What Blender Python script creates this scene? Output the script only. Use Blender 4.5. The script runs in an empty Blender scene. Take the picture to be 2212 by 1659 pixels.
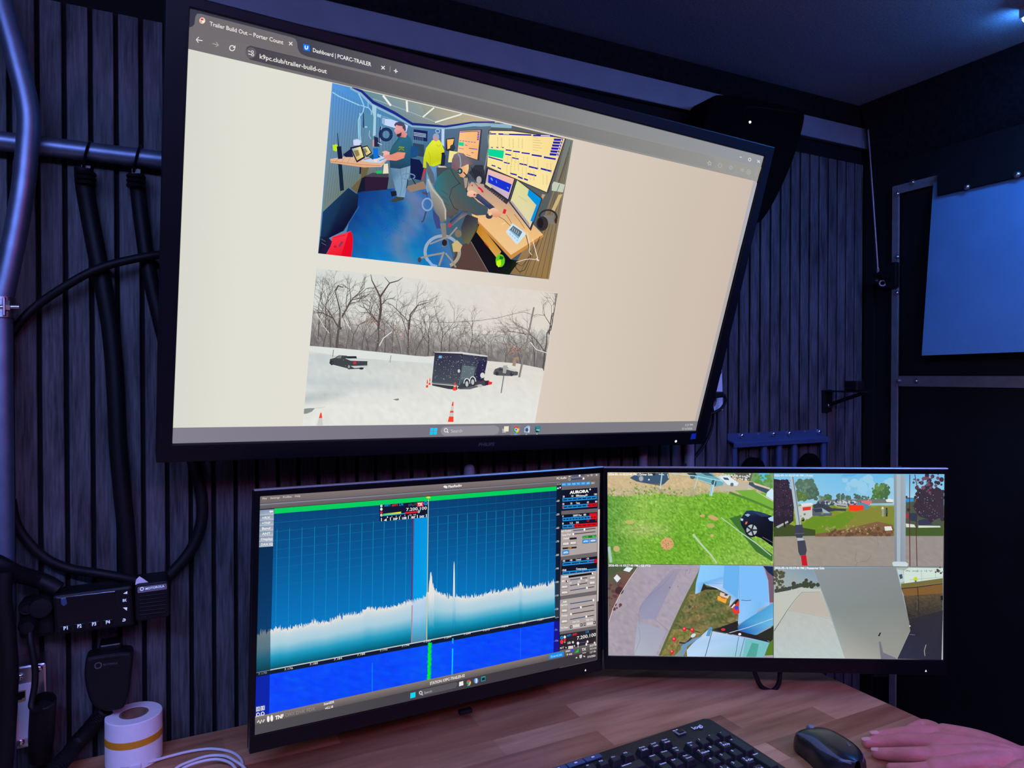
import bpy, bmesh, math, random
import numpy as np
from mathutils import Vector, Matrix
random.seed(7)
S = bpy.context.scene
COL = S.collection
S.view_settings.view_transform = 'Standard'
S.view_settings.look = 'None'
S.view_settings.exposure = 0.0
S.view_settings.gamma = 1.0
S.view_settings.use_curve_mapping = False

# ---------------------------------------------------------------- camera
FPX, CX, CY = 1500.0, 1106.0, 829.5          # focal length and centre of the 2212 x 1659 frame
CAMZ = 1.25
RT = Vector((0.8942, -0.4478, 0.0)).normalized()
FW = Vector((0.4477, 0.8941, -0.0122)).normalized()
DN = FW.cross(RT).normalized()
RT = DN.cross(FW).normalized()
CAM = Vector((0, 0, CAMZ))
cam_data = bpy.data.cameras.new('camera')
cam_data.lens = FPX / 2212 * 36
cam_data.sensor_width = 36
cam_data.clip_start = 0.01
cam = bpy.data.objects.new('camera', cam_data)
COL.objects.link(cam)
cam.matrix_world = Matrix(((RT.x, -DN.x, -FW.x, 0), (RT.y, -DN.y, -FW.y, 0), (RT.z, -DN.z, -FW.z, CAMZ), (0, 0, 0, 1)))
S.camera = cam

# measured sight lines: where a line of sight meets a real plane of the room
def ray(x, y): return RT * ((x - CX) / FPX) + DN * ((y - CY) / FPX) + FW
def onY(x, y, Y): r = ray(x, y); return CAM + r * (Y / r.y)
def onX(x, y, X): r = ray(x, y); return CAM + r * (X / r.x)
def onZ(x, y, Z): r = ray(x, y); return CAM + r * ((Z - CAMZ) / r.z)
def onP(x, y, o, n): r = ray(x, y); return CAM + r * ((o - CAM).dot(n) / r.dot(n))

D = 1.058          # front of the slats on the back wall
DESK = 0.75        # desk top
CEIL = 1.85
RX = 1.434         # right wall

# ---------------------------------------------------------------- materials
def lin(c):
    return tuple(((v / 255) / 12.92 if v / 255 <= .04045 else ((v / 255 + .055) / 1.055) ** 2.4) for v in c)

def mat(name, col, rough=.5, metal=0., spec=.5, emit=None, estr=1., bump=0., bscale=200., var=0., vscale=30., stretch=(1, 1, 1)):
    m = bpy.data.materials.new(name); m.use_nodes = True
    nt = m.node_tree; b = nt.nodes['Principled BSDF']
    b.inputs['Base Color'].default_value = (*col, 1)
    b.inputs['Roughness'].default_value = rough
    b.inputs['Metallic'].default_value = metal
    b.inputs['Specular IOR Level'].default_value = spec
    if emit:
        b.inputs['Emission Color'].default_value = (*emit, 1); b.inputs['Emission Strength'].default_value = estr
    tc = nt.nodes.new('ShaderNodeTexCoord')
    mp = nt.nodes.new('ShaderNodeMapping'); mp.inputs['Scale'].default_value = stretch
    nt.links.new(tc.outputs['Object'], mp.inputs['Vector'])
    if bump:
        n = nt.nodes.new('ShaderNodeTexNoise'); n.inputs['Scale'].default_value = bscale; n.inputs['Detail'].default_value = 4
        bp = nt.nodes.new('ShaderNodeBump'); bp.inputs['Strength'].default_value = bump; bp.inputs['Distance'].default_value = .002
        nt.links.new(mp.outputs[0], n.inputs['Vector'])
        nt.links.new(n.outputs['Fac'], bp.inputs['Height']); nt.links.new(bp.outputs[0], b.inputs['Normal'])
    if var:
        n = nt.nodes.new('ShaderNodeTexNoise'); n.inputs['Scale'].default_value = vscale; n.inputs['Detail'].default_value = 6
        r = nt.nodes.new('ShaderNodeValToRGB')
        r.color_ramp.elements[0].position = .3; r.color_ramp.elements[1].position = .7
        r.color_ramp.elements[0].color = (*[c * (1 - var) for c in col], 1)
        r.color_ramp.elements[1].color = (*[min(1, c * (1 + var)) for c in col], 1)
        nt.links.new(mp.outputs[0], n.inputs['Vector'])
        nt.links.new(n.outputs['Fac'], r.inputs[0]); nt.links.new(r.outputs[0], b.inputs['Base Color'])
    return m

def slat_mat():
    m = mat('charcoal_slat_wood', (.10, .10, .11), .55, spec=.35)
    nt = m.node_tree; b = nt.nodes['Principled BSDF']
    tc = nt.nodes.new('ShaderNodeTexCoord')
    def noise(sc, scale, det):
        mp = nt.nodes.new('ShaderNodeMapping'); mp.inputs['Scale'].default_value = sc
        n = nt.nodes.new('ShaderNodeTexNoise'); n.inputs['Scale'].default_value = scale; n.inputs['Detail'].default_value = det
        nt.links.new(tc.outputs['Object'], mp.inputs[0]); nt.links.new(mp.outputs[0], n.inputs['Vector']); return n
    fine = noise((1, 1, .06), 420, 5)
    big = noise((1, 1, .22), 38, 4)
    mx = nt.nodes.new('ShaderNodeMath'); mx.operation = 'MULTIPLY_ADD'; mx.inputs[1].default_value = .55
    sc2 = nt.nodes.new('ShaderNodeMath'); sc2.operation = 'MULTIPLY'; sc2.inputs[1].default_value = .5
    nt.links.new(big.outputs['Fac'], sc2.inputs[0])
    nt.links.new(fine.outputs['Fac'], mx.inputs[0]); nt.links.new(sc2.outputs[0], mx.inputs[2])
    r = nt.nodes.new('ShaderNodeValToRGB')
    r.color_ramp.elements[0].position = .36; r.color_ramp.elements[0].color = (.010, .011, .012, 1)
    r.color_ramp.elements[1].position = .68; r.color_ramp.elements[1].color = (.110, .113, .118, 1)
    nt.links.new(mx.outputs[0], r.inputs[0]); nt.links.new(r.outputs[0], b.inputs['Base Color'])
    bp = nt.nodes.new('ShaderNodeBump'); bp.inputs['Strength'].default_value = .5; bp.inputs['Distance'].default_value = .0012
    nt.links.new(fine.outputs['Fac'], bp.inputs['Height']); nt.links.new(bp.outputs[0], b.inputs['Normal'])
    return m

def desk_mat():
    m = mat('butcher_block_wood', (.5, .3, .2), .42, spec=.4)
    nt = m.node_tree; b = nt.nodes['Principled BSDF']
    tc = nt.nodes.new('ShaderNodeTexCoord')
    br = nt.nodes.new('ShaderNodeTexBrick')
    br.offset = .43; br.inputs['Scale'].default_value = 1
    br.inputs['Brick Width'].default_value = .33; br.inputs['Row Height'].default_value = .043
    br.inputs['Mortar Size'].default_value = .0002; br.inputs['Bias'].default_value = 0
    br.inputs['Color1'].default_value = (0, 0, 0, 1); br.inputs['Color2'].default_value = (1, 1, 1, 1)
    br.inputs['Mortar'].default_value = (.2, .2, .2, 1)
    mp = nt.nodes.new('ShaderNodeMapping'); mp.inputs['Location'].default_value = (.118, .021, .37)
    nt.links.new(tc.outputs['Object'], mp.inputs[0]); nt.links.new(mp.outputs[0], br.inputs['Vector'])
    cr = nt.nodes.new('ShaderNodeValToRGB'); e = cr.color_ramp.elements
    e[0].position = 0; e[0].color = (.30, .105, .045, 1)
    e[1].position = 1; e[1].color = (.72, .37, .185, 1)
    for p, c in ((.25, (.60, .275, .13, 1)), (.5, (.68, .33, .165, 1)), (.72, (.44, .19, .085, 1))):
        k = cr.color_ramp.elements.new(p); k.color = c
    nt.links.new(br.outputs['Color'], cr.inputs[0])
    mp2 = nt.nodes.new('ShaderNodeMapping'); mp2.inputs['Scale'].default_value = (.12, 1, 1)
    n = nt.nodes.new('ShaderNodeTexNoise'); n.inputs['Scale'].default_value = 60; n.inputs['Detail'].default_value = 8
    nt.links.new(tc.outputs['Object'], mp2.inputs[0]); nt.links.new(mp2.outputs[0], n.inputs['Vector'])
    gr = nt.nodes.new('ShaderNodeValToRGB')
    gr.color_ramp.elements[0].position = .3; gr.color_ramp.elements[0].color = (.62, .54, .50, 1)
    gr.color_ramp.elements[1].position = .65; gr.color_ramp.elements[1].color = (1, 1, 1, 1)
    nt.links.new(n.outputs['Fac'], gr.inputs[0])
    mx = nt.nodes.new('ShaderNodeMix'); mx.data_type = 'RGBA'; mx.blend_type = 'MULTIPLY'; mx.inputs[0].default_value = 1
    nt.links.new(cr.outputs[0], mx.inputs[6]); nt.links.new(gr.outputs[0], mx.inputs[7])
    nt.links.new(mx.outputs[2], b.inputs['Base Color'])
    return m

M = {}
M['slat'] = slat_mat()
M['wallback'] = mat('black_wall_backing', (.008, .0075, .008), .9, spec=.15)
M['ceil'] = mat('grey_felt_ceiling', (.45, .45, .46), .95, spec=.1, bump=.8, bscale=900, var=.25, vscale=300)
M['carpet'] = mat('black_felt_cove', (.012, .011, .012), 1., spec=.05, bump=.9, bscale=500, var=.4, vscale=120)
M['floor'] = mat('dark_rubber_floor', (.06, .06, .065), .7, bump=.3, bscale=300)
M['trim'] = mat('grey_metal_trim', (.19, .225, .25), .55, metal=0., spec=.3, var=.06, vscale=25)
M['blackwall'] = mat('black_vinyl_wall', (.006, .0055, .006), .6, spec=.25, var=.3, vscale=8)
M['strap'] = mat('dark_painted_steel', (.20, .18, .18), .45, metal=.2, var=.15, vscale=40)
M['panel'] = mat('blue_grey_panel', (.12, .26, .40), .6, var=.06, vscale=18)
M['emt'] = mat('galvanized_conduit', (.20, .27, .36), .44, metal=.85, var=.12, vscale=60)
M['galv'] = mat('zinc_plated_steel', (.66, .66, .68), .32, metal=1., var=.15, vscale=40)
M['screw'] = mat('bright_screw_steel', (.75, .76, .78), .22, metal=1.)
M['bpl'] = mat('black_plastic', (.006, .006, .007), .5, spec=.25, bump=.15, bscale=900)
M['bplg'] = mat('glossy_black_plastic', (.005, .005, .006), .28, spec=.3)
M['bez'] = mat('monitor_bezel_plastic', (.006, .006, .008), .4, spec=.3)
M['rub'] = mat('black_cable_jacket', (.005, .0045, .005), .55, spec=.25)
M['grey'] = mat('grey_plastic', (.20, .20, .22), .5)
M['silver'] = mat('silver_edge_trim', (.45, .45, .47), .35, metal=.6)
M['desk'] = desk_mat()
M['white'] = mat('white_label_paper', (.90, .90, .90), .75, var=.03, vscale=60)
M['wplastic'] = mat('white_plastic', (.78, .78, .80), .4)
M['orange'] = mat('orange_tape', (.72, .30, .012), .45)
M['core'] = mat('brown_cardboard', (.22, .13, .08), .9, var=.2, vscale=80)
M['kb'] = mat('keyboard_black_plastic', (.011, .012, .015), .42, bump=.1, bscale=1500)
M['key'] = mat('keycap_black_plastic', (.012, .012, .015), .5)
M['print'] = mat('white_key_print', (.92, .94, .96), .6)
M['mousetop'] = mat('mouse_black_plastic', (.012, .012, .013), .3)
M['mousegrey'] = mat('mouse_slate_trim', (.07, .09, .13), .35)
M['skin'] = mat('skin', (.62, .19, .145), .5, spec=.35, bump=.35, bscale=260, var=.10, vscale=70)
M['skin'].node_tree.nodes['Principled BSDF'].inputs['Subsurface Weight'].default_value = .12
M['skin'].node_tree.nodes['Principled BSDF'].inputs['Subsurface Radius'].default_value = (.006, .002, .001)
M['nail'] = mat('fingernail', (.74, .32, .26), .3)
M['sleeve'] = mat('dark_sleeve_cloth', (.03, .03, .045), .9, bump=.8, bscale=500)
M['ledblue'] = mat('power_light_white', (.1, .1, .1), .4, emit=(.8, .9, 1.), estr=1.6)
M['led'] = mat('blue_led_diffuser', (.3, .3, .3), .5, emit=(.05, .27, 1.), estr=1.)
M['sticker'] = mat('blue_sticker', (.02, .10, .55), .4)
M['brassy'] = mat('yellow_jack_plastic', (.45, .30, .10), .5)
M['dim'] = mat('dim_grey_print', (.10, .10, .11), .5)
M['glow'] = mat('backlit_button_print', (.3, .3, .3), .5, emit=(.45, .55, .95), estr=.85)
M['lcd'] = mat('radio_display_glass', (.018, .012, .012), .12)
M['rackblue'] = mat('dark_blue_painted_steel', (.06, .10, .20), .4, metal=.3)
M['felt'] = mat('black_case_fabric', (.003, .003, .003), 1., spec=.03, bump=.5, bscale=800)

# ---------------------------------------------------------------- mesh builder
class MB:
    def __init__(s): s.v = []; s.f = []; s.mi = []; s.cur = 0
    def add(s, vs, fs):
        n = len(s.v); s.v += [Vector(p) for p in vs]
        for f in fs: s.f.append([n + i for i in f]); s.mi.append(s.cur)
    def box(s, c, sx, sy, sz, ax=None):
        X, Y, Z = ax if ax else (Vector((1, 0, 0)), Vector((0, 1, 0)), Vector((0, 0, 1)))
        c = Vector(c); vs = []
        for k in (-1, 1):
            for j in (-1, 1):
                for i in (-1, 1): vs.append(c + X * (i * sx / 2) + Y * (j * sy / 2) + Z * (k * sz / 2))
        s.add(vs, [(0, 2, 3, 1), (4, 5, 7, 6), (0, 1, 5, 4), (2, 6, 7, 3), (0, 4, 6, 2), (1, 3, 7, 5)])
    def prism(s, front, d):
        """outline polygon of 3-D points pushed along vector d"""
        n = len(front); d = Vector(d)
        a = [Vector(p) for p in front]
        s.add(a + [p + d for p in a], [list(range(n)), list(range(2 * n - 1, n - 1, -1))] + [(i, i + n, (i + 1) % n + n, (i + 1) % n) for i in range(n)])
    def tube(s, pts, r, n=10, cap=True):
        pts = [Vector(p) for p in pts]; rs = r if isinstance(r, (list, tuple)) else [r] * len(pts)
        t0 = (pts[1] - pts[0]).normalized()
        up = Vector((0, 0, 1)) if abs(t0.z) < .9 else Vector((1, 0, 0))
        nx = t0.cross(up).normalized(); vs = []; fs = []
        for i, p in enumerate(pts):
            t = (pts[min(i + 1, len(pts) - 1)] - pts[max(i - 1, 0)]).normalized()
            nx = (nx - t * nx.dot(t)).normalized(); ny = t.cross(nx)
            for k in range(n):
                a = 2 * math.pi * k / n; vs.append(p + (nx * math.cos(a) + ny * math.sin(a)) * rs[i])
        for i in range(len(pts) - 1):
            for k in range(n):
                a = i * n + k; b = i * n + (k + 1) % n; fs.append((a, b, b + n, a + n))
        if cap: fs += [list(range(n - 1, -1, -1)), [(len(pts) - 1) * n + k for k in range(n)]]
        s.add(vs, fs)
    def lathe(s, o, axis, prof, n=32, closed=False):
        """prof: list of (radius, height along axis)"""
        o = Vector(o); a = Vector(axis).normalized()
        up = Vector((0, 0, 1)) if abs(a.z) < .9 else Vector((1, 0, 0))
        x = a.cross(up).normalized(); y = a.cross(x); vs = []; fs = []
        for r, h in prof:
            for k in range(n):
                t = 2 * math.pi * k / n; vs.append(o + a * h + (x * math.cos(t) + y * math.sin(t)) * r)
        m = len(prof)
        for i in range(m if closed else m - 1):
            j = (i + 1) % m
            for k in range(n): fs.append((i * n + k, i * n + (k + 1) % n, j * n + (k + 1) % n, j * n + k))
        if not closed: fs += [list(range(n - 1, -1, -1)), [(m - 1) * n + k for k in range(n)]]
        s.add(vs, fs)
    def ball(s, c, r, n=16, sc=(1, 1, 1)):
        c = Vector(c); vs = [c + Vector((0, 0, r * sc[2]))]; fs = []; h = n // 2
        for i in range(1, h):
            th = math.pi * i / h
            for k in range(n):
                ph = 2 * math.pi * k / n
                vs.append(c + Vector((math.sin(th) * math.cos(ph) * r * sc[0], math.sin(th) * math.sin(ph) * r * sc[1], math.cos(th) * r * sc[2])))
        vs.append(c - Vector((0, 0, r * sc[2]))); e = len(vs) - 1
        for k in range(n): fs.append((0, 1 + k, 1 + (k + 1) % n)); fs.append((e, e - n + (k + 1) % n, e - n + k))
        for i in range(h - 2):
            for k in range(n):
                a = 1 + i * n + k; b = 1 + i * n + (k + 1) % n; fs.append((a, a + n, b + n, b))
        s.add(vs, fs)
    def build(s, name, mats, parent=None, loc=None, smooth=False, bevel=0, seg=2):
        """vertices are world points; loc is where the object's origin goes (parts use their thing's origin)"""
        base = Vector((0, 0, 0))
        p = parent
        while p is not None: base += p.location; p = p.parent
        own = Vector(loc) if loc is not None else Vector((0, 0, 0))
        if parent is None: off = own; lo = own
        else: off = base; lo = Vector((0, 0, 0))
        me = bpy.data.meshes.new(name)
        me.from_pydata([v - off for v in s.v], [], s.f)
        ms = mats if isinstance(mats, (list, tuple)) else [mats]
        for m in ms: me.materials.append(m)
        for p_, i in zip(me.polygons, s.mi): p_.material_index = i
        bm = bmesh.new(); bm.from_mesh(me); bmesh.ops.recalc_face_normals(bm, faces=bm.faces)
        if bevel:
            es = [e for e in bm.edges if len(e.link_faces) == 2 and e.calc_face_angle(0) > .6]
            bmesh.ops.bevel(bm, geom=es, offset=bevel, segments=seg, affect='EDGES', profile=.5, clamp_overlap=True)
        bm.to_mesh(me); bm.free()
        if smooth:
            for p_ in me.polygons: p_.use_smooth = True
            try: me.set_sharp_from_angle(angle=math.radians(42))
            except Exception: pass
        o = bpy.data.objects.new(name, me); COL.objects.link(o)
        o.location = lo
        if parent is not None: o.parent = parent
        return o

def thing(name, label, cat, loc, group=None):
    o = bpy.data.objects.new(name, None); COL.objects.link(o)
    o.empty_display_size = .05; o.location = loc; o['label'] = label; o['category'] = cat
    if group: o['group'] = group
    return o
def tag(o, label, cat, group=None):
    o['label'] = label; o['category'] = cat
    if group: o['group'] = group
    return o
def struct(o): o['kind'] = 'structure'; return o

def smooth_path(pts, n=10):
    pts = [Vector(p) for p in pts]; out = []
    for i in range(len(pts) - 1):
        p0 = pts[max(i - 1, 0)]; p1 = pts[i]; p2 = pts[i + 1]; p3 = pts[min(i + 2, len(pts) - 1)]
        for k in range(n):
            t = k / n
            out.append(.5 * ((2 * p1) + (p2 - p0) * t + (2 * p0 - 5 * p1 + 4 * p2 - p3) * t * t + (3 * p1 - p0 - 3 * p2 + p3) * t ** 3))
    return out + [pts[-1]]

def text_mesh(s, bold=0.0):
    """triangles of a line of text, baseline at y = 0, one em = 1"""
    cu = bpy.data.curves.new('lettering', 'FONT'); cu.body = s; cu.size = 1; cu.offset = bold; cu.resolution_u = 2
    o = bpy.data.objects.new('lettering', cu); COL.objects.link(o)
    me = o.to_mesh()
    vs = [(v.co.x, v.co.y) for v in me.vertices]; fs = [tuple(p.vertices) for p in me.polygons]
    o.to_mesh_clear(); bpy.data.objects.remove(o); bpy.data.curves.remove(cu)
    return vs, fs
def lettering(mb, s, o, x, y, h, w=None, bold=0., lift=.0003):
    """add solid lettering: o origin (left end of baseline), x / y unit directions, h cap height, w total width"""
    vs, fs = text_mesh(s, bold)
    if not vs: return
    xm = max(v[0] for v in vs); x0 = min(v[0] for v in vs); sc = h / .72
    sx = sc if w is None else w / (xm - x0)
    n = x.cross(y)
    mb.add([o + x * ((a - x0) * sx) + y * (b * sc) + n * lift for a, b in vs], fs)
# ================================================================ the room
XL = -1.5; YF = -1.3
Xa = Vector((1, 0, 0)); Ya = Vector((0, 1, 0)); Za = Vector((0, 0, 1))
mb = MB(); mb.box(((XL + RX) / 2, D + .033, CEIL / 2), RX - XL, .05, CEIL)
wb = struct(mb.build('wall_back', M['wallback']))
# vertical slats, 29 mm apart with 5.5 mm gaps
mb = MB(); x = -.113 + .00275
k0 = -int((x - XL) / .029)
for k in range(k0, 200):
    a = x + k * .029; b = a + .0235
    if b > RX - .003: break
    mb.box(((a + b) / 2, D + .004, 1.728 / 2), b - a, .008, 1.728)
sl = mb.build('slat_cladding', M['slat'], wb, bevel=.0008, seg=1)
mb = MB(); mb.box((RX + .025, (D + .058 + YF) / 2, CEIL / 2), .05, D + .058 - YF, CEIL)
struct(mb.build('wall_right', M['blackwall']))
mb = MB(); mb.box((XL - .025, (D + .058 + YF) / 2, CEIL / 2), .05, D + .058 - YF, CEIL)
struct(mb.build('wall_left', M['slat']))
mb = MB(); mb.box(((XL + RX) / 2, YF - .025, CEIL / 2), RX - XL + .1, .05, CEIL)
struct(mb.build('wall_front', M['slat']))
mb = MB(); mb.box(((XL + RX) / 2, (D + .058 + YF) / 2, CEIL + .025), RX - XL + .1, D + .158 - YF, .05)
struct(mb.build('ceiling', M['ceil']))
mb = MB(); mb.box(((XL + RX) / 2, (D + .058 + YF) / 2, -.025), RX - XL + .1, D + .158 - YF, .05)
struct(mb.build('floor', M['floor']))
# trim band at the head of the back wall, and the black cove above it
mb = MB(); mb.box(((XL + RX - .004) / 2, D + .001, 1.7855), RX - .004 - XL, .014, .045)
struct(mb.build('trim_1', M['trim'], bevel=.002))
mb = MB()
prof = [(D + .008, 1.8085), (D - .004, 1.8085), (D - .010, 1.82), (D - .014, 1.84), (D - .016, CEIL - .0005), (D + .008, CEIL - .0005)]
mb.prism([(XL, y, z) for y, z in prof], (RX - XL - .001, 0, 0))
struct(mb.build('trim_2', M['carpet'], smooth=True))
# black fabric cove along the right wall
mb = MB()
prof = []
for k in range(9):
    a = math.pi / 2 * k / 8; prof.append((RX - .0005 - .055 * (1 - math.sin(a)) , 1.765 + .0845 * (1 - math.cos(a))))
prof += [(RX - .0005, CEIL - .0005)]
prof = [(RX - .0005, 1.72), (RX - .012, 1.735), (RX - .02, 1.77), (RX - .032, 1.81), (RX - .05, CEIL - .0005), (RX - .0005, CEIL - .0005)]
mb.prism([(x_, YF + .002, z_) for x_, z_ in prof], (0, D - .02 - YF, 0))
struct(mb.build('trim_3', M['carpet'], smooth=True))
# black corner post
mb = MB(); mb.box((RX - .004, D - .012, .86), .007, .024, 1.72)
struct(mb.build('trim_4', M['blackwall']))

# ---- door in the right wall: leaf, riveted steel straps
XS = RX - .006
d = MB(); d.box((RX - .002, .60, .90), .004, .74, 1.48)
door = struct(d.build('door_1', M['blackwall']))
def strap(y0, y1, z0, z1):
    m = MB(); m.box((XS, (y0 + y1) / 2, (z0 + z1) / 2), .005, abs(y1 - y0), abs(z1 - z0)); return m
def rivet(y, z, x=None, r=.0045):
    m = MB(); x = XS - .0024 if x is None else x
    m.lathe((x, y, z), (-1, 0, 0), [(r * 1.35, 0), (r * 1.35, .0012), (r, .0012), (r * .95, .0026), (r * .6, .004), (r * .2, .0046)], 14)
    return m
sv = strap(.975, .9905, .20, 1.663).build('strap', M['strap'], door, bevel=.001)
st = strap(.8766, .9745, 1.644, 1.663).build('strap', M['strap'], door, bevel=.001)
sh = strap(.24, .9745, 1.2265, 1.2492).build('strap', M['strap'], door, bevel=.001)
def at_right(px, py): p = onX(px, py, XS - .003); return p.y, p.z
for px, py in ((1938, 419), (1938, 555), (1937, 633), (1941, 823), (1945, 1012)):
    rivet(*at_right(px, py)).build('rivet', M['screw'], sv, smooth=True)
for px, py in ((1971, 394), (2039, 376)):
    rivet(*at_right(px, py)).build('rivet', M['screw'], st, smooth=True)
for px, py in ((1979, 823),):
    rivet(*at_right(px, py)).build('rivet', M['screw'], sh, smooth=True)
# latch on the strap with its cable
t = thing('door_latch', 'small black latch on the riveted vertical door strap, where the thin cable ends', 'latch', (XS - .012, .99, 1.468))
m = MB(); m.box((XS - .009, .986, 1.468), .012, .030, .056); m.build('latch_body', M['bplg'], t, bevel=.003)
m = MB(); m.tube([(XS - .016, 1.012, 1.474), (XS - .016, .985, 1.462)], .006, 12); m.build('latch_pin', M['bplg'], t, smooth=True)
m = MB(); m.lathe((XS - .016, 1.002, 1.452), (-.6, -.5, .2), [(.0075, 0), (.0075, .003), (.0045, .003), (.0045, 0)], 18, closed=True); m.build('ring', M['strap'], t, smooth=True)
m = MB(); m.lathe((XS - .014, 1.013, 1.458), (-1, 0, 0), [(.008, 0), (.008, .012), (.004, .016)], 14); m.build('knob', M['bplg'], t, smooth=True)
m = MB()
a = Vector((RX - .03, D - .025, 1.797)); b = Vector((XS - .017, 1.0125, 1.486))
m.tube([a, a.lerp(b, .5), b], .0017, 8); 
cb = m.build('wire_cable', M['galv'], None, loc=b, smooth=True)
tag(cb, 'thin steel cable running from the ceiling corner down to the door latch', 'cable')
m = MB(); m.tube([b, b + Vector((0, -.0005, -.014))], [.003, .0024], 8); m.build('crimp', M['strap'], cb, smooth=True)

# hinged pale panel on the right wall: hangs from a black bar, its foot swung a little into the room
HB = Vector((XS, 0, 0))
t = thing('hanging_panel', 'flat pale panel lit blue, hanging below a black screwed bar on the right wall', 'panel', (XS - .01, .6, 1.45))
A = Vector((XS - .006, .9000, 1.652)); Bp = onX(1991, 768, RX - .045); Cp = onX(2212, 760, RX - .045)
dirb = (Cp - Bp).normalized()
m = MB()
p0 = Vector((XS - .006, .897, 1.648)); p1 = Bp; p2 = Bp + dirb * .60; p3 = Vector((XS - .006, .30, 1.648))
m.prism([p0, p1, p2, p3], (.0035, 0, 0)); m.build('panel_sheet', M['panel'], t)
m = MB(); m.box((XS - .010, .585, 1.642), .010, .597, .050); bar = m.build('clamp_bar', M['blackwall'], t, bevel=.001)
for px, py in ((2088, 404), (2197, 377)):
    q = onX(px, py, XS - .016)
    rivet(q.y, q.z, XS - .0152, .005).build('screw', M['screw'], bar, smooth=True)

# ---- LED strip lights on the ceiling
def led(label, a, b, power, col=None):
    a = Vector(a); b = Vector(b); t = thing('led_strip_light', label, 'light', (a + b) / 2, 'strip lights on the ceiling')
    x = (b - a).normalized(); y = Za.cross(x)
    m = MB(); m.box((a + b) / 2 + Vector((0, 0, -.006)), (b - a).length, .030, .011, (x, y, Za)); 
    for sy in (-1, 1): m.box((a + b) / 2 + y * (.0155 * sy) + Vector((0, 0, -.009)), (b - a).length, .0016, .0175, (x, y, Za))
    for e_ in (a, b): m.box(e_ + Vector((0, 0, -.007)), .0016, .032, .013, (x, y, Za))
    m.build('channel', M['silver'], t)
    m = MB(); prof = [(-.012, 0), (-.010, -.007), (-.004, -.011), (.004, -.011), (.010, -.007), (.012, 0)]
    o = a + Vector((0, 0, -.0125))
    m.prism([o + y * u + Za * w for u, w in prof], b - a)
    lm = M['led'].copy(); lm.node_tree.nodes['Principled BSDF'].inputs['Emission Strength'].default_value = power
    if col: lm.node_tree.nodes['Principled BSDF'].inputs['Emission Color'].default_value = (*col, 1)
    m.build('diffuser', lm, t)
LEDZ = CEIL - .0003
led('glowing blue strip light on the ceiling at the upper right corner', (1.267, .6455, LEDZ), (1.03, -.30, LEDZ), 135)
led('violet strip light on the ceiling behind the viewer', (-.75, .10, LEDZ), (.25, -.75, LEDZ), 375, (.22, .285, .85))
led('magenta strip light on the ceiling, right of and behind the viewer', (1.30, -.45, LEDZ), (.75, -1.10, LEDZ), 135, (1., .12, .55))

# ================================================================ desk
t = thing('desk', 'light brown butcher block desk top running along the slatted wall', 'desk', (0, .75, DESK - .04))
m = MB(); m.box(((XL + .05 + .986) / 2, (.42 + D - .001) / 2, DESK - .02), .986 - XL - .05, D - .001 - .42, .04)
m.build('desk_top', M['desk'], t, bevel=.003)
for xx in (-1.3, .8):
    m = MB(); m.box((xx, .62, (DESK - .04) / 2), .04, .06, DESK - .041); m.build('leg', M['bpl'], t)
for xx in (-1.2, -.1, .82):
    m = MB(); m.box((xx, D - .03, DESK - .24), .04, .05, .40); m.box((xx, .78, DESK - .055), .04, .50, .03)
    a = Vector((xx, D - .05, DESK - .40)); b = Vector((xx, .58, DESK - .07)); m.tube([a, b], .014, 8)
    m.build('support_bracket', M['bpl'], t)
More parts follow.
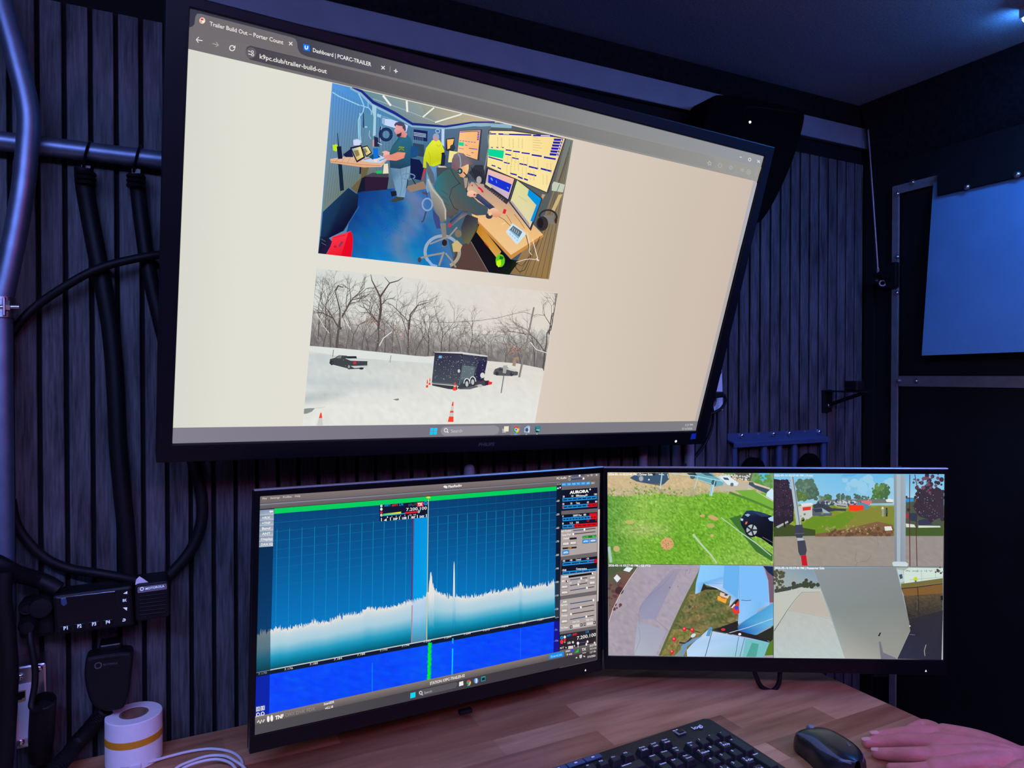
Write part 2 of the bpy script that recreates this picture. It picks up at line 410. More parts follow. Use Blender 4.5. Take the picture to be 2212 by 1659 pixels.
# ================================================================ screens: frames of reference
class Screen:
    """a flat display: position, axes, and the flat coloured shapes that make up its picture"""
    def __init__(s, c, xd, up, quad):
        s.c = Vector(c) + Vector((0, 0, CAMZ)); s.x = Vector(xd).normalized()
        u = Vector(up); s.u = (u - s.x * u.dot(s.x)).normalized(); s.n = s.x.cross(s.u)      # n points out of the screen
        s.q = quad; s.V = []; s.F = []; s.C = []; s.nv = 0; s.k = 0; s.o = (0., 0., 1.); s.clip = None
    def L(s, a, b, w=0): return s.c + s.x * a + s.u * b + s.n * w
    def px(s, x, y, w=0):
        return onP(x, y, s.c + s.n * w, s.n)
    def uv(s, x, y): p = s.px(x, y) - s.c; return p.dot(s.x), p.dot(s.u)
    def at(s, x, y): return s.o[0] + x / s.o[2], s.o[1] + y / s.o[2]
    def _add(s, pts, faces, cols):
        w = .0004 + s.k * 4e-6; s.k += 1
        if s.clip: pts, faces, cols = s._clip(pts, faces, cols)
        if not faces: return
        s.V += [s.px(*s.at(*p), w) for p in pts]; s.C += cols
        s.F += [[s.nv + i for i in f] for f in faces]; s.nv += len(pts)
    def _clip(s, pts, faces, cols):
        """keep only what lies inside the convex picture area s.clip (frame pixels, clockwise on screen)"""
        q = s.clip; edges = [(q[i], q[(i + 1) % len(q)]) for i in range(len(q))]
        def side(p, e): (x0, y0), (x1, y1) = e; return (x1 - x0) * (p[1] - y0) - (y1 - y0) * (p[0] - x0)
        A = [s.at(*p) for p in pts]; ins = [all(side(p, e) >= -1e-6 for e in edges) for p in A]
        if all(ins): return pts, faces, cols
        NP = list(pts); NC = list(cols); NF = []
        for f in faces:
            if all(ins[i] for i in f): NF.append(f); continue
            poly = [(A[i], cols[i]) for i in f]
            for e in edges:
                out = []
                for k in range(len(poly)):
                    (p, c), (p2, c2) = poly[k], poly[(k + 1) % len(poly)]; d, d2 = side(p, e), side(p2, e)
                    if d >= 0: out.append((p, c))
                    if (d >= 0) != (d2 >= 0):
                        t = d / (d - d2); out.append(((p[0] + (p2[0] - p[0]) * t, p[1] + (p2[1] - p[1]) * t), tuple(c[j] + (c2[j] - c[j]) * t for j in range(3))))
                poly = out
                if not poly: break
            if len(poly) > 2:
                n = len(NP); NP += [((p[0] - s.o[0]) * s.o[2], (p[1] - s.o[1]) * s.o[2]) for p, c in poly]; NC += [c for p, c in poly]; NF.append(tuple(range(n, n + len(poly))))
        used = sorted({i for f in NF for i in f}); mp = {i: k for k, i in enumerate(used)}
        return [NP[i] for i in used], [[mp[i] for i in f] for f in NF], [NC[i] for i in used]
    def poly(s, pts, col):
        cols = [lin(c) for c in col] if isinstance(col[0], (tuple, list)) else [lin(col)] * len(pts)
        s._add(pts, [list(range(len(pts)))], cols)
    def rect(s, x0, y0, x1, y1, col): s.poly([(x0, y0), (x1, y0), (x1, y1), (x0, y1)], col)
    def ell(s, x, y, rx, ry, col, n=20, rot=0):
        ca, sa = math.cos(rot), math.sin(rot)
        s.poly([(x + rx * math.cos(2 * math.pi * k / n) * ca - ry * math.sin(2 * math.pi * k / n) * sa,
                 y + rx * math.cos(2 * math.pi * k / n) * sa + ry * math.sin(2 * math.pi * k / n) * ca) for k in range(n)], col)
    def ring(s, x, y, rx, ry, w, col, n=28, a0=0, a1=2 * math.pi):
        s.line([(x + rx * math.cos(a0 + (a1 - a0) * k / n), y + ry * math.sin(a0 + (a1 - a0) * k / n)) for k in range(n + 1)], w, col)
    def lines(s, paths, col):
        """many strokes of one colour on one level; each is (points, width)"""
        V = []; F = []
        for pts, w in paths:
            ws = w if isinstance(w, (list, tuple)) else [w] * len(pts)
            n0 = len(V)
            for i, (x, y) in enumerate(pts):
                a = pts[max(i - 1, 0)]; b = pts[min(i + 1, len(pts) - 1)]
                dx, dy = b[0] - a[0], b[1] - a[1]; l = math.hypot(dx, dy) or 1
                ox, oy = -dy / l * ws[i] / 2, dx / l * ws[i] / 2
                V += [(x + ox, y + oy), (x - ox, y - oy)]
            for i in range(len(pts) - 1): F.append((n0 + 2 * i, n0 + 2 * i + 1, n0 + 2 * i + 3, n0 + 2 * i + 2))
        if V: s._add(V, F, [lin(col)] * len(V))
    def line(s, pts, w, col): s.lines([(pts, w)], col)
    def dots(s, ps, col, n=5):
        V = []; F = []
        for x, y, r in ps:
            n0 = len(V)
            V += [(x + r * math.cos(2 * math.pi * k / n), y + r * math.sin(2 * math.pi * k / n)) for k in range(n)]
            F.append(tuple(range(n0, n0 + n)))
        if V: s._add(V, F, [lin(col)] * len(V))
    def grid(s, q, nx, ny, fn):
        """q: TL TR BR BL corners; fn(u, v) gives the picture's colour there"""
        V = []; F = []; C = []
        for j in range(ny + 1):
            for i in range(nx + 1):
                u, v = i / nx, j / ny
                V.append(tuple((q[0][k] * (1 - u) + q[1][k] * u) * (1 - v) + (q[3][k] * (1 - u) + q[2][k] * u) * v for k in (0, 1)))
                C.append(lin([max(0, min(255, c)) for c in fn(u, v)]))
        for j in range(ny):
            for i in range(nx): a = j * (nx + 1) + i; F.append((a, a + 1, a + nx + 2, a + nx + 1))
        s._add(V, F, C)
    def text(s, t, p0, p1, h, col, bold=0., up=None):
        """baseline from p0 to p1 (image pixels), cap height h"""
        vs, fs = text_mesh(t, bold)
        if not vs: return
        x0 = min(v[0] for v in vs); xm = max(v[0] for v in vs)
        dx, dy = p1[0] - p0[0], p1[1] - p0[1]
        ux, uy = up if up else (0, -1)
        s._add([(p0[0] + dx * (a - x0) / (xm - x0) + ux * h * b / .72, p0[1] + dy * (a - x0) / (xm - x0) + uy * h * b / .72) for a, b in vs], fs, [lin(col)] * len(vs))
    def build(s, parent, material, name='display'):
        off = parent.location
        me = bpy.data.meshes.new(name)
        me.from_pydata([v - off for v in s.V], [], s.F)
        at = me.attributes.new('picture', 'FLOAT_COLOR', 'POINT')
        at.data.foreach_set('color', np.array([(*c, 1) for c in s.C], dtype=np.float32).ravel())
        me.materials.append(material)
        o = bpy.data.objects.new(name, me); COL.objects.link(o); o.parent = parent
        return o

def display_mat(name):
    m = bpy.data.materials.new(name); m.use_nodes = True; nt = m.node_tree; b = nt.nodes['Principled BSDF']
    a = nt.nodes.new('ShaderNodeAttribute'); a.attribute_name = 'picture'
    b.inputs['Base Color'].default_value = (.004, .004, .005, 1); b.inputs['Roughness'].default_value = .35
    b.inputs['Specular IOR Level'].default_value = .25
    nt.links.new(a.outputs['Color'], b.inputs['Emission Color']); b.inputs['Emission Strength'].default_value = 1
    return m
M['display'] = display_mat('lit_display')

TV = Screen((.4474618, .8911652, .1396187), (.9983935, .0523865, -.0215901), (.0360782, -.2939434, .9551417), [(410, 18), (1650, 338), (1503, 930), (372, 958)])
LO = Screen((.3586380, .9091354, -.2985489), (.9977853, .0622187, -.0235229), (.0230055, .0090192, .9996947), [(561.6, 1072), (1295.7, 1022), (1289, 1425), (550, 1588)])
HI = Screen((.8552096, .7884019, -.2987447), (.8725733, -.4884656, .0041462), (-.0078842, -.0055962, .9999533), [(1312, 1020), (2040, 1024), (2037, 1425), (1314, 1416)])

def frame_mb(s, outer, inner, front, back):
    """flat ring between two px quads -> a solid bezel from w=front back to w=back"""
    m = MB()
    O = [s.uv(*p) for p in outer]; I = [s.uv(*p) for p in inner]
    vs = [s.L(a, b, front) for a, b in O] + [s.L(a, b, front) for a, b in I] + [s.L(a, b, back) for a, b in O] + [s.L(a, b, back) for a, b in I]
    fs = []
    for i in range(4):
        j = (i + 1) % 4
        fs += [(i, j, 4 + j, 4 + i), (8 + i, 12 + i, 12 + j, 8 + j), (i, 8 + i, 8 + j, j), (4 + i, 4 + j, 12 + j, 12 + i)]
    m.add(vs, fs); return m

# ---- big tilted monitor
tv = thing('large_monitor', 'large wide black monitor tilted down from the wall, showing a web page with two photos', 'monitor', TV.L(0, -.27, -.05))
touter = [(358, -22), (1671, 318), (1518, 958), (337, 998)]
bz = frame_mb(TV, touter, TV.q, .004, -.012).build('bezel', M['bez'], tv, bevel=.0015)
m = MB()
O = [TV.uv(*p) for p in touter]
m.prism([TV.L(a, b, -.0105) for a, b in O], TV.n * -.014)
hw, hh = .36, .19
m.prism([TV.L(a, b, -.0245) for a, b in ((-hw, -hh), (hw, -hh), (hw, hh), (-hw, hh))], TV.n * -.022)
m.build('casing', M['bpl'], tv, bevel=.003)
m = MB(); c0 = TV.L(0, .02, -.046); m.prism([TV.L(a, b, -.0462) for a, b in ((-.06, -.06), (.06, -.06), (.06, .08), (-.06, .08))], TV.n * -.006)
q = TV.L(0, .03, -.05)
m.box((q.x, (q.y + D) / 2 + .012, q.z), .05, D - q.y - .02, .06); m.box((q.x, D - .004, q.z), .14, .006, .16)
m.build('tilt_mount', M['bpl'], tv)
def scr_text(s, parent, name, t, p0, p1, h, m_, w, bold=0.):
    a = s.px(*p0, w); b = s.px(*p1, w); x = (b - a).normalized()
    up = s.n.cross(x); k = MB(); lettering(k, t, a, x, up, h, (b - a).length, bold, 0.0)
    return k.build(name, m_, parent)
o = scr_text(TV, tv, 'logo', 'PHILIPS', (1033.5, 964), (1067.5, 962.5), .0055, M['dim'], .0043, .02); o['label'] = 'faint grey maker lettering on the lower bezel'
m = MB(); m.lathe(TV.px(1459.5, 953, .0035), TV.n, [(.0022, 0), (.0022, .001), (.0015, .0016)], 12); o = m.build('power_light', M['ledblue'], tv, smooth=True)
m = MB(); m.prism([TV.px(x, y, .0042) for x, y in ((1494, 937), (1503.5, 936), (1502, 948), (1491, 949))], TV.n * .0004); o = m.build('sticker', M['sticker'], tv); o['label'] = 'small bright blue corner sticker'

# ---- two desktop monitors
def desk_monitor(s, label, outer, led_px, ctrl):
    p = s.L(0, -.17, 0); t = thing('desktop_monitor', label, 'monitor', p, 'desktop monitors side by side on the desk')
    frame_mb(s, outer, s.q, .0022, -.008).build('bezel', M['bplg'], t, bevel=.0008)
    O = [s.uv(*q) for q in outer]
    m = MB(); m.prism([s.L(a, b, -.0072) for a, b in O], s.n * -.009)
    m.prism([s.L(a, b, -.0162) for a, b in ((-.17, -.11), (.17, -.11), (.17, .10), (-.17, .10))], s.n * -.022)
    m.build('casing', M['bpl'], t, bevel=.002)
    a, b = O[0], O[1]
    m = MB(); m.prism([s.L(a[0], a[1] + .0002, .0018), s.L(b[0], b[1] + .0002, .0018), s.L(b[0], b[1] + .0016, .0010), s.L(a[0], a[1] + .0016, .0010)], s.n * -.007)
    m.build('top_edge', M['silver'], t)
    m = MB(); w = .0012; q = s.px(*led_px, .0022)
    m.prism([q + s.u * w * 1.2, q - s.u * w - s.x * w, q - s.u * w + s.x * w], s.n * .0006); m.build('power_light', M['ledblue'], t)
    m = MB(); q = s.px(*ctrl, -.003); m.box(q, .020, .008, .006, (s.x, s.n, s.u)); m.build('button', M['bplg'], t, bevel=.001)
    return t
lo = desk_monitor(LO, 'desktop monitor on the left, showing a blue radio spectrum with a jagged trace', [(549, 1060.5), (1302, 1009.5), (1299, 1447.5), (538, 1628)], (1264.5, 1447.5), (1005, 1536))
hi = desk_monitor(HI, 'desktop monitor on the right, showing four outdoor camera views', [(1303.5, 1010.5), (2047, 1013), (2044, 1458), (1307, 1444.5)], (2000, 1449), (1900, 1456))
# the pole behind them that carries both on arms
pp = onY(1013.5, 1003, 1.028)
t = thing('monitor_pole', 'grey round-topped pole standing between the big monitor and the left desktop monitor', 'monitor arm', (pp.x, 1.028, DESK))
pr = .0092
m = MB(); zt = pp.z
m.lathe((pp.x, 1.028, DESK + .012), Za, [(pr, 0), (pr, zt - DESK - .026), (pr * .97, zt - DESK - .020), (pr * .82, zt - DESK - .015), (pr * .5, zt - DESK - .0125), (pr * .15, zt - DESK - .012)], 24)
m.build('pole', M['grey'], t, smooth=True)
m = MB(); m.box((pp.x, 1.030, DESK + .0062), .10, .05, .012); m.build('clamp_base', M['bpl'], t, bevel=.003)
for s, zz in ((LO, .02), (HI, .0)):
    m = MB(); a = Vector((pp.x, 1.028, s.c.z + zz)); b = s.L(.02 if s is LO else -.05, zz, -.045)
    k = a.lerp(b, .5) + Vector((.0, .012, 0)); m.tube([a, k, b], .011, 10); m.lathe(a - Za * .016, Za, [(.017, 0), (.017, .032)], 20)
    m.prism([b + s.x * u + s.u * v for u, v in ((-.045, -.045), (.045, -.045), (.045, .045), (-.045, .045))], s.n * .006)
    m.build('arm', M['bpl'], t)

# ================================================================ left side: conduits and cables
def pipe(name, label, pts, r, mt, cat, group=None, n=12, parts=None):
    p = smooth_path(pts, 10); m = MB(); m.tube(p, r, n)
    o = m.build(name, mt, None, loc=p[0], smooth=True); tag(o, label, cat, group); return o
Yc = D - .019
hp = [onY(-30, 306, Yc), onY(360, 346.5, Yc), onY(420, 353, Yc)]
a = Vector((-.62, Yc, hp[0].z)); b = Vector((.08, Yc, hp[1].z))
m = MB(); m.tube([a, a.lerp(b, .5), b], .0118, 18)
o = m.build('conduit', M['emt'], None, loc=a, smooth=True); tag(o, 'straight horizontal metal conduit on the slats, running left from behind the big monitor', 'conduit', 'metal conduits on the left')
Yb = D - .047
bp = [onY(*p, Yb) for p in ((-14, -60), (6, 20), (26, 90), (44, 160), (57, 215), (62.5, 262), (59, 320), (51, 400), (38, 480), (22, 560), (4, 640), (-16, 720))]
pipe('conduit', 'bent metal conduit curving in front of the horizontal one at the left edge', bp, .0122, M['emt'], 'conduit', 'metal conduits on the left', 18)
vp = [onY(4, 668, Yb - .002), onY(4, 1000, Yb - .002), onY(6, 1300, Yb - .002), onY(8, 1560, Yb - .002)]
vx = vp[1].x
m = MB(); m.tube([Vector((vx, Yb, DESK + .0005)), Vector((vx, Yb, 1.1)), Vector((vx, Yb, vp[0].z))], .0118, 18)
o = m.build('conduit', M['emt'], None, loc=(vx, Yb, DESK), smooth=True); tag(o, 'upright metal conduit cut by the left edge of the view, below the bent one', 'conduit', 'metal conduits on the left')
t = thing('conduit_clamp', 'small clamp with a long bolt at the top of the upright conduit, left edge', 'clamp', onY(10, 660, Yb - .014))
a = onY(-8, 663, Yb - .014); b = onY(42, 663, Yb - .014)
m = MB(); m.tube([a, b], .0026, 10); m.build('bolt', M['galv'], t, smooth=True)
m = MB(); c = onY(17, 660, Yb - .014); m.lathe(c - Xa * .002, Xa, [(.0062, 0), (.0062, .0045)], 6); m.build('nut', M['galv'], t)
m = MB(); c = onY(11.5, 663, Yb - .012); m.box(c, .0022, .018, .022); m.build('strap_ear', M['galv'], t, bevel=.0006)
m = MB(); m.lathe((vx, Yb, c.z - .012), Za, [(.0124, 0), (.0148, 0), (.0148, .024), (.0124, .024)], 20, closed=True); m.build('strap_band', M['galv'], t, smooth=True)

def cable(label, pts, r, group='black cables on the slatted wall', cat='cable', mt=None, name='cable', n=9):
    return pipe(name, label, [onY(*p) if len(p) == 3 else Vector(p[:3]) for p in pts], r, mt or M['rub'], cat, group, n)
Y1 = D - .020; Y2 = D - .012
c1 = cable('thick black cable hanging from the left tie on the horizontal conduit down to the radio', [(181, 362, D - .021), (183, 400, D - .016), (193, 460, Y2), (208, 540, Y2), (224, 620, Y2), (238, 700, Y2), (247, 790, Y2), (252, 880, Y2), (256, 970, Y2), (264, 1060, Y2), (272, 1140, Y2), (277, 1220, Y2), (279, 1290, Y2), (278, 1350, Y2)], .0108)
c2 = cable('thick black cable from the right tie on the horizontal conduit, slanting behind the big monitor', [(294, 374, D - .021), (299, 420, D - .014), (306, 480, Y2), (317, 560, Y2), (329, 620, Y2), (343, 680, Y2), (358, 740, Y2), (375, 800, Y2)], .0095)
for cc, (px, py) in ((c1, (188, 330)), (c2, (296, 338))):
    m = MB(); cz = onY(px, py, Yc)
    pts = []
    for k in range(29):
        a = 2 * math.pi * k / 28
        pts.append((cz.x + .004 * math.sin(a), Yc + .0145 * math.cos(a), cz.z - .004 + .0175 * math.sin(a)))
    m.tube(pts, .0018, 7, cap=False)
    m.box((cz.x - .001, Yc, cz.z - .022), .010, .006, .010)
    for kk in range(3): m.lathe((cz.x - .001, Yc - .004 + .0, cz.z - .030 - kk * .006), Za, [(.011, 0), (.012, .002), (.011, .004)], 14)
    m.build('cable_tie', M['bplg'], cc, smooth=True)
cable('curved black cable rising from the left conduits to behind the big monitor', [(-6, 800, D - .020), (14, 745, Y1), (40, 700, Y1), (80, 660, Y1), (130, 625, D - .026), (190, 590, D - .031), (240, 571, D - .032), (300, 557, D - .031), (350, 549, D - .028), (400, 540, Y1)], .0054)
cable('black cable swinging down from the left conduit towards the radio, upper of the pair', [(24, 1080, D - .02), (34, 1130, Y1), (60, 1170, Y1), (100, 1207, Y1), (150, 1228, Y1), (210, 1238, D - .030), (262, 1247, D - .032), (292, 1254, D - .030)], .0060)
cable('black cable looping from under the big monitor to behind the speaker', [(413, 985, Y2), (424, 1020, Y2), (435, 1070, Y2), (436, 1120, Y2), (424, 1165, Y2), (404, 1200, Y2), (378, 1230, Y2), (350, 1258, Y2), (330, 1275, Y2)], .0078)
cable('thick black cable from the left edge into the back of the radio', [(-30, 1205, D - .066), (5, 1222, D - .064), (40, 1240, D - .050), (80, 1252, D - .034), (105, 1262, D - .036), (126, 1275, D - .038)], .0100)
cable('black cable dropping in front of the upright conduit at the lower left edge', [(10, 1235, D - .078), (6, 1290, D - .080), (14, 1360, D - .080), (20, 1440, D - .080), (18, 1520, D - .078), (14, 1590, D - .078), (8, 1660, D - .078), (2, 1720, D - .078)], .0095)

# ---- radio control head
rd = thing('radio_control_head', 'black two-way radio head with a dark display and four lit P buttons, on the slats', 'radio', onY(160, 1320, D - .03))
RY = D - .055
def rp(x, y, d=0): return onY(x, y, RY - d)
m = MB(); m.prism([rp(*p) for p in ((112, 1287), (286, 1264), (291, 1352), (118, 1374))], (0, .040, 0)); m.build('body', M['bpl'], rd, bevel=.004)
m = MB(); m.prism([onY(x, y, RY + .010) for x, y in ((40, 1302), (114, 1290), (118, 1372), (40, 1385))], (0, .032, 0)); m.build('end_cap', M['bpl'], rd, bevel=.005)
m = MB(); m.prism([rp(*p) for p in ((121, 1291), (249, 1276), (250, 1330), (124, 1347))], (0, -.0012, 0)); m.build('display', M['lcd'], rd, bevel=.0006)
m = MB()
m.lathe(rp(91, 1308, -.009), (0, -1, 0), [(.0128, 0), (.0124, .010), (.0115, .0125), (.004, .013)], 26); m.build('knob', M['bpl'], rd, smooth=True)
m = MB(); m.lathe(rp(60, 1309, -.009), (0, -1, 0), [(.0092, 0), (.0088, .007), (.0078, .009), (.005, .0085), (.0045, .011)], 22); m.build('knob', M['bpl'], rd, smooth=True)
m = MB(); m.lathe(rp(64, 1345, -.010), (0, -1, 0), [(.0105, 0), (.0105, .012), (.007, .020)], 18); m.build('microphone_jack', M['rub'], rd, smooth=True)
def plate_text(parent, name, s_, p0, p1, hpx, Y, m_, bold=0.):
    a = onY(*p0, Y); b = onY(*p1, Y); x = (b - a).normalized(); up = Vector((0, -1, 0)).cross(x)
    k = MB(); lettering(k, s_, a, x, up, hpx / 1430, (b - a).length, bold, .0002); return k.build(name, m_, parent)
for s_, x0, y0 in (('P1', 137.5, 1361), ('P2', 167.5, 1356.5), ('P3', 199, 1352), ('P4', 229, 1348)):
    bt = MB(); bt.prism([rp(x0 - 6, y0 + 3), rp(x0 + 16, y0), rp(x0 + 15, y0 - 11), rp(x0 - 7, y0 - 8)], (0, -.0010, 0)); bo = bt.build('button', M['bplg'], rd, bevel=.0008)
    o = plate_text(bo, 'lettering', s_, (x0, y0), (x0 + 9, y0 - 1.6), 6.2, RY - .0012, M['glow'], .03)
for tri in (((275, 1277), (275, 1282.5), (266.5, 1282)), ((266, 1312.5), (275, 1312), (274, 1318.5))):
    k = MB(); k.prism([rp(*p) for p in tri], (0, -.0009, 0)); k.build('arrow_button', M['glow'], rd)
plate_text(rd, 'lettering', 'BK', (265, 1300), (274, 1299), 5, RY - .0003, M['glow'], .02)
k = MB(); k.tube(smooth_path([rp(265.5, 1337.6, .001), rp(269, 1337.2, .001), rp(270.5, 1339, .001), rp(269, 1341, .001), rp(264.5, 1341.6, .001)], 4), .0006, 6); k.build('return_button', M['glow'], rd)
k = MB(); k.prism([rp(*p) for p in ((131, 1292), (143, 1290), (146, 1304), (138, 1309), (132, 1305))], (0, -.0016, 0)); o = k.build('status_sticker', M['rackblue'], rd, bevel=.0008); o['label'] = 'small blue patch at the display corner'
# ---- speaker box beside it
sp = thing('speaker', 'small black square speaker with rounded corners at the right end of the radio', 'speaker', onY(330, 1300, D - .04))
SY = D - .062
def rrect(pts, r, n=4):
    out = []
    for i, p in enumerate(pts):
        a = Vector((*pts[i - 1], 0)); b = Vector((*p, 0)); c = Vector((*pts[(i + 1) % len(pts)], 0))
        p1 = b + (a - b).normalized() * r; p2 = b + (c - b).normalized() * r
        for k in range(n + 1):
            t = k / n; q = p1 * (1 - t) ** 2 + b * 2 * t * (1 - t) + p2 * t * t; out.append((q.x, q.y))
    return out
m = MB(); m.prism([onY(x, y, SY) for x, y in rrect([(291, 1263), (364, 1254), (368, 1332), (293, 1344)], 9)], (0, .052, 0)); m.build('body', M['bpl'], sp, bevel=.002)
m = MB(); m.prism([onY(x, y, SY - .0001) for x, y in rrect([(297, 1268), (360, 1260), (361, 1272), (297, 1281)], 3)], (0, -.0010, 0)); o = m.build('name_plate', M['grey'], sp); 
o2 = plate_text(o, 'lettering', 'MOTOROLA', (314.5, 1274.2), (355, 1268), 4.2, SY - .0013, M['glow'], .02)
m = MB(); c = onY(306.5, 1272, SY - .001); m.lathe(c, (0, -1, 0), [(.0023, 0), (.0023, .0006), (.0015, .0006), (.0015, 0)], 18, closed=True); m.build('emblem', M['glow'], o)
for i in range(6):
    m = MB(); y = 1287 + i * 8; a = onY(302, y + 1.5, SY - .0004); b = onY(357, y - 5, SY - .0004); m.tube([a, b], .0009, 6); m.build('grille_bar', M['rub'], sp)
# paper corner above it
m = MB(); m.prism([onY(*p, D - .058) for p in ((292, 1263.2), (294, 1252), (301, 1245), (306, 1248), (322, 1258.6), (322, 1259.6))], (0, .0006, 0))
o = m.build('paper_slip', M['white'], None, loc=onY(305, 1262, D - .058)); tag(o, 'pale corner of a folded paper slip poking up behind the small speaker', 'paper')
# ---- hand microphone
mi = thing('hand_microphone', 'black palm microphone hanging on the slats below the radio', 'microphone', onY(235, 1440, D - .03))
MY = D - .046
outl = [(183, 1438), (186, 1424), (200, 1418), (240, 1412), (276, 1409), (286, 1414), (287, 1430), (283, 1460), (280, 1492), (272, 1520), (262, 1533), (232, 1538), (208, 1532), (194, 1516), (186, 1490), (182, 1460)]
sm = [(p.x, p.y) for p in smooth_path([Vector((*p, 0)) for p in outl + outl[:1]], 4)][:-1]
m = MB(); m.prism([onY(x, y, MY) for x, y in sm], (0, .030, 0)); m.build('body', M['bpl'], mi, bevel=.004, seg=3)
m = MB(); m.prism([onY(x, y, MY + .012) for x, y in ((214, 1411), (262, 1404), (262, 1388), (214, 1395))], (0, .028, 0)); m.build('hang_clip', M['bplg'], mi, bevel=.002)
m = MB(); c = onY(212, 1437.5, MY); m.lathe(c, (0, -1, 0), [(.0042, 0), (.0042, .0005), (.0030, .0005), (.0030, 0)], 20, closed=True); m.build('emblem', M['dim'], mi)
o = plate_text(mi, 'lettering', 'MOTOROLA', (223, 1438), (254, 1434), 3.6, MY - .0002, M['dim'], .01)
m = MB(); m.prism([onY(x, y, MY - .0002) for x, y in ((203, 1428), (256, 1421), (256, 1424), (203, 1431))], (0, -.0006, 0)); m.build('ridge', M['bplg'], mi)
# coiled cord from the microphone down to the desk
pts = smooth_path([onY(228, 1534, D - .020), onY(208, 1558, D - .016), onY(186, 1584, D - .016), onY(166, 1606, D - .020), onY(150, 1628, D - .034), onY(128, 1652, D - .055), onY(98, 1690, D - .085)], 60)
hel = []
for i, p in enumerate(pts):
    tdir = (pts[min(i + 1, len(pts) - 1)] - pts[max(i - 1, 0)]).normalized(); u = tdir.cross(Vector((0, 1, 0))).normalized(); v = tdir.cross(u)
    a = i * .72; hel.append(p + (u * math.cos(a) + v * math.sin(a)) * .0085)
m = MB(); m.tube(hel, .0024, 6); o = m.build('coiled_cord', M['rub'], mi, smooth=True)

# ---- steel outlet box with a network jack
ob = thing('outlet_box', 'galvanized steel box with a pale jack plate at the lower left, just above the desk', 'outlet', onY(60, 1530, D - .02))
OY = D - .044
m = MB(); m.prism([onY(x, y, OY) for x, y in rrect([(24, 1443), (100, 1430), (104, 1606), (18, 1624)], 8)], (0, .043, 0)); m.build('steel_box', M['galv'], ob, bevel=.003)
m = MB(); m.prism([onY(x, y, OY - .0002) for x, y in ((29, 1481), (71, 1472), (70, 1591), (21, 1603))], (0, -.0022, 0)); pl = m.build('face_plate', M['wplastic'], ob, bevel=.0008)
m = MB(); m.prism([onY(x, y, OY - .0024) for x, y in ((28, 1495), (56, 1490), (56, 1513), (28, 1520))], (0, -.0012, 0)); jk = m.build('network_jack', M['brassy'], pl)
m = MB(); m.prism([onY(x, y, OY - .0037) for x, y in ((31, 1497), (54, 1493), (54, 1506), (48, 1508), (47, 1511), (39, 1512), (38, 1509), (31, 1510))], (0, -.0004, 0)); m.build('jack_opening', M['rub'], pl)
for px, py in ((42, 1462), (83, 1444), (44, 1603)):
    m = MB(); m.lathe(onY(px, py, OY - .0001), (0, -1, 0), [(.0046, 0), (.0046, .0012), (.0034, .0026), (.001, .003)], 14); m.build('screw', M['screw'], ob, smooth=True)
# black open-ended hose in front of it
hs = thing('hose_end', 'black open-ended rubber cuff in front of the steel outlet box', 'hose', onY(95, 1530, D - .07))
HY = D - .072
ax = (onY(70, 1650, HY + .01) - onY(95, 1512, HY)).normalized()
m = MB(); c = onY(94, 1512, HY); ax2 = Vector((-.10, .45, -.88)).normalized()
m.lathe(c, ax2, [(.0105, .006), (.0120, .0), (.0132, .001), (.0136, .006), (.0138, .05), (.013, .085), (.012, .10), (.0105, .10)], 26, closed=True); m.build('cuff', M['rub'], hs, smooth=True)
m = MB(); m.lathe(c + ax2 * .012, ax2, [(.0112, 0), (.0112, .02)], 20); m.build('cuff_lining', M['wallback'], hs)
cable('thin black lead running from the radio jack down past the outlet box to the cuff', [(64, 1360, D - .060), (66, 1385, D - .066), (72, 1420, D - .070), (76, 1450, D - .072), (75, 1480, D - .074), (70, 1510, D - .077), (68, 1525, D - .080), (75, 1533, D - .084), (86, 1530, D - .088)], .0036)

# ================================================================ on the desk
# label roll
rc = onZ(290, 1640, DESK); 
lr = thing('label_roll', 'upright white label roll with an orange band, on the desk at the lower left', 'label roll', (rc.x, rc.y, DESK))
R1, R0, H = .0332, .0152, .0605
b0 = (rc.x, rc.y, DESK + .0003)
m = MB(); m.lathe(b0, Za, [(R0 + .002, 0), (R1 - .001, 0), (R1, .001), (R1, H - .001), (R1 - .001, H), (R0 + .002, H)], 64, closed=True); m.build('roll', M['white'], lr, smooth=True)
m = MB(); m.lathe(b0, Za, [(R0 - .001, 0), (R0 + .002, 0), (R0 + .002, H - .0004), (R0 - .001, H - .0004)], 40, closed=True); m.build('core', M['core'], lr, smooth=True)
m = MB(); m.lathe(b0, Za, [(R1 + .00005, .0290), (R1 + .0004, .0292), (R1 + .0004, .0378), (R1 + .00005, .0380)], 64, closed=True); m.build('orange_band', M['orange'], lr, smooth=True)
# white cable coil
zc = DESK + .0028
def dz(x, y, h=0): return onZ(x, y, zc + h)
wc = thing('usb_cable', 'thin white cable looped on the desk beside the label roll', 'cable', dz(420, 1640))
p1 = [dz(300, 1651.5, .004), dz(330, 1644, .002), dz(365, 1634), dz(410, 1623), dz(455, 1617.5), dz(495, 1623), dz(518, 1637), dz(524, 1655), dz(522, 1680), dz(500, 1712), dz(440, 1725), dz(380, 1710), dz(365, 1685), dz(380, 1660, .004), dz(410, 1645, .005), dz(450, 1633, .005), dz(485, 1633, .005), dz(510, 1645, .005), dz(530, 1662, .003), dz(534, 1690), dz(505, 1722, .004), dz(440, 1738, .004), dz(380, 1722, .004), dz(372, 1690, .004), dz(392, 1662, .009), dz(430, 1646, .010), dz(470, 1640, .010), dz(500, 1650, .009), dz(516, 1672, .008)]
m = MB(); m.tube(smooth_path(p1, 10), .00185, 9); m.build('lead', M['wplastic'], wc, smooth=True)
a = dz(306, 1650, .004); b = dz(278, 1655, .004); x = (b - a).normalized()
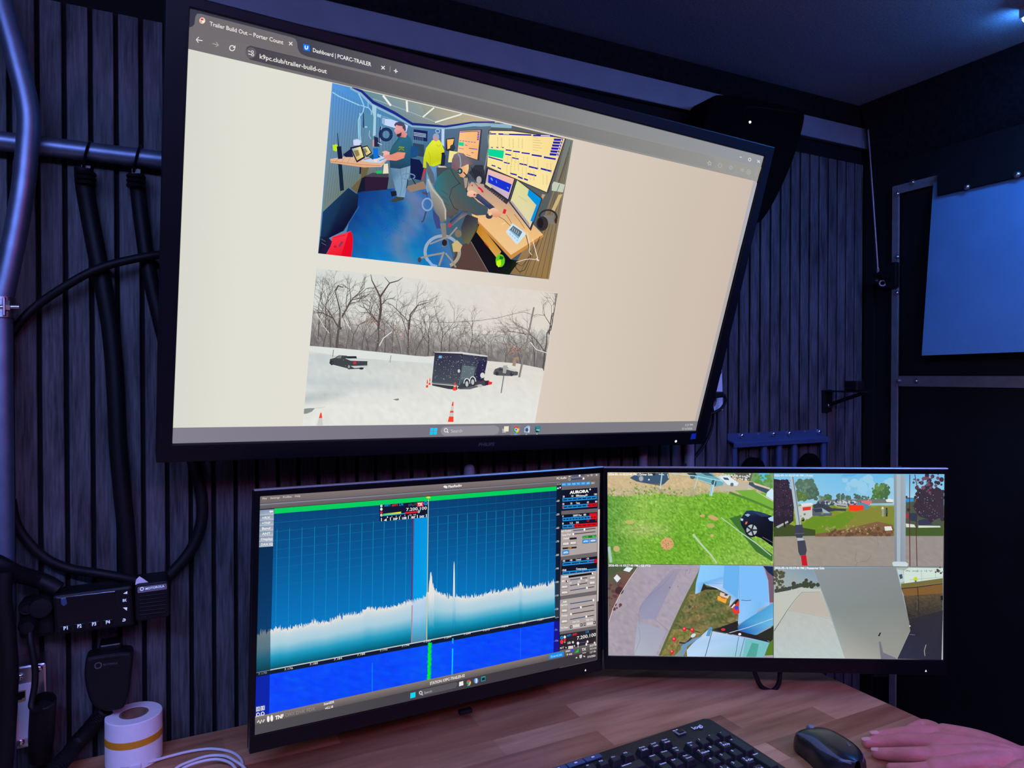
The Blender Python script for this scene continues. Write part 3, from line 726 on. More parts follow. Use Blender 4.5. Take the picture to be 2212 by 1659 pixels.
m = MB(); y = Za.cross(x).normalized(); m.box(a.lerp(b, .45), (b - a).length * .9, .0105, .0058, (x, y, Za)); m.build('plug_shell', M['wplastic'], wc, bevel=.0018, seg=3)
m = MB(); c = b + x * .004; m.box(c, .011, .0082, .003, (x, y, Za)); m.build('plug', M['galv'], wc, bevel=.001)

# ---- keyboard, built in its own axes and laid on the desk
k0 = onZ(1524, 1550, DESK + .018); k1 = onZ(1195, 1657.5, DESK + .018)      # far edge: right corner, then a point to the left
kx = (k0 - k1); kx.z = 0; kx.normalize(); ky = Za.cross(kx)
KW, KD = .440, .150
kc = Vector((k0.x, k0.y, DESK)) - kx * (KW - .004) - ky * KD        # near left corner
kb = thing('keyboard', 'black keyboard with white legends on the desk in front of the monitors', 'keyboard', kc + kx * KW / 2 + ky * KD / 2)
def K(u, v, w): return kc + kx * u + ky * v + Za * w
m = MB(); out = []
for (cx_, cy_, a0) in ((KW - .010, KD - .010, 0), (.010, KD - .010, 90), (.010, .010, 180), (KW - .010, .010, 270)):
    for k in range(6): a = math.radians(a0 + k * 18); out.append((cx_ + .010 * math.cos(a), cy_ + .010 * math.sin(a)))
def top(v): return .0115 + .0065 * v / KD
n = len(out)
vs = [K(u, v, .0022) for u, v in out] + [K(u, v, top(v) - .001) for u, v in out] + [K(KW / 2 + (u - KW / 2) * .995, KD / 2 + (v - KD / 2) * .988, top(v)) for u, v in out]
m.add(vs, [list(range(n)), list(range(2 * n, 3 * n))] + [(i, (i + 1) % n, n + (i + 1) % n, n + i) for i in range(n)] + [(n + i, n + (i + 1) % n, 2 * n + (i + 1) % n, 2 * n + i) for i in range(n)])
m.build('body', M['kb'], kb, smooth=True)
for u, v in ((.03, KD - .02), (KW - .03, KD - .02), (.03, .02), (KW - .03, .02)):
    m = MB(); m.box(K(u, v, .0012), .02, .012, .0022, (kx, ky, Za)); m.build('foot', M['rub'], kb)
P = .0190
def key(u, v, w=1., d=1., legend='', small=''):
    """key centred at (u, v)"""
    hw, hd = w * P / 2 - .0012, d * P / 2 - .0012; z0 = top(v) - .0005; z1 = z0 + .0078
    m = MB(); i = .0024
    b = [(-hw, -hd), (hw, -hd), (hw, hd), (-hw, hd)]; tp = [(-hw + i, -hd + i * .7), (hw - i, -hd + i * .7), (hw - i, hd - i * 1.2), (-hw + i, hd - i * 1.2)]
    m.add([K(u + a, v + c, z0) for a, c in b] + [K(u + a, v + c, z1 + .0008 * (c > 0)) for a, c in tp], [(3, 2, 1, 0), (4, 5, 6, 7)] + [(j, (j + 1) % 4, 4 + (j + 1) % 4, 4 + j) for j in range(4)])
    m.cur = 0
    nb = len(m.f)
    o = m.build('key', M['key'], kb, bevel=.0009)
    if legend:
        t = MB(); rows = legend.split('\n'); h = .0032 if len(rows[0]) < 2 else .0022
        for r, s_ in enumerate(rows):
            lettering(t, s_, K(u - hw + i + .0014, v + hd - i * 1.2 - .0012 - h - r * .0052, z1 + .0011 - r * .0003), kx, (ky + Za * .05).normalized(), h * 1.15, None, .03, .0001)
        t.build('lettering', M['print'], o)
    return o
ur = KW - .012          # right end of the number pad
vt = KD - .051          # number row
rows_np = [['Num\nlk', '/', '*', '-'], ['7\nHome', '8', '9\nPgUp', ''], ['4', '5', '6', ''], ['1\nEnd', '2', '3\nPgDn', ''], ['0\nIns', '', '.\nDel', '']]
for r in range(4):
    for c in range(4):
        if (r, c) in ((1, 3), (2, 3), (3, 3)): continue
        key(ur - (3.5 - c) * P, vt - r * P, 1, 1, rows_np[r][c])
key(ur - .5 * P, vt - 1.5 * P, 1, 2, '+'); key(ur - .5 * P, vt - 3.5 * P, 1, 2, 'Enter')
key(ur - 3 * P, vt - 4 * P, 2, 1, '0\nIns'); key(ur - 1.5 * P, vt - 4 * P, 1, 1, '.\nDel')
un = ur - 4 * P - .006
nav = [['Insert', 'Home', 'Page\nUp'], ['Delete', 'End', 'Page\nDown']]
for r in range(2):
    for c in range(3): key(un - (2.5 - c) * P, vt - r * P, 1, 1, nav[r][c])
key(un - 1.5 * P, vt - 3 * P, 1, 1, '^')
for c in range(3): key(un - (2.5 - c) * P, vt - 4 * P, 1, 1, '<v>'[c])
vf = vt + P + .003
for c, s_ in enumerate(('Prt Sc\nSysRq', 'Scroll\nLock', 'Pause\nBreak')): key(un - (2.5 - c) * P, vf, 1, .8, s_)
um = un - 3 * P - .006
for c in range(4): key(um - (3.5 - c) * P, vf, 1, .8, 'F%d' % (9 + c))
for c in range(4): key(um - (3.5 - c) * P - 4.5 * P, vf, 1, .8, 'F%d' % (5 + c))
key(um - 1 * P, vt, 2, 1, 'backspace')
for c, s_ in enumerate(('7', '8', '9', '0', '-', '=')): key(um - 2 * P - (5.5 - c) * P, vt, 1, 1, s_)
key(um - .75 * P, vt - P, 1.5, 1, '\\')
for c, s_ in enumerate(('U', 'I', 'O', 'P', '[', ']')): key(um - 1.5 * P - (5.5 - c) * P, vt - P, 1, 1, s_)
key(um - 1.1 * P, vt - 2 * P, 2.2, 1, 'enter')
for c, s_ in enumerate(('J', 'K', 'L', ';', "'")): key(um - 2.2 * P - (4.5 - c) * P, vt - 2 * P, 1, 1, s_)
key(um - 1.35 * P, vt - 3 * P, 2.7, 1, 'shift')
for c, s_ in enumerate(('M', ',', '.', '/')): key(um - 2.7 * P - (3.5 - c) * P, vt - 3 * P, 1, 1, s_)
# media strip, switch and logo on the far edge
for i, s_ in enumerate(('', '', '')):
    u = um - .035 - i * .026; m = MB(); m.box(K(u - .012, KD - .0075, top(KD) + .0006), .0245, .0085, .002, (kx, ky, Za)); o = m.build('media_button', M['rackblue'], kb, bevel=.0008)
    m = MB(); m.box(K(u - .012, KD - .0075, top(KD) + .0018), .004, .0022, .0003, (kx, ky, Za)); m.build('symbol', M['print'], o)
us = ur - .052
m = MB(); m.box(K(us, KD - .0135, top(KD) + .0004), .014, .010, .0016, (kx, ky, Za)); o = m.build('switch_frame', M['grey'], kb, bevel=.0006)
m = MB(); m.box(K(us + .0005, KD - .0135, top(KD) + .0014), .0085, .0065, .0018, (kx, ky, Za)); m.build('switch', M['bplg'], o, bevel=.0006)
m = MB()
for j in range(2): m.box(K(us - .004 + j * .005, KD - .0058, top(KD) + .0001), .0034, .0012, .0003, (kx, ky, Za))
m.build('symbol', M['print'], kb)
m = MB(); lettering(m, 'logi', K(ur - .030, KD - .0175, top(KD) + .0002), kx, ky, .0072, .0165, .02, .0002); m.build('logo', M['print'], kb)

# ---- mouse
mc = onZ(1790, 1647, DESK)
ma = thing('computer_mouse', 'black wireless mouse with a slate blue side stripe, beside the fingertips', 'mouse', (mc.x, mc.y, DESK))
mdir = onZ(1738, 1606, DESK) - onZ(1842, 1688, DESK); mdir.z = 0; mdir.normalize(); ms = Vector((mdir.y, -mdir.x, 0))      # nose direction, right side
ML, MW, MHt = .104, .060, .034
def mpt(t, a, sc=1., lift=0.):
    """t 0 tail .. 1 nose, a 0..pi across from right to left"""
    l = (t - .5) * ML
    wd = MW / 2 * (1 - abs(2 * t - 1) ** 3.4) ** .5 * (1 - .10 * math.exp(-((t - .58) / .16) ** 2))
    h = MHt * (1 - abs((t - .40) / .62) ** 2.6) ** .55 if abs((t - .40) / .62) < 1 else 0
    ca, sa = math.cos(a), math.sin(a)
    x = wd * math.copysign(abs(ca) ** .62, ca); z = h * abs(sa) ** .62
    return Vector((mc.x, mc.y, DESK + .0022)) + mdir * (l * sc) + ms * (x * sc) + Za * (z * sc + lift)
def shell(a0, a1, t0, t1, sc, lift=0., nt=28, na=22):
    m = MB(); vs = []; fs = []
    for i in range(nt + 1):
        for j in range(na + 1): vs.append(mpt(t0 + (t1 - t0) * i / nt, a0 + (a1 - a0) * j / na, sc, lift))
    for i in range(nt):
        for j in range(na): p = i * (na + 1) + j; fs.append((p, p + 1, p + na + 2, p + na + 1))
    m.add(vs, fs); return m
m = shell(0, math.pi, .004, .985, 1.0); 
ring = []
mb_ = m
bt = MB(); bt.prism([mpt(t, 0, .97) - Za * .0018 for t in [i / 20 * .97 + .01 for i in range(21)]] + [mpt(t, math.pi, .97) - Za * .0018 for t in [.98 - i / 20 * .97 for i in range(21)]], (0, 0, .006)); bt.build('base', M['rub'], ma)
m.build('body', M['mousetop'], ma, smooth=True)
for a0, a1 in ((.60, .94), (math.pi - .94, math.pi - .60)):
    sm_ = MB(); vs = []; fs = []; N = 30
    for i in range(N + 1):
        t = .02 + .95 * i / N; w_ = .16 + .26 * math.sin(math.pi * min(1, max(0, (t - .05) / .8))) ** 2
        sh_ = (.42 - .5 * t) * (1 if a0 < 1.5 else -1)
        mid = (a0 + a1) / 2 + sh_ * .35
        for j in range(7): vs.append(mpt(t, mid + (j / 6 - .5) * w_ * .95, 1.008, .0001))
    for i in range(N):
        for j in range(6): p = i * 7 + j; fs.append((p, p + 1, p + 8, p + 7))
    sm_.add(vs, fs); o = sm_.build('side_stripe', M['mousegrey'], ma, smooth=True)
m = MB(); wp = mpt(.84, math.pi / 2) - Za * .003; m.lathe(wp - ms * .0035, ms, [(.0055, 0), (.0066, .0012), (.0066, .0058), (.0055, .007)], 22); m.build('scroll_wheel', M['grey'], ma, smooth=True)
m = MB(); lp = mpt(.30, math.pi / 2, 1.0, .0006); 
lettering(m, 'logi', mpt(.22, math.pi * .44, 1.004, .0004), mdir, (ms * -1), .0042, .011, .02, 0.); m.build('logo', M['grey'], ma)
# cable loop hanging below the right desktop monitor
def hiw(x, y, w=-.012): return HI.px(x, y, w)
o = pipe('cable', 'black cable loop hanging below the right desktop monitor onto the desk', [hiw(1622, 1425), hiw(1633, 1460), hiw(1642, 1480), hiw(1655, 1490), hiw(1668, 1492), hiw(1679, 1483), hiw(1684, 1465), hiw(1685, 1425)], .0037, M['rub'], 'cable', None, 10)

# ================================================================ behind the big monitor, right-hand side
CYf = D - .072
outl = [(1522, 262), (1530, 232), (1545, 206), (1572, 204), (1612, 208), (1660, 218), (1712, 230), (1735, 239), (1740, 255), (1731, 296), (1717, 340), (1697, 390), (1672, 440), (1652, 471), (1640, 481), (1620, 485), (1588, 470), (1540, 400), (1524, 320)]
sm = [(p.x, p.y) for p in smooth_path([Vector((*p, 0)) for p in outl + outl[:1]], 4)][:-1]
bc = thing('equipment_case', 'black rounded case on the wall behind the upper right corner of the big monitor', 'case', onY(1630, 350, D - .03))
m = MB(); m.prism([onY(x, y, CYf) for x, y in sm], (0, D - .008 - CYf, 0)); m.build('shell', M['felt'], bc, bevel=.006, seg=3)
m = MB(); m.tube(smooth_path([onY(1607, 243, CYf - .0004), onY(1612, 233, CYf - .0004), onY(1630, 231, CYf - .0004), onY(1680, 237, CYf - .0004), onY(1722, 243, CYf - .0004)], 6), .0008, 6); m.build('seam', M['bplg'], bc)
m = MB(); m.lathe(onY(1619.5, 264, CYf - .0002), (0, -1, 0), [(.0024, 0), (.0022, .0018), (.001, .0028)], 12); m.build('indicator_light', M['ledblue'], bc, smooth=True)
# power outlet and plug behind the lower right edge
t = thing('power_outlet', 'pale outlet plate on the slats beside the lower right edge of the big monitor', 'outlet', onY(1548, 850, D - .002))
m = MB(); m.prism([onY(x, y, D - .004) for x, y in ((1510, 800), (1560, 798), (1562, 886), (1512, 890))], (0, .0038, 0)); m.build('face_plate', M['wplastic'], t, bevel=.001)
m = MB(); m.lathe(onY(1538, 868, D - .0042), (0, -1, 0), [(.011, 0), (.011, .0012)], 20); m.build('socket', M['grey'], t)
t = thing('power_plug', 'black plug in the outlet beside the big monitor, its cord curling down', 'plug', onY(1552, 855, D - .02))
m = MB(); m.prism([onY(x, y, D - .024) for x, y in ((1535, 848), (1564, 846), (1566, 858), (1536, 862))], (0, .019, 0)); m.build('plug_body', M['bpl'], t, bevel=.002)
m = MB(); m.tube(smooth_path([onY(*p) for p in ((1564, 852, D - .022), (1567, 866, D - .022), (1558, 882, D - .02), (1540, 892, D - .018), (1520, 897, D - .014), (1500, 900, D - .014))], 8), .0028, 8); m.build('cord', M['rub'], t, smooth=True)
t = thing('power_plug', 'upper black plug with a small cord loop at the big monitor right edge', 'plug', onY(1550, 805, D - .02))
m = MB(); m.prism([onY(x, y, D - .022) for x, y in ((1530, 806), (1552, 804), (1553, 815), (1530, 818))], (0, .0175, 0)); m.build('plug_body', M['bpl'], t, bevel=.002)
m = MB(); m.tube(smooth_path([onY(*p) for p in ((1550, 812, D - .020), (1556, 804, D - .020), (1552, 794, D - .018), (1540, 788, D - .016), (1520, 786, D - .012))], 8), .0026, 8); m.build('cord', M['rub'], t, smooth=True)
cable('thin black cord falling past the slats from the big monitor towards the right desktop monitor', [(1534, 860, D - .014), (1540, 890, D - .010), (1539, 915, D - .008), (1530, 945, D - .008), (1512, 975, D - .010), (1490, 998, D - .012), (1465, 1012, D - .014), (1440, 1020, D - .016)], .0026, None)
for lab, px, r in (('grey upright conduit on the slats just above the left end of the right desktop monitor', 1389, .0085), ('grey upright conduit below the lower right corner of the big monitor', 1489, .0095)):
    p = onY(px, 990, D - .012); m = MB(); m.tube([(p.x, D - .012, DESK + .0005), (p.x, D - .012, 1.0), (p.x, D - .012, 1.22)], r, 16)
    o = m.build('conduit', M['grey'], None, loc=(p.x, D - .012, DESK), smooth=True); tag(o, lab, 'conduit', 'grey conduits below the big monitor')

# ---- blue-lit steel hanger rail with four hooks
hr = thing('hanger_rail', 'dark blue steel hanger rail with bolts on the slats above the right desktop monitor', 'rack', onY(1690, 970, D - .02))
zt = onY(1690, 931, D).z; yl = D - .020; x0 = onY(1585, 948, yl).x; x1 = onY(1790, 941, yl).x
m = MB(); m.box(((x0 + x1) / 2, D - .002, zt - .0065), x1 - x0, .0038, .013)
m.prism([(x0, D - .0039, zt - .012), (x0, yl, zt - .0165), (x0, yl - .0014, zt - .0180), (x0, yl - .0014, zt - .0265), (x0, yl + .0012, zt - .0265), (x0, yl + .0012, zt - .0185), (x0, D - .0039, zt - .0150)], (x1 - x0, 0, 0))
m.build('rail', M['rackblue'], hr)
m = MB(); m.box((x0 + .005, yl + .0026, zt - .088), .011, .0026, .122); m.build('end_plate', M['rackblue'], hr)
for px in (1601, 1669.5, 1703.5, 1768):
    p = onY(px, 941 - (px - 1600) * .05, D - .004); m = MB(); m.lathe(p, (0, -1, 0), [(.0052, 0), (.0052, .0018), (.0046, .0036), (.0032, .0050), (.0014, .0057)], 16); m.build('bolt', M['screw'], hr, smooth=True)
for px in (1637, 1738):
    p = onY(px, 939 - (px - 1600) * .05, D - .004); m = MB(); m.lathe(p, (0, -1, 0), [(.0024, 0), (.0020, .0014)], 10); m.build('small_screw', M['strap'], hr)
for px in (1650, 1682, 1715, 1778):
    p = onY(px, 985, D - .011); m = MB()
    m.tube([(p.x, D - .011, zt - .017), (p.x, D - .011, zt - .05), (p.x, D - .011, zt - .15)], .0066, 16); m.build('hook_tube', M['rackblue'], hr, smooth=True)
for lab, px in (('black padded ear cup hanging at the left end of the hanger rail', 1630), ('black padded ear cup hanging at the right end of the hanger rail', 1752)):
    p = onY(px, 1000, D - .032); m = MB(); m.lathe((p.x, D - .0180, zt - .078), (0, -1, 0), [(.026, 0), (.031, .005), (.031, .014), (.026, .019), (.010, .017)], 28)
    o = m.build('headphone_cup', M['felt'], None, loc=(p.x, D - .024, zt - .078), smooth=True); tag(o, lab, 'headphones', 'ear cups on the hanger rail')
# ---- small shelf bracket
sb = thing('shelf_bracket', 'small black triangular bracket on the slats above the hanger rail', 'bracket', onY(1800, 860, D))
m = MB(); m.prism([onY(x, y, D - .003) for x, y in ((1777, 843), (1797, 842), (1797, 889), (1777, 891))], (0, .0028, 0)); m.build('wall_plate', M['bpl'], sb)
pa = onY(1779, 845, D); 
m = MB(); m.box((pa.x + .014, D - .045, pa.z), .026, .088, .003); m.build('shelf_arm', M['bpl'], sb)
m = MB(); m.tube([(pa.x + .014, D - .004, pa.z - .030), (pa.x + .014, D - .084, pa.z - .003)], .004, 8); m.build('brace', M['bpl'], sb)
m = MB(); q = (pa.x + .014, D - .066, pa.z + .012); m.box(q, .026, .03, .022); m.build('pad', M['rub'], sb, bevel=.003)
m = MB(); m.lathe(onY(1791, 876, D - .003), (0, -1, 0), [(.0052, 0), (.0052, .0016), (.0035, .003), (.001, .0034)], 14); m.build('screw', M['screw'], sb, smooth=True)

# ================================================================ the hand
def capsule(m, pts, rs, n=14):
    """tapered rounded limb through the points"""
    P_ = smooth_path(pts, 6); k = len(P_); R_ = []
    for i in range(k):
        t = i / 6; j = min(int(t), len(rs) - 2); f = t - j; R_.append(rs[j] * (1 - f) + rs[j + 1] * f)
    m.tube(P_, R_, n); m.ball(P_[0], R_[0] * .995, n); m.ball(P_[-1], R_[-1] * .995, n)
def hz(x, y, h): return onZ(x, y, DESK + h)
hd = thing('person', 'hand of a person resting palm down on the desk beside the mouse, dark sleeve behind', 'person', hz(1990, 1610, 0))
hm = MB()
# metacarpal heads (knuckles), wrist and fingers: index, middle, ring, little, thumb
kn = [hz(2040, 1583, .026), hz(2022, 1604, .027), hz(2020, 1630, .024), hz(2020, 1660, .019)]
ax = (hz(1872, 1601, .008) - kn[1]); ax.z = 0; ax.normalize(); sd = Vector((ax.y, -ax.x, 0))
wr = kn[1] - ax * .092 - Vector((0, 0, 0)) ; wr = Vector((wr.x + .004, wr.y - .018, DESK + .032))
fingers = [
    ([kn[0], hz(1972, 1583, .020), hz(1925, 1587, .012), hz(1890, 1590, .0078)], [.0100, .0092, .0082, .0068]),
    ([kn[1], hz(1962, 1600, .021), hz(1910, 1602, .0125), hz(1872, 1604.5, .0078)], [.0108, .0096, .0085, .0070]),
    ([kn[2], hz(1970, 1630, .0195), hz(1926, 1629, .0120), hz(1893, 1627, .0076)], [.0102, .0092, .0082, .0068]),
    ([kn[3], hz(1980, 1662, .0150), hz(1950, 1661, .0100), hz(1924, 1659, .0068)], [.0090, .0080, .0072, .0060])]
for p, r in fingers: capsule(hm, p, r)
for i, k in enumerate(kn): capsule(hm, [k, k.lerp(wr, .45) + Vector((0, 0, .004)), wr + sd * (.010 * (i - 1.3))], [.0118, .0135, .0150])
for i in range(3): 
    a = kn[i].lerp(kn[i + 1], .5) - Vector((0, 0, .004)); capsule(hm, [a, a.lerp(wr, .5), wr], [.0105, .0135, .015])
th = [wr + ax * .020 - sd * .024 + Vector((0, 0, -.006)), wr + ax * .050 - sd * .036 + Vector((0, 0, -.010)), hz(2015, 1574, .012), hz(1968, 1577, .0098)]
capsule(hm, th, [.0165, .0128, .0100, .0078])
el = wr - ax * .16 + Vector((.0, -.10, .010))
capsule(hm, [wr, wr.lerp(el, .5), el], [.0225, .0260, .031], 18)
body = hm.build('body', M['skin'], hd, smooth=True)
rm = body.modifiers.new('fuse', 'REMESH'); rm.mode = 'VOXEL'; rm.voxel_size = .0013
sm2 = body.modifiers.new('soften', 'SMOOTH'); sm2.factor = .5; sm2.iterations = 9
dg = bpy.context.evaluated_depsgraph_get(); dg.update()
nm = bpy.data.meshes.new_from_object(body.evaluated_get(dg)); body.modifiers.clear(); old = body.data; body.data = nm; nm.name = 'body'
for p_ in nm.polygons: p_.use_smooth = True
bpy.data.meshes.remove(old)
if not nm.materials: nm.materials.append(M['skin'])
for p, r in fingers[:3]:
    tip, prev = p[-1], p[-2]; f = (tip - prev).normalized(); s_ = f.cross(Za).normalized(); u = s_.cross(f)
    m = MB(); vs = []; fs = []; N = 8
    for i in range(N + 1):
        for j in range(N + 1):
            a = (i / N - .5) * 2; b = (j / N - .5) * 2
            rr = r[-1] * 1.02; wdt = .0052 * (1 - .18 * max(0, a) ** 2) * (1 if abs(a) < .75 else (1 - ((abs(a) - .75) / .25) ** 2 * .35))
            ang = b * wdt / rr
            vs.append(tip + f * (a * .0055 - .0004) + s_ * math.sin(ang) * rr + u * (math.cos(ang) * rr * .99 - max(0, a) ** 3 * .0008))
    for i in range(N):
        for j in range(N): q = i * (N + 1) + j; fs.append((q, q + 1, q + N + 2, q + N + 1))
    m.add(vs, fs); m.build('fingernail', M['nail'], hd, smooth=True)
m = MB(); s0 = wr.lerp(el, .42); dirs = (el - wr).normalized()
m.lathe(s0, dirs, [(.033, 0), (.036, .002), (.038, .02), (.0385, .06), (.041, .12), (.041, .16), (.034, .16), (.032, .05)], 30, closed=True); m.build('sleeve', M['sleeve'], hd, smooth=True)
# ================================================================ what the screens show
rnd = random.Random(11)
def mixc(a, b, t): return tuple(a[k] * (1 - t) + b[k] * t for k in range(3))
def ramp(st, t):
    for (t0, c0), (t1, c1) in zip(st, st[1:]):
        if t <= t1: return mixc(c0, c1, max(0, (t - t0) / (t1 - t0)))
    return st[-1][1]
# ---------------------------------------------------------------- big monitor: browser window
T = TV; T.o = (0, 0, 1)
top0 = lambda x: 18 + (x - 410) * 320 / 1240            # upper edge of the picture
bar0 = lambda x: 105 + (x - 405) * .2331                # lower edge of the tool bar
T.grid([(405, 105), (1634, 391.5), (1507, 910), (373, 924)], 16, 10, lambda u, v: ramp([(0, (216, 216, 205)), (.12, (224, 224, 212)), (.45, (228, 222, 210)), (.68, (218, 204, 190)), (.85, (209, 196, 179)), (1, (205, 188, 172))], u))  # page dims and warms rightward: viewing-angle falloff painted into its colours
T.grid([(410, 18), (1650, 338), (1636, 391.5), (404.5, 105)], 24, 1, lambda u, v: ramp([(0, (52, 53, 68)), (.2, (66, 66, 76)), (.4, (98, 99, 103)), (.7, (136, 138, 137)), (1, (150, 152, 156))], u))  # tab strip paler rightward: oblique-view glare painted into its colours
def bandq(x0, f0, x1, f1, g0, g1):  # strip between fractions of the bar height
    def p(x, f): return (x, top0(x) * (1 - f) + bar0(x) * f)
    return [p(x0, f0), p(x1, f0), p(x1, f1), p(x0, f1)]
def barc(u): return ramp([(0, (112, 107, 107)), (.2, (116, 113, 113)), (.5, (130, 129, 127)), (1, (156, 156, 149))], u)  # tool bar colours with the glare lift towards the right painted in
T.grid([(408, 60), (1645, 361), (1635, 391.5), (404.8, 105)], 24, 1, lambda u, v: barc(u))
# tab
T.poly([(408.6, 66), (409, 59), (416, 57), (420, 52), (422, 36), (426, 29.5), (434, 29.8), (630, 80.5), (638, 84), (642, 92), (643, 103), (646, 111), (651, 117), (662, 121.5), (655, 124)], (112, 107, 107))
# address field
pts0 = [(531, 107), (534, 100), (541, 98.5)]; pts1 = [(541, 128), (533, 122), (530, 114)]
T.poly([(541, 98.5)] + [(600, 113), (700, 137), (900, 185), (1200, 257), (1536, 337)] + [(1543, 343), (1545, 355), (1541, 362), (1534, 364)] + [(1200, 286.5), (900, 216), (700, 168), (600, 144), (541, 129), (533, 122), (530, 113), (533, 102)],
       [(70, 66, 72), (72, 68, 74), (84, 81, 85), (104, 101, 102), (122, 121, 120), (146, 147, 142), (147, 148, 143), (147, 148, 143), (147, 148, 143), (146, 147, 142), (122, 121, 120), (104, 101, 102), (84, 81, 85), (76, 72, 78), (70, 66, 72), (70, 66, 72), (70, 66, 72), (70, 66, 72)])  # address field lightens rightward, the same glare painted per corner
T.ell(542, 114, 11.5, 12, (98, 94, 98))
WT = (236, 232, 226)
T.lines([([(536, 110), (541, 111)], 1.6), ([(543, 118), (536.5, 116.4)], 1.6)], WT); T.ring(545, 112, 2.4, 2.4, 1.3, WT); T.ring(546, 118.6, 2.4, 2.4, 1.3, WT) ; 
T.ell(437, 44.5, 6.5, 6.8, (240, 205, 190)); T.ell(436.5, 42, 3, 2, (190, 60, 50)); T.ell(439, 46.5, 3, 2.2, (250, 240, 235)); T.ell(434.5, 47, 2, 1.6, (215, 150, 90))
T.text('Trailer Build Out \u2013 Porter Count', (453, 55), (612, 96), 9.2, WT, .012)
T.poly([(596, 84), (618, 90), (618, 104), (596, 98)], (113, 108, 108)) if False else None
T.lines([([(624.5, 90.5), (631.5, 98)], 1.8), ([(631.5, 90.8), (624.5, 97.6)], 1.8)], WT)
T.poly([(655, 94.5), (668.5, 97.5), (669, 111), (656, 108)], (0, 120, 255)); T.ring(662, 102.5, 2.7, 3.6, 2.2, (240, 245, 250), 12, 0, math.pi); T.lines([([(659.3, 98.5), (659.3, 102.6)], 2.2), ([(664.7, 99.6), (664.7, 103)], 2.2)], (240, 245, 250))
T.text('Dashboard | PCARC-TRAILER', (676, 112), (802, 143.5), 8.8, (240, 238, 236), .014)
T.lines([([(824, 142.5), (831, 150)], 1.8), ([(831, 142.8), (824, 149.6)], 1.8), ([(855, 149), (855, 158)], 1.7), ([(850.8, 152.6), (859.4, 154.6)], 1.7)], (245, 243, 240)); T.line([(843, 143.5), (842, 156)], 1.2, (150, 145, 142))
T.lines([([(437.5, 88), (424, 85.5)], 1.8), ([(429.5, 80), (424, 85.5), (428.5, 92)], 1.8)], WT)
T.lines([([(459, 94), (472, 97.5)], 1.6), ([(467, 91), (472, 97.5), (466, 101)], 1.6)], (178, 172, 164))
T.ring(501.5, 104, 5.4, 5.6, 1.9, WT, 20, .2, 5.4); T.poly([(508.5, 98), (508.5, 104.5), (502.5, 102.5)], WT)
T.text('k9pc.club/trailer-build-out', (561, 126), (706, 159), 10, WT, .014)
# window buttons and tool icons
W2 = (232, 230, 226); IC = (190, 184, 160)
T.lines([([(1598, 339), (1602.5, 340)], 1.5), ([(1636, 345.5), (1641.5, 352)], 1.3), ([(1641.5, 346.5), (1635.8, 351)], 1.3)], W2); T.ring(1619.5, 344.6, 2.6, 3.3, 1.3, W2)
st = [(1532.5 + (5 if k % 2 == 0 else 2.2) * math.sin(k * math.pi / 5), 353 - (5.4 if k % 2 == 0 else 2.4) * math.cos(k * math.pi / 5)) for k in range(11)]
T.line(st, 1.1, (205, 198, 165))
T.ring(1555.5, 357.5, 4, 4.6, 1, IC, 10); T.ring(1579, 362, 3.6, 4.2, 1.2, IC, 4); T.lines([([(1599, 365), (1604, 366)], 1), ([(1600, 368.6), (1605, 369.6)], 1), ([(1606, 364), (1604, 371)], 1)], IC); T.ring(1617.5, 371.5, 4, 4.8, 1, IC, 14); T.ell(1617.5, 371.5, 1.3, 1.6, IC)
T.dots([(1633, 372, .8), (1632.3, 375.4, .8), (1631.6, 379, .8)], (185, 182, 176))
# scroll bar
T.poly([(1628, 390.5), (1635.5, 391.5), (1507.5, 909.5), (1500.5, 909.6)], (178, 172, 172)); T.poly([(1631.5, 394), (1635.5, 395), (1602, 528), (1598, 527)], (172, 178, 190))
# task bar
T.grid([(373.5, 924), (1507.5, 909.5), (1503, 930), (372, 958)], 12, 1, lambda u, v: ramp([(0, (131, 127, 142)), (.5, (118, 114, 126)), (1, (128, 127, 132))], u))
T.poly([(961, 921.5), (1068, 919), (1076, 922), (1079, 928), (1076, 936), (1068, 939), (961, 941.5), (954, 938), (951.5, 931), (954, 924.5)], (146, 142, 150))
for (x, y) in ((930, 924.5), (938, 924.3), (929, 932.3), (937.2, 932)): T.poly([(x, y), (x + 6.8, y - .2), (x + 6, y + 6.6), (x - .8, y + 6.8)], (0, 205, 245))
T.ring(963.3, 929.5, 3.6, 3.8, 1.5, (235, 235, 238)); T.line([(966, 932), (968.5, 935)], 1.6, (235, 235, 238)); T.text('Search', (974.5, 934.5), (998.5, 933.8), 7.2, (205, 203, 208))
T.rect(1085, 926, 1093, 935, (176, 172, 168)); T.poly([(1089, 921), (1099, 920.6), (1098.5, 932), (1088.5, 932.4)], (238, 226, 198))
T.poly([(1104, 917.5), (1125, 917), (1124, 942.5), (1103, 943)], (128, 124, 133))
for k, c in enumerate(((225, 70, 55), (245, 190, 40), (50, 160, 80))):
    a0 = math.radians(-150 + k * 120); T.poly([(1115, 928)] + [(1115 + 6.6 * math.cos(a0 + i * math.radians(12)), 928 + 7 * math.sin(a0 + i * math.radians(12))) for i in range(11)], c)
T.ell(1115, 928, 3.4, 3.6, (240, 240, 240)); T.ell(1115, 928, 2.5, 2.7, (70, 130, 230)); T.rect(1110.5, 936.6, 1118, 938.6, (70, 180, 235))
T.poly([(1132, 934), (1133, 924), (1140, 919.5), (1145, 920), (1144, 935)], (150, 190, 215)); T.ell(1138, 928.5, 3.4, 4, (60, 80, 120)); T.line([(1143, 923), (1142, 934)], 1.6, (235, 235, 240)); T.ell(1137, 938, 1.4, 1, (200, 205, 215))
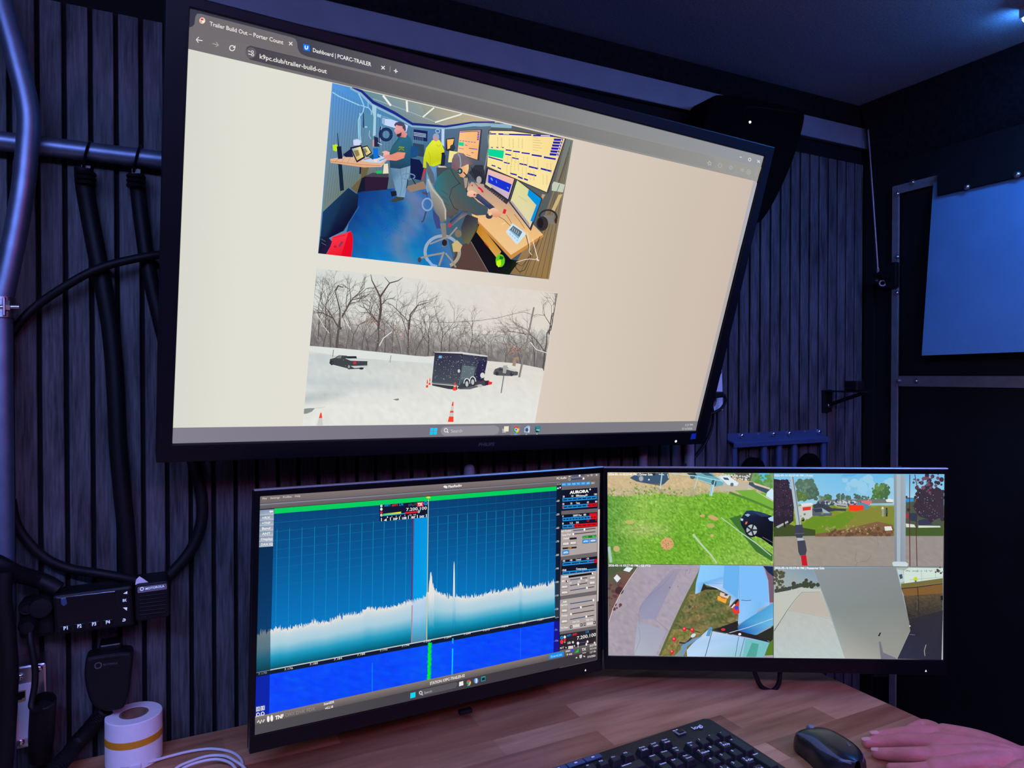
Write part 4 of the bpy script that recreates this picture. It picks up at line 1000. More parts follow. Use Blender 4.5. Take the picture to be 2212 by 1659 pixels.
T.poly([(1155, 920.5), (1168, 920.3), (1167.5, 934), (1154.5, 934.3)], (55, 130, 135)); T.poly([(1157, 923), (1158, 923), (1158.5, 929), (1165, 933), (1157, 933)], (20, 25, 40)); T.line([(1158, 929), (1166, 929)], 1.4, (220, 235, 235)); T.ell(1160, 937.6, 1.4, 1, (200, 205, 215))
T.text('3:27 PM', (1480, 920.5), (1497, 919.8), 4.6, (218, 216, 216)); T.text('5/16/2026', (1473.5, 928.6), (1495.5, 927.8), 4.6, (214, 212, 212))

# ---------------------------------------------------------------- first photo on the page: inside a work trailer
T.o = (640, 160, 3.568); T.clip = [(717.6, 178), (1238.5, 303), (1185.7, 603.4), (687, 547.3)]
TL, TR, BR, BL = (277, 68), (2135, 510), (1947, 1582), (168, 1382)
T.grid([TL, TR, BR, BL], 24, 18, lambda u, v: mixc(ramp([(0, (92, 140, 190)), (.3, (60, 105, 150)), (.6, (70, 95, 105)), (1, (120, 105, 80))], u), ramp([(0, (90, 140, 180)), (.5, (60, 100, 120)), (1, (60, 80, 100))], u), v))
# left wall
T.poly([(277, 68), (420, 102), (560, 190), (600, 450), (560, 800), (400, 880), (205, 1060), (230, 700)], [(84, 152, 222), (72, 146, 216), (70, 138, 198), (92, 134, 164), (104, 118, 100), (108, 122, 110), (116, 130, 122), (110, 138, 152)])
T.lines([([(290 + i * 22, 110 + i * 12), (268 + i * 19, 620), (220 + i * 20, 1000 - i * 12)], 2.2) for i in range(13)], (72, 104, 128))
# ceiling and lights
T.poly([(500, 121), (1560, 374), (1150, 398), (900, 380), (580, 200)], [(95, 140, 150), (190, 175, 140), (150, 150, 140), (120, 140, 145), (100, 140, 160)])
T.poly([(960, 230), (1460, 350), (1150, 392), (1000, 330)], [(140, 150, 140), (195, 180, 140), (165, 160, 145), (130, 145, 140)])
T.lines([([(590, 190), (820, 270), (1140, 395)], 5)], (170, 185, 180))
T.line([(430, 103), (500, 130), (590, 215), (760, 300), (895, 384), (1150, 404), (1360, 372), (1530, 370)], [10, 20, 22, 20, 18, 14, 12, 10], (22, 40, 130))
T.line([(415, 108), (495, 150), (585, 238), (755, 322), (892, 402), (1150, 421), (1370, 390), (1660, 402)], [14, 18, 18, 16, 14, 14, 26, 30], (140, 180, 205))
T.lines([([(668, 165), (730, 244)], 15), ([(851, 206), (856, 292)], 15), ([(1062, 259), (975, 332)], 11), ([(1275, 309), (1070, 372)], 11)], (238, 240, 225))
# end wall
T.poly([(590, 255), (755, 335), (892, 410), (1145, 428), (1145, 820), (720, 880), (560, 800), (590, 500)], [(76, 140, 190), (72, 134, 182), (74, 122, 160), (70, 114, 168), (60, 90, 108), (84, 108, 120), (112, 118, 104), (98, 142, 170)])
T.lines([([(620 + i * 24, 280 + i * 13), (618 + i * 24, 760)], 2) for i in range(12)], (54, 92, 122))
T.poly([(1145, 425), (1500, 400), (1490, 720), (1460, 830), (1145, 800)], [(80, 110, 140), (95, 115, 130), (85, 95, 105), (75, 80, 90), (60, 80, 100)])
# conduits, panel box, air conditioner, hose coil
LC = (150, 205, 232)
T.lines([([(278, 140), (330, 172), (490, 242)], 9), ([(480, 150), (505, 200), (523, 250), (515, 290), (490, 325), (478, 355), (482, 500)], 9), ([(496, 240), (560, 262), (578, 285), (580, 325)], 8), ([(554, 205), (553, 260)], 6), ([(490, 300), (492, 470), (500, 530)], 8), ([(566, 430), (560, 470), (575, 500)], 5)], LC)
T.poly([(586, 232), (618, 248), (612, 470), (590, 480), (596, 330), (584, 290)], (165, 205, 222)); T.poly([(512, 292), (592, 318), (590, 442), (514, 420)], (84, 140, 170)); T.poly([(514, 300), (521, 303), (524, 415), (514, 412)], (40, 50, 90)); T.ell(537, 408, 12, 7, (150, 195, 215)); T.poly([(622, 304), (654, 314), (652, 338), (622, 328)], (150, 200, 220)); T.line([(654, 322), (700, 335), (810, 385)], 5, (140, 175, 190))
T.poly([(668, 336), (690, 344), (742, 352), (862, 396), (850, 445), (746, 412), (672, 390)], (196, 215, 248)); T.poly([(660, 336), (684, 344), (682, 390), (660, 380)], (150, 180, 220)); T.line([(652, 405), (640, 460), (645, 520), (636, 545)], [10, 12, 9, 7], (40, 50, 90)); T.line([(660, 402), (646, 460), (648, 520)], 4, (200, 205, 215))
T.ring(692, 466, 40, 42, 24, (18, 34, 78)); T.ring(692, 466, 42, 44, 2, (40, 75, 120)); T.ring(692, 466, 34, 36, 2, (45, 80, 120))
# rack of leads and door
T.poly([(905, 425), (1012, 440), (1010, 520), (900, 505)], (20, 34, 80)); T.lines([([(905, 450 + i * 11), (1000, 464 + i * 11)], 5) for i in range(3)], (176, 206, 232)); T.lines([([(905 + i * 14, 484), (905 + i * 14, 540)], 3) for i in range(6)], (110, 150, 180)); T.poly([(900, 530), (985, 545), (985, 640), (895, 625)], (45, 70, 90))
T.poly([(1120, 422), (1142, 424), (1140, 560), (1118, 540)], (190, 212, 232)); T.poly([(1155, 500), (1220, 490), (1215, 600), (1150, 590)], (40, 42, 60)); T.poly([(1162, 505), (1216, 500), (1200, 565), (1165, 580)], (250, 190, 95)); T.ell(1205, 565, 20, 22, (45, 60, 70)); T.poly([(1180, 590), (1245, 600), (1240, 680), (1170, 680)], (238, 228, 150))
T.ring(1090, 440, 16, 14, 6, (170, 190, 205))
# floor
T.grid([(470, 900), (1060, 860), (1230, 1505), (340, 1400)], 14, 12, lambda u, v: tuple(c + rnd.gauss(0, 4) for c in mixc(mixc(mixc((10, 52, 124), (28, 108, 176), u), mixc((18, 92, 160), (12, 128, 200), math.sin(u * 3.14)), v), (112, 128, 165), min(.75, max(0, 1.5 * math.exp(-((u - .62 - .12 * math.sin(v * 6)) / .10) ** 2) * (1 - .6 * v)) + max(0, (u - .78) * 2.5)))))
T.dots([(600 + rnd.gauss(120, 50), rnd.uniform(980, 1260), rnd.uniform(1, 3)) for _ in range(110)], (12, 48, 96), 4)
T.dots([(600 + rnd.gauss(60, 60), rnd.uniform(1000, 1380), rnd.uniform(.8, 2)) for _ in range(90)], (60, 125, 180), 4)
T.poly([(840, 870), (980, 825), (1010, 880), (880, 910)], (150, 125, 105))
T.poly([(205, 1062), (402, 876), (480, 935), (470, 1030), (365, 1208), (255, 1262), (180, 1320)], [(20, 60, 100), (20, 50, 80), (20, 35, 60), (10, 20, 45), (8, 14, 40), (10, 14, 50), (20, 50, 80)])
T.line([(486, 1018), (365, 1210)], 5, (60, 100, 150))
# desk on the left with its gear
T.poly([(322, 690), (352, 690), (368, 895), (338, 902)], (10, 38, 52)); T.poly([(500, 710), (560, 715), (520, 860), (470, 920), (420, 880), (500, 800)], (105, 95, 60)); T.line([(495, 705), (492, 770)], 12, (25, 30, 50))
T.poly([(262, 655), (420, 628), (705, 655), (655, 716), (520, 720), (264, 684)], [(225, 185, 150), (215, 190, 165), (205, 180, 165), (235, 170, 130), (220, 165, 130), (225, 170, 130)])
T.lines([([(268, 672), (520, 700), (650, 706)], 3)] + [([(330 + i * 45, 640), (300 + i * 48, 680)], 2) for i in range(6)], (160, 115, 85))
T.poly([(280, 548), (312, 540), (322, 560), (310, 598), (284, 588)], (190, 232, 20)); T.poly([(312, 558), (346, 556), (357, 652), (322, 655)], (14, 26, 52)); T.line([(318, 455), (326, 560)], [4, 9], (14, 34, 62))
T.poly([(360, 620), (420, 575), (440, 640), (380, 640)], (22, 30, 70)); T.poly([(438, 512), (470, 502), (497, 512), (494, 550), (442, 550)], (205, 215, 248)); T.ring(470, 510, 28, 8, 5, (150, 190, 225), 20, math.pi, 2 * math.pi)
for q in (((413, 566), (500, 545), (530, 646), (466, 682)), ((500, 560), (548, 550), (584, 608), (540, 640))):
    T.poly(q, (28, 26, 42)); c = (sum(p[0] for p in q) / 4, sum(p[1] for p in q) / 4); T.poly([(c[0] + (p[0] - c[0]) * .78, c[1] + (p[1] - c[1]) * .78) for p in q], [(120, 170, 185), (250, 235, 150), (245, 225, 130), (215, 180, 100)]); T.poly([(c[0] + (p[0] - c[0]) * .4 - 10, c[1] + (p[1] - c[1]) * .4) for p in q], (150, 125, 70))
T.poly([(500, 664), (640, 626), (704, 650), (650, 686), (560, 680)], (190, 210, 238)); T.lines([([(520, 660), (600, 640)], 5), ([(640, 668), (690, 650)], 5)], (90, 110, 150)); T.poly([(560, 640), (610, 600), (650, 640), (590, 660)], (20, 80, 100))
T.poly([(590, 572), (632, 570), (630, 650), (598, 655)], (10, 112, 215)); T.poly([(592, 655), (628, 652), (626, 676), (600, 678)], (236, 215, 205)); T.poly([(600, 480), (630, 490), (640, 560), (600, 560)], (30, 40, 70)); T.rect(590, 505, 600, 560, (225, 150, 140)); T.lines([([(628, 530), (660, 545)], 7)], (170, 200, 230))
T.poly([(520, 790), (714, 796), (700, 890), (520, 905)], (44, 26, 48)); T.poly([(590, 760), (712, 770), (712, 796), (520, 790)], (70, 66, 80)); T.poly([(676, 692), (706, 690), (712, 765), (668, 768)], (232, 222, 190)); T.poly([(612, 748), (660, 742), (664, 766), (620, 768)], (30, 190, 95)); T.poly([(505, 800), (530, 795), (530, 900), (470, 915)], (14, 22, 40))
# standing man in a dark T-shirt
T.poly([(728, 724), (880, 706), (872, 780), (852, 850), (836, 950), (800, 962), (772, 940), (756, 850), (738, 790)], [(90, 130, 165), (130, 165, 190), (125, 160, 185), (110, 150, 185), (135, 170, 200), (120, 160, 195), (105, 145, 185), (110, 150, 180), (80, 120, 155)])
T.lines([([(800, 730), (815, 850), (800, 940)], 3), ([(850, 720), (845, 800)], 3)], (70, 112, 150)); T.poly([(726, 905), (770, 900), (775, 935), (735, 945)], (24, 30, 40)); T.poly([(730, 970), (775, 945), (832, 950), (828, 968), (760, 988), (735, 985)], (60, 66, 60))
T.poly([(790, 488), (850, 462), (880, 490), (896, 540), (890, 640), (884, 706), (800, 730), (724, 722), (716, 640), (722, 590), (750, 540)], [(35, 85, 115), (40, 110, 140), (35, 105, 130), (30, 100, 125), (32, 90, 115), (30, 75, 105), (40, 60, 85), (35, 60, 85), (40, 85, 100), (45, 95, 105), (35, 85, 110)])
T.poly([(782, 600), (842, 606), (830, 648), (770, 668), (700, 662), (672, 640), (668, 620), (700, 615), (730, 622)], [(225, 130, 105), (235, 150, 120), (225, 135, 115), (230, 140, 120), (235, 160, 150), (225, 150, 150), (240, 190, 180), (235, 165, 155), (225, 140, 125)])
T.poly([(660, 600), (690, 590), (722, 604), (715, 622), (680, 620)], (240, 180, 160)); T.poly([(784, 556), (838, 560), (832, 598), (782, 594)], (60, 100, 75)); T.line([(790, 562), (832, 566)], 5, (160, 185, 60)); T.ring(810, 588, 18, 12, 4, (150, 175, 70), 14, math.pi, 2 * math.pi)
T.poly([(762, 398), (790, 384), (820, 400), (835, 440), (856, 462), (842, 490), (806, 484), (786, 486), (770, 470), (764, 452), (754, 434), (764, 420)], [(235, 170, 165), (225, 160, 155), (215, 145, 140), (220, 150, 145), (230, 145, 125), (225, 140, 120), (210, 120, 110), (180, 100, 100), (205, 130, 135), (220, 150, 160), (235, 180, 185), (230, 165, 165)])
T.poly([(754, 392), (766, 374), (795, 366), (825, 374), (842, 400), (846, 436), (834, 438), (822, 424), (818, 402), (790, 398), (770, 392), (764, 406)], (78, 70, 96)); T.poly([(772, 464), (790, 460), (812, 448), (808, 476), (792, 488), (776, 480)], (52, 46, 66)); T.ell(824, 432, 6, 10, (225, 150, 140))
# chairs between, second person in a lime hoodie
T.poly([(884, 560), (905, 548), (940, 568), (946, 600), (925, 640), (880, 650)], (24, 78, 132)); T.poly([(880, 650), (950, 660), (985, 720), (960, 820), (880, 800)], (10, 24, 66)); T.ring(862, 790, 52, 22, 9, (110, 140, 170)); T.lines([([(890, 800), (920, 850)], 7), ([(860, 810), (850, 880)], 6)], (14, 30, 60))
T.poly([(1006, 700), (1096, 700), (1092, 790), (1050, 880), (1010, 920), (1000, 880)], [(100, 150, 200), (90, 140, 190), (60, 120, 165), (80, 120, 160), (110, 160, 205), (120, 165, 205)]); T.poly([(970, 905), (1015, 915), (1010, 930), (975, 925)], (90, 70, 80))
T.poly([(1046, 512), (1075, 500), (1106, 510), (1124, 545), (1142, 590), (1130, 650), (1118, 690), (1060, 712), (1035, 706), (1010, 710), (1000, 725), (976, 720), (982, 640), (1000, 570)], [(220, 235, 20), (235, 240, 60), (225, 230, 30), (225, 225, 30), (215, 220, 20), (200, 205, 15), (205, 215, 20), (215, 225, 20), (210, 220, 10), (190, 210, 20), (190, 200, 40), (200, 200, 60), (205, 215, 20), (215, 230, 20)])
T.lines([([(1020, 600), (1035, 650), (1030, 700)], 4), ([(1080, 545), (1100, 560), (1112, 545)], 4)], (178, 190, 10)); T.ell(1076, 488, 24, 30, (196, 150, 160)); T.poly([(1052, 486), (1060, 462), (1080, 456), (1098, 466), (1102, 496), (1090, 490), (1070, 480)], (150, 165, 190)); T.line([(992, 730), (980, 770), (976, 820)], [14, 10, 6], (225, 40, 40)); T.poly([(1122, 610), (1150, 625), (1145, 700), (1112, 712)], (32, 36, 62)); T.ell(1132, 614, 14, 10, (30, 30, 40))
# second wall screen and the big wall screen
def screen_poly(q, col, edge, g): T.poly([(q[i][0] + g[i][0], q[i][1] + g[i][1]) for i in range(4)], edge); T.poly(q, col)
screen_poly([(1260, 440), (1420, 432), (1395, 660), (1242, 610)], [(250, 195, 130), (245, 185, 115), (245, 185, 120), (255, 200, 150)], (60, 55, 75), [(-3, -4), (12, -6), (14, 8), (-2, 6)])
NB = (30, 34, 190)
T.lines([([(1262, 447), (1415, 440)], 5)] + [([(1398 + -i * 1.2, 452 + i * 13), (1412 - i * 1.2, 453 + i * 13)], 8) for i in range(5)] + [([(1258 + i * 22, 512 + i * 2.6), (1272 + i * 22, 514 + i * 2.6)], 4) for i in range(6)] + [([(1330, 572), (1395, 580)], 5), ([(1350, 605), (1365, 607)], 5), ([(1250, 570), (1290, 578)], 3), ([(1300, 545), (1320, 552)], 4), ([(1310, 620), (1345, 632)], 3)], NB); T.poly([(1252, 523), (1292, 528), (1290, 556), (1250, 550)], (20, 215, 150))
screen_poly([(1490, 436), (2030, 488), (2068, 500), (1930, 910), (1468, 712)], (250, 226, 148), (70, 64, 80), [(-6, -6), (0, -8), (8, -4), (8, 14), (-6, 0)]) if False else None
T.poly([(1484, 430), (1660, 432), (2080, 492), (1940, 922), (1462, 716)], (64, 58, 78))
T.poly([(1490, 437), (1660, 440), (2070, 498), (1930, 910), (1470, 710)], [(250, 230, 165), (252, 232, 160), (245, 215, 140), (250, 228, 160), (248, 228, 150)])
bars = [((1490, 461), (1540, 461), 9), ((1558, 462), (1812, 470), 11), ((1825, 473), (1980, 477), 12), ((1481, 638), (1592, 669), 9), ((1505, 702), (1535, 711), 9), ((1552, 720), (1578, 732), 9), ((1648, 765), (1700, 778), 11), ((1708, 790), (1745, 806), 11), ((1755, 806), (1785, 818), 11)]
for (x, y, n_, w_) in ((1612, 585, 5, 46),): 
    pass
bars += [((1985 - i * 6.4, 505 + i * 22.5), (2056 - i * 7, 508 + i * 23), 17) for i in range(6)]
bars += [((1614, 584), (1660, 590), 9), ((1670, 594), (1724, 601), 10), ((1736, 606), (1800, 614), 10), ((1814, 622), (1892, 634), 12), ((1908, 640), (2000, 656), 13), ((1610, 616), (1655, 625), 9), ((1662, 644), (1714, 655), 9), ((1600, 680), (1645, 690), 9), ((1720, 690), (1780, 702), 10), ((1792, 712), (1865, 730), 12), ((1884, 728), (1968, 750), 13), ((1782, 766), (1850, 784), 12)]
T.lines([([a, b], w_) for a, b, w_ in bars], (28, 30, 170))
T.lines([([(1595, 461), (1640, 463)], 5), ([(1885, 473), (1955, 476)], 6)] + [([(2040 - i * 7, 509 + i * 23), (2050 - i * 7, 510 + i * 23)], 8) for i in range(6)], (235, 235, 245))
T.poly([(1482, 576), (1602, 590), (1594, 652), (1477, 628)], (0, 215, 150))
T.lines([([(1500 + i * 42, 565), (1516 + i * 42, 567)], 8) for i in range(3)], (80, 90, 150))
sm_l = []
for cx_, cy_ in ((1625, 640), (1680, 670), (1750, 640), (1830, 660), (1930, 690), (1740, 720), (1800, 745), (1620, 710), (1900, 780), (1660, 610), (1550, 490), (1640, 500), (1710, 500)):
    for i in range(7): sm_l.append(([(cx_, cy_ + i * 11), (cx_ + 6, cy_ + i * 11 + 1)], 4)); sm_l.append(([(cx_ + 28, cy_ + i * 11 + 4), (cx_ + 36, cy_ + i * 11 + 5)], 4))
for i in range(6): sm_l.append(([(1822, 488 + i * 19), (1822 + rnd.randint(40, 75), 494 + i * 19.5)], 3))
T.lines(sm_l, (196, 172, 118))
# right wall boards, outlet, post
T.poly([(2082, 500), (2135, 510), (1947, 1582), (1650, 1540), (1760, 1330), (1900, 1240), (1880, 1180), (1970, 930)], [(110, 125, 125), (120, 130, 120), (150, 120, 70), (140, 112, 70), (150, 122, 85), (150, 122, 85), (120, 105, 85), (130, 120, 100)])
T.lines([([(2118 - i * 12, 520 + i * 40), (2040 - i * 30, 960 + i * 50), (1930 - i * 42, 1575 - i * 6)], 3.5) for i in range(6)], (92, 72, 46))
T.poly([(1972, 850), (1985, 828), (2070, 852), (2055, 912), (1968, 898)], (196, 204, 184)); T.line([(2030, 850), (2010, 900), (1985, 1000), (1950, 1080)], 4, (80, 82, 80)); T.poly([(2022, 930), (2052, 926), (1990, 1060), (1965, 1050)], (205, 180, 120)); T.poly([(1895, 925), (1920, 930), (1900, 965), (1885, 960)], (190, 160, 110))
# cables between the screens
T.lines([([(1500, 445), (1478, 480), (1482, 560), (1460, 690), (1440, 760)], 9)], (130, 140, 140)); T.poly([(1380, 700), (1440, 700), (1460, 800), (1430, 850), (1380, 820), (1330, 760)], (50, 52, 62)); T.lines([([(1350 + i * 18, 720 + i * 8), (1380 + i * 14, 790), (1420 + i * 8, 850)], 5) for i in range(5)], (28, 28, 36)); T.ell(1408, 815, 20, 28, (165, 165, 160))
# desk on the right
T.poly([(1090, 705), (1150, 712), (1190, 740), (1140, 800), (1120, 760)], (232, 200, 150))
T.poly([(1350, 830), (1450, 850), (1680, 1010), (1905, 1240), (1655, 1424), (1355, 1090), (1300, 900)], [(180, 150, 140), (180, 150, 140), (190, 155, 140), (235, 190, 125), (240, 200, 145), (240, 190, 130), (230, 190, 150)])
T.poly([(1355, 1085), (1655, 1394), (1905, 1236), (1906, 1252), (1656, 1428), (1352, 1100)], (205, 140, 65))
T.poly([(1360, 938), (1405, 922), (1532, 1028), (1490, 1044)], (52, 62, 96)); T.lines([([(1380 + i * 9, 940 + i * 6), (1420 + i * 9, 930 + i * 7)], 1.6) for i in range(11)], (96, 104, 135))
T.lines([([(1402, 872), (1425, 890), (1440, 912)], 14), ([(1610, 1042), (1600, 1076)], 22), ([(1352, 855), (1360, 862)], 10)], (225, 30, 60))
T.lines([([(1370, 830), (1400, 870)], 4), ([(1520, 1075), (1600, 1120), (1650, 1170)], 4), ([(1620, 1085), (1660, 1150)], 3), ([(1680, 1080), (1720, 1130), (1760, 1190)], 3)], (90, 75, 70)); T.line([(1580, 1160), (1610, 1145)], 8, (240, 210, 165))
# laptop, desktop screen
T.poly([(1466, 722), (1690, 804), (1638, 982), (1446, 846)], (44, 36, 50)); T.poly([(1478, 732), (1680, 808), (1632, 965), (1458, 842)], [(230, 190, 180), (250, 185, 160), (195, 180, 205), (175, 165, 180)]); T.poly([(1480, 775), (1660, 850), (1640, 912), (1478, 836)], (24, 50, 205)); T.lines([([(1540, 820), (1545, 840)], 5), ([(1500, 800), (1512, 820)], 10), ([(1625, 872), (1635, 882)], 8)], (130, 165, 235)); T.poly([(1466, 830), (1510, 866), (1500, 880), (1455, 848)], (210, 205, 165)); T.poly([(1446, 846), (1638, 982), (1620, 1004), (1450, 870)], (62, 54, 60)); T.lines([([(1470 + i * 16, 876 + i * 11), (1462 + i * 16, 890 + i * 11)], 4) for i in range(9)], (150, 130, 120))
T.poly([(1696, 806), (1898, 958), (1808, 1210), (1640, 990)], (58, 52, 62)); T.poly([(1702, 818), (1888, 962), (1800, 1186), (1650, 982)], [(222, 220, 150), (215, 205, 150), (225, 215, 175), (225, 215, 165)]); T.poly([(1792, 886), (1888, 962), (1826, 1138), (1804, 1132), (1850, 1010), (1782, 934)], (0, 146, 222)); T.poly([(1650, 985), (1662, 978), (1796, 1150), (1800, 1186)], (170, 165, 170)); T.lines([([(1712, 938), (1780, 985)], 3)], (190, 180, 130))
# desk clock, headphones, leads
T.poly([(1668, 1150), (1768, 1222), (1770, 1236), (1706, 1312), (1694, 1310), (1618, 1222), (1620, 1208)], (206, 228, 240)); T.poly([(1672, 1168), (1742, 1216), (1712, 1270), (1640, 1204)], (92, 110, 122)); T.poly([(1652, 1202), (1720, 1256), (1712, 1270), (1640, 1204)], (130, 185, 215)); T.lines([([(1672 + i * 14, 1182 + i * 10), (1664 + i * 14, 1206 + i * 10)], 4) for i in range(4)], (190, 205, 205)); T.lines([([(1646 + i * 18, 1228 + i * 16), (1652 + i * 18, 1236 + i * 16)], 9) for i in range(4)], (160, 195, 225))
T.poly([(1905, 1090), (1990, 1090), (1980, 1160), (1930, 1150)], (125, 122, 118)); T.ring(1940, 1100, 66, 52, 14, (48, 46, 48), 20, math.pi, 2 * math.pi + .6); T.ell(1896, 1152, 46, 56, (52, 46, 44)); T.ell(1882, 1148, 22, 40, (30, 26, 26)); T.ell(2000, 1130, 10, 22, (70, 40, 45))
# under the desk
T.poly([(1400, 1150), (1650, 1428), (1720, 1440), (1640, 1548), (1480, 1526), (1340, 1290)], [(14, 12, 14), (10, 10, 10), (30, 40, 10), (14, 30, 10), (16, 14, 16), (12, 10, 14)]); T.poly([(1412, 1155), (1580, 1368), (1548, 1422), (1388, 1218)], [(196, 128, 26), (205, 150, 60), (220, 165, 80), (190, 130, 30)]); T.line([(1452, 1300), (1482, 1335)], 8, (200, 50, 30))
T.poly([(1240, 1330), (1345, 1292), (1480, 1528), (1190, 1498)], (88, 64, 58)); T.line([(1346, 1290), (1482, 1528)], 5, (130, 120, 110)); T.ell(1572, 1438, 36, 50, (96, 200, 20)); T.poly([(1545, 1440), (1575, 1430), (1580, 1470), (1560, 1490), (1542, 1470)], (200, 240, 20)); T.poly([(1570, 1400), (1600, 1410), (1590, 1430), (1565, 1425)], (40, 110, 10))
T.lines([([(1700, 1440), (1690, 1490), (1720, 1525), (1760, 1510), (1810, 1400), (1770, 1240)], 5), ([(1690, 1460), (1740, 1480), (1820, 1380), (1880, 1250)], 4)], (48, 36, 34)); T.lines([([(1780, 1220), (1800, 1310), (1796, 1370), (1815, 1395)], 5), ([(1820, 1270), (1860, 1420)], 6), ([(1696, 1450), (1760, 1430), (1800, 1425), (1850, 1430)], 5), ([(1850, 1420), (1870, 1440)], 9), ([(1860, 1410), (1856, 1440)], 5)], (238, 222, 205))
# seated man with cap and headset
T.poly([(1080, 720), (1190, 720), (1300, 860), (1200, 1120), (1100, 1060)], (66, 78, 82))
T.poly([(1188, 726), (1240, 750), (1290, 830), (1320, 900), (1400, 985), (1480, 1030), (1470, 1085), (1390, 1090), (1330, 1070), (1250, 1040), (1245, 1080), (1140, 1110), (1100, 1010), (1066, 870), (1090, 790), (1140, 750)], [(60, 95, 92), (70, 90, 85), (80, 85, 75), (80, 82, 82), (72, 84, 88), (62, 88, 98), (60, 84, 92), (70, 80, 84), (82, 84, 82), (92, 86, 80), (86, 76, 70), (92, 82, 76), (86, 84, 84), (36, 118, 130), (44, 120, 130), (60, 100, 100)])
T.lines([([(1262, 840), (1200, 880), (1180, 950), (1215, 1030), (1250, 1050)], 4), ([(1190, 730), (1220, 790), (1265, 850)], 4)], (38, 40, 42)); T.lines([([(1120, 900 + i * 40), (1170, 930 + i * 40)], 3) for i in range(4)], (66, 64, 62))
T.poly([(1250, 722), (1328, 690), (1330, 728), (1320, 764), (1290, 800), (1262, 790), (1240, 750)], [(235, 190, 140), (250, 205, 140), (245, 195, 130), (240, 190, 130), (230, 170, 120), (215, 150, 110), (205, 140, 110)])
T.poly([(1196, 720), (1200, 660), (1216, 620), (1250, 604), (1290, 612), (1316, 640), (1372, 668), (1374, 690), (1346, 702), (1320, 696), (1262, 722), (1232, 746)], [(130, 90, 100), (120, 100, 110), (125, 112, 120), (135, 122, 128), (120, 108, 116), (115, 105, 115), (105, 95, 105), (95, 85, 95), (105, 95, 105), (130, 112, 116), (130, 100, 108), (120, 84, 95)])
T.line([(1246, 610), (1262, 640), (1268, 690), (1264, 730)], 9, (150, 165, 175)); T.ell(1262, 748, 20, 22, (44, 50, 52)); T.ell(1260, 748, 9, 11, (110, 190, 180)); T.line([(1290, 756), (1320, 790)], 8, (38, 36, 40)); T.poly([(1290, 800), (1320, 800), (1340, 860), (1300, 880)], (170, 150, 135)); T.line([(1330, 790), (1310, 910)], 5, (30, 30, 40))
T.poly([(1318, 910), (1350, 896), (1388, 912), (1386, 946), (1340, 948), (1316, 936)], [(240, 195, 170), (245, 205, 175), (240, 190, 165), (235, 170, 145), (235, 160, 130), (240, 180, 150)]); T.ell(1374, 930, 8, 7, (150, 80, 60)); T.poly([(1480, 1048), (1520, 1030), (1560, 1046), (1586, 1084), (1550, 1104), (1500, 1100)], [(238, 195, 160), (245, 200, 165), (235, 175, 140), (230, 160, 125), (225, 150, 110), (225, 150, 115)]); T.ell(1486, 1094, 26, 22, (52, 58, 78)); T.ell(1494, 1078, 14, 14, (236, 200, 150))
T.poly([(1310, 1080), (1400, 1110), (1402, 1180), (1330, 1312), (1280, 1296), (1270, 1180)], [(44, 46, 62), (60, 62, 70), (82, 78, 64), (108, 104, 70), (90, 92, 70), (60, 58, 66)])
# chair he sits on
CG = (150, 146, 138)
T.poly([(1000, 670), (1018, 690), (1060, 770), (1070, 850), (1040, 840), (1008, 760)], (92, 104, 116)); T.poly([(1010, 815), (1022, 808), (1060, 880), (1130, 970), (1158, 1050), (1156, 1132), (1110, 1140), (1050, 1010)], [(170, 172, 170), (176, 176, 172), (160, 158, 150), (150, 146, 135), (158, 150, 138), (130, 122, 112), (110, 106, 104), (130, 128, 124)]); T.line([(1014, 810), (1050, 890), (1120, 970), (1148, 1040), (1150, 1120)], 9, (190, 188, 178))
T.poly([(1050, 1040), (1100, 1100), (1118, 1190), (1080, 1190), (1056, 1110)], (58, 72, 128)); T.poly([(1182, 1136), (1280, 1056), (1320, 1060), (1318, 1084), (1260, 1120), (1200, 1170)], [(30, 40, 84), (40, 70, 120), (34, 56, 100), (120, 110, 100), (140, 128, 110), (110, 110, 118)]); T.ell(1182, 1166, 12, 14, (225, 40, 70))
T.ring(1125, 1370, 132, 122, 24, (150, 168, 192), 40, 2.55, 6.55) ; T.ring(1125, 1370, 132, 118, 26, (165, 158, 140), 20, 0., 1.1); T.line([(1012, 1430), (1045, 1470), (1085, 1484)], 20, (140, 175, 215)); T.ring(1010, 1005, 38, 46, 12, (132, 164, 200)); T.lines([([(1010, 950), (1000, 900)], 6), ([(1000, 1060), (980, 1130), (965, 1140)], 10)], (60, 66, 90))
T.line([(1130, 1150), (1140, 1240), (1138, 1330)], [44, 34, 24], (132, 126, 118)); T.ell(1142, 1300, 20, 26, (40, 34, 34)); T.lines([([(1138, 1370), (1120, 1420), (1100, 1478)], 14), ([(1130, 1380), (1030, 1398), (950, 1420)], 14), ([(1150, 1380), (1200, 1440), (1230, 1490)], 13), ([(1240, 1180), (1180, 1250), (1030, 1310)], 12)], CG); T.ell(950, 1432, 14, 20, (70, 62, 80)); T.poly([(1200, 1310), (1240, 1280), (1280, 1320), (1260, 1370), (1210, 1370)], (205, 178, 120)); T.ell(1248, 1230, 26, 30, (130, 112, 92))
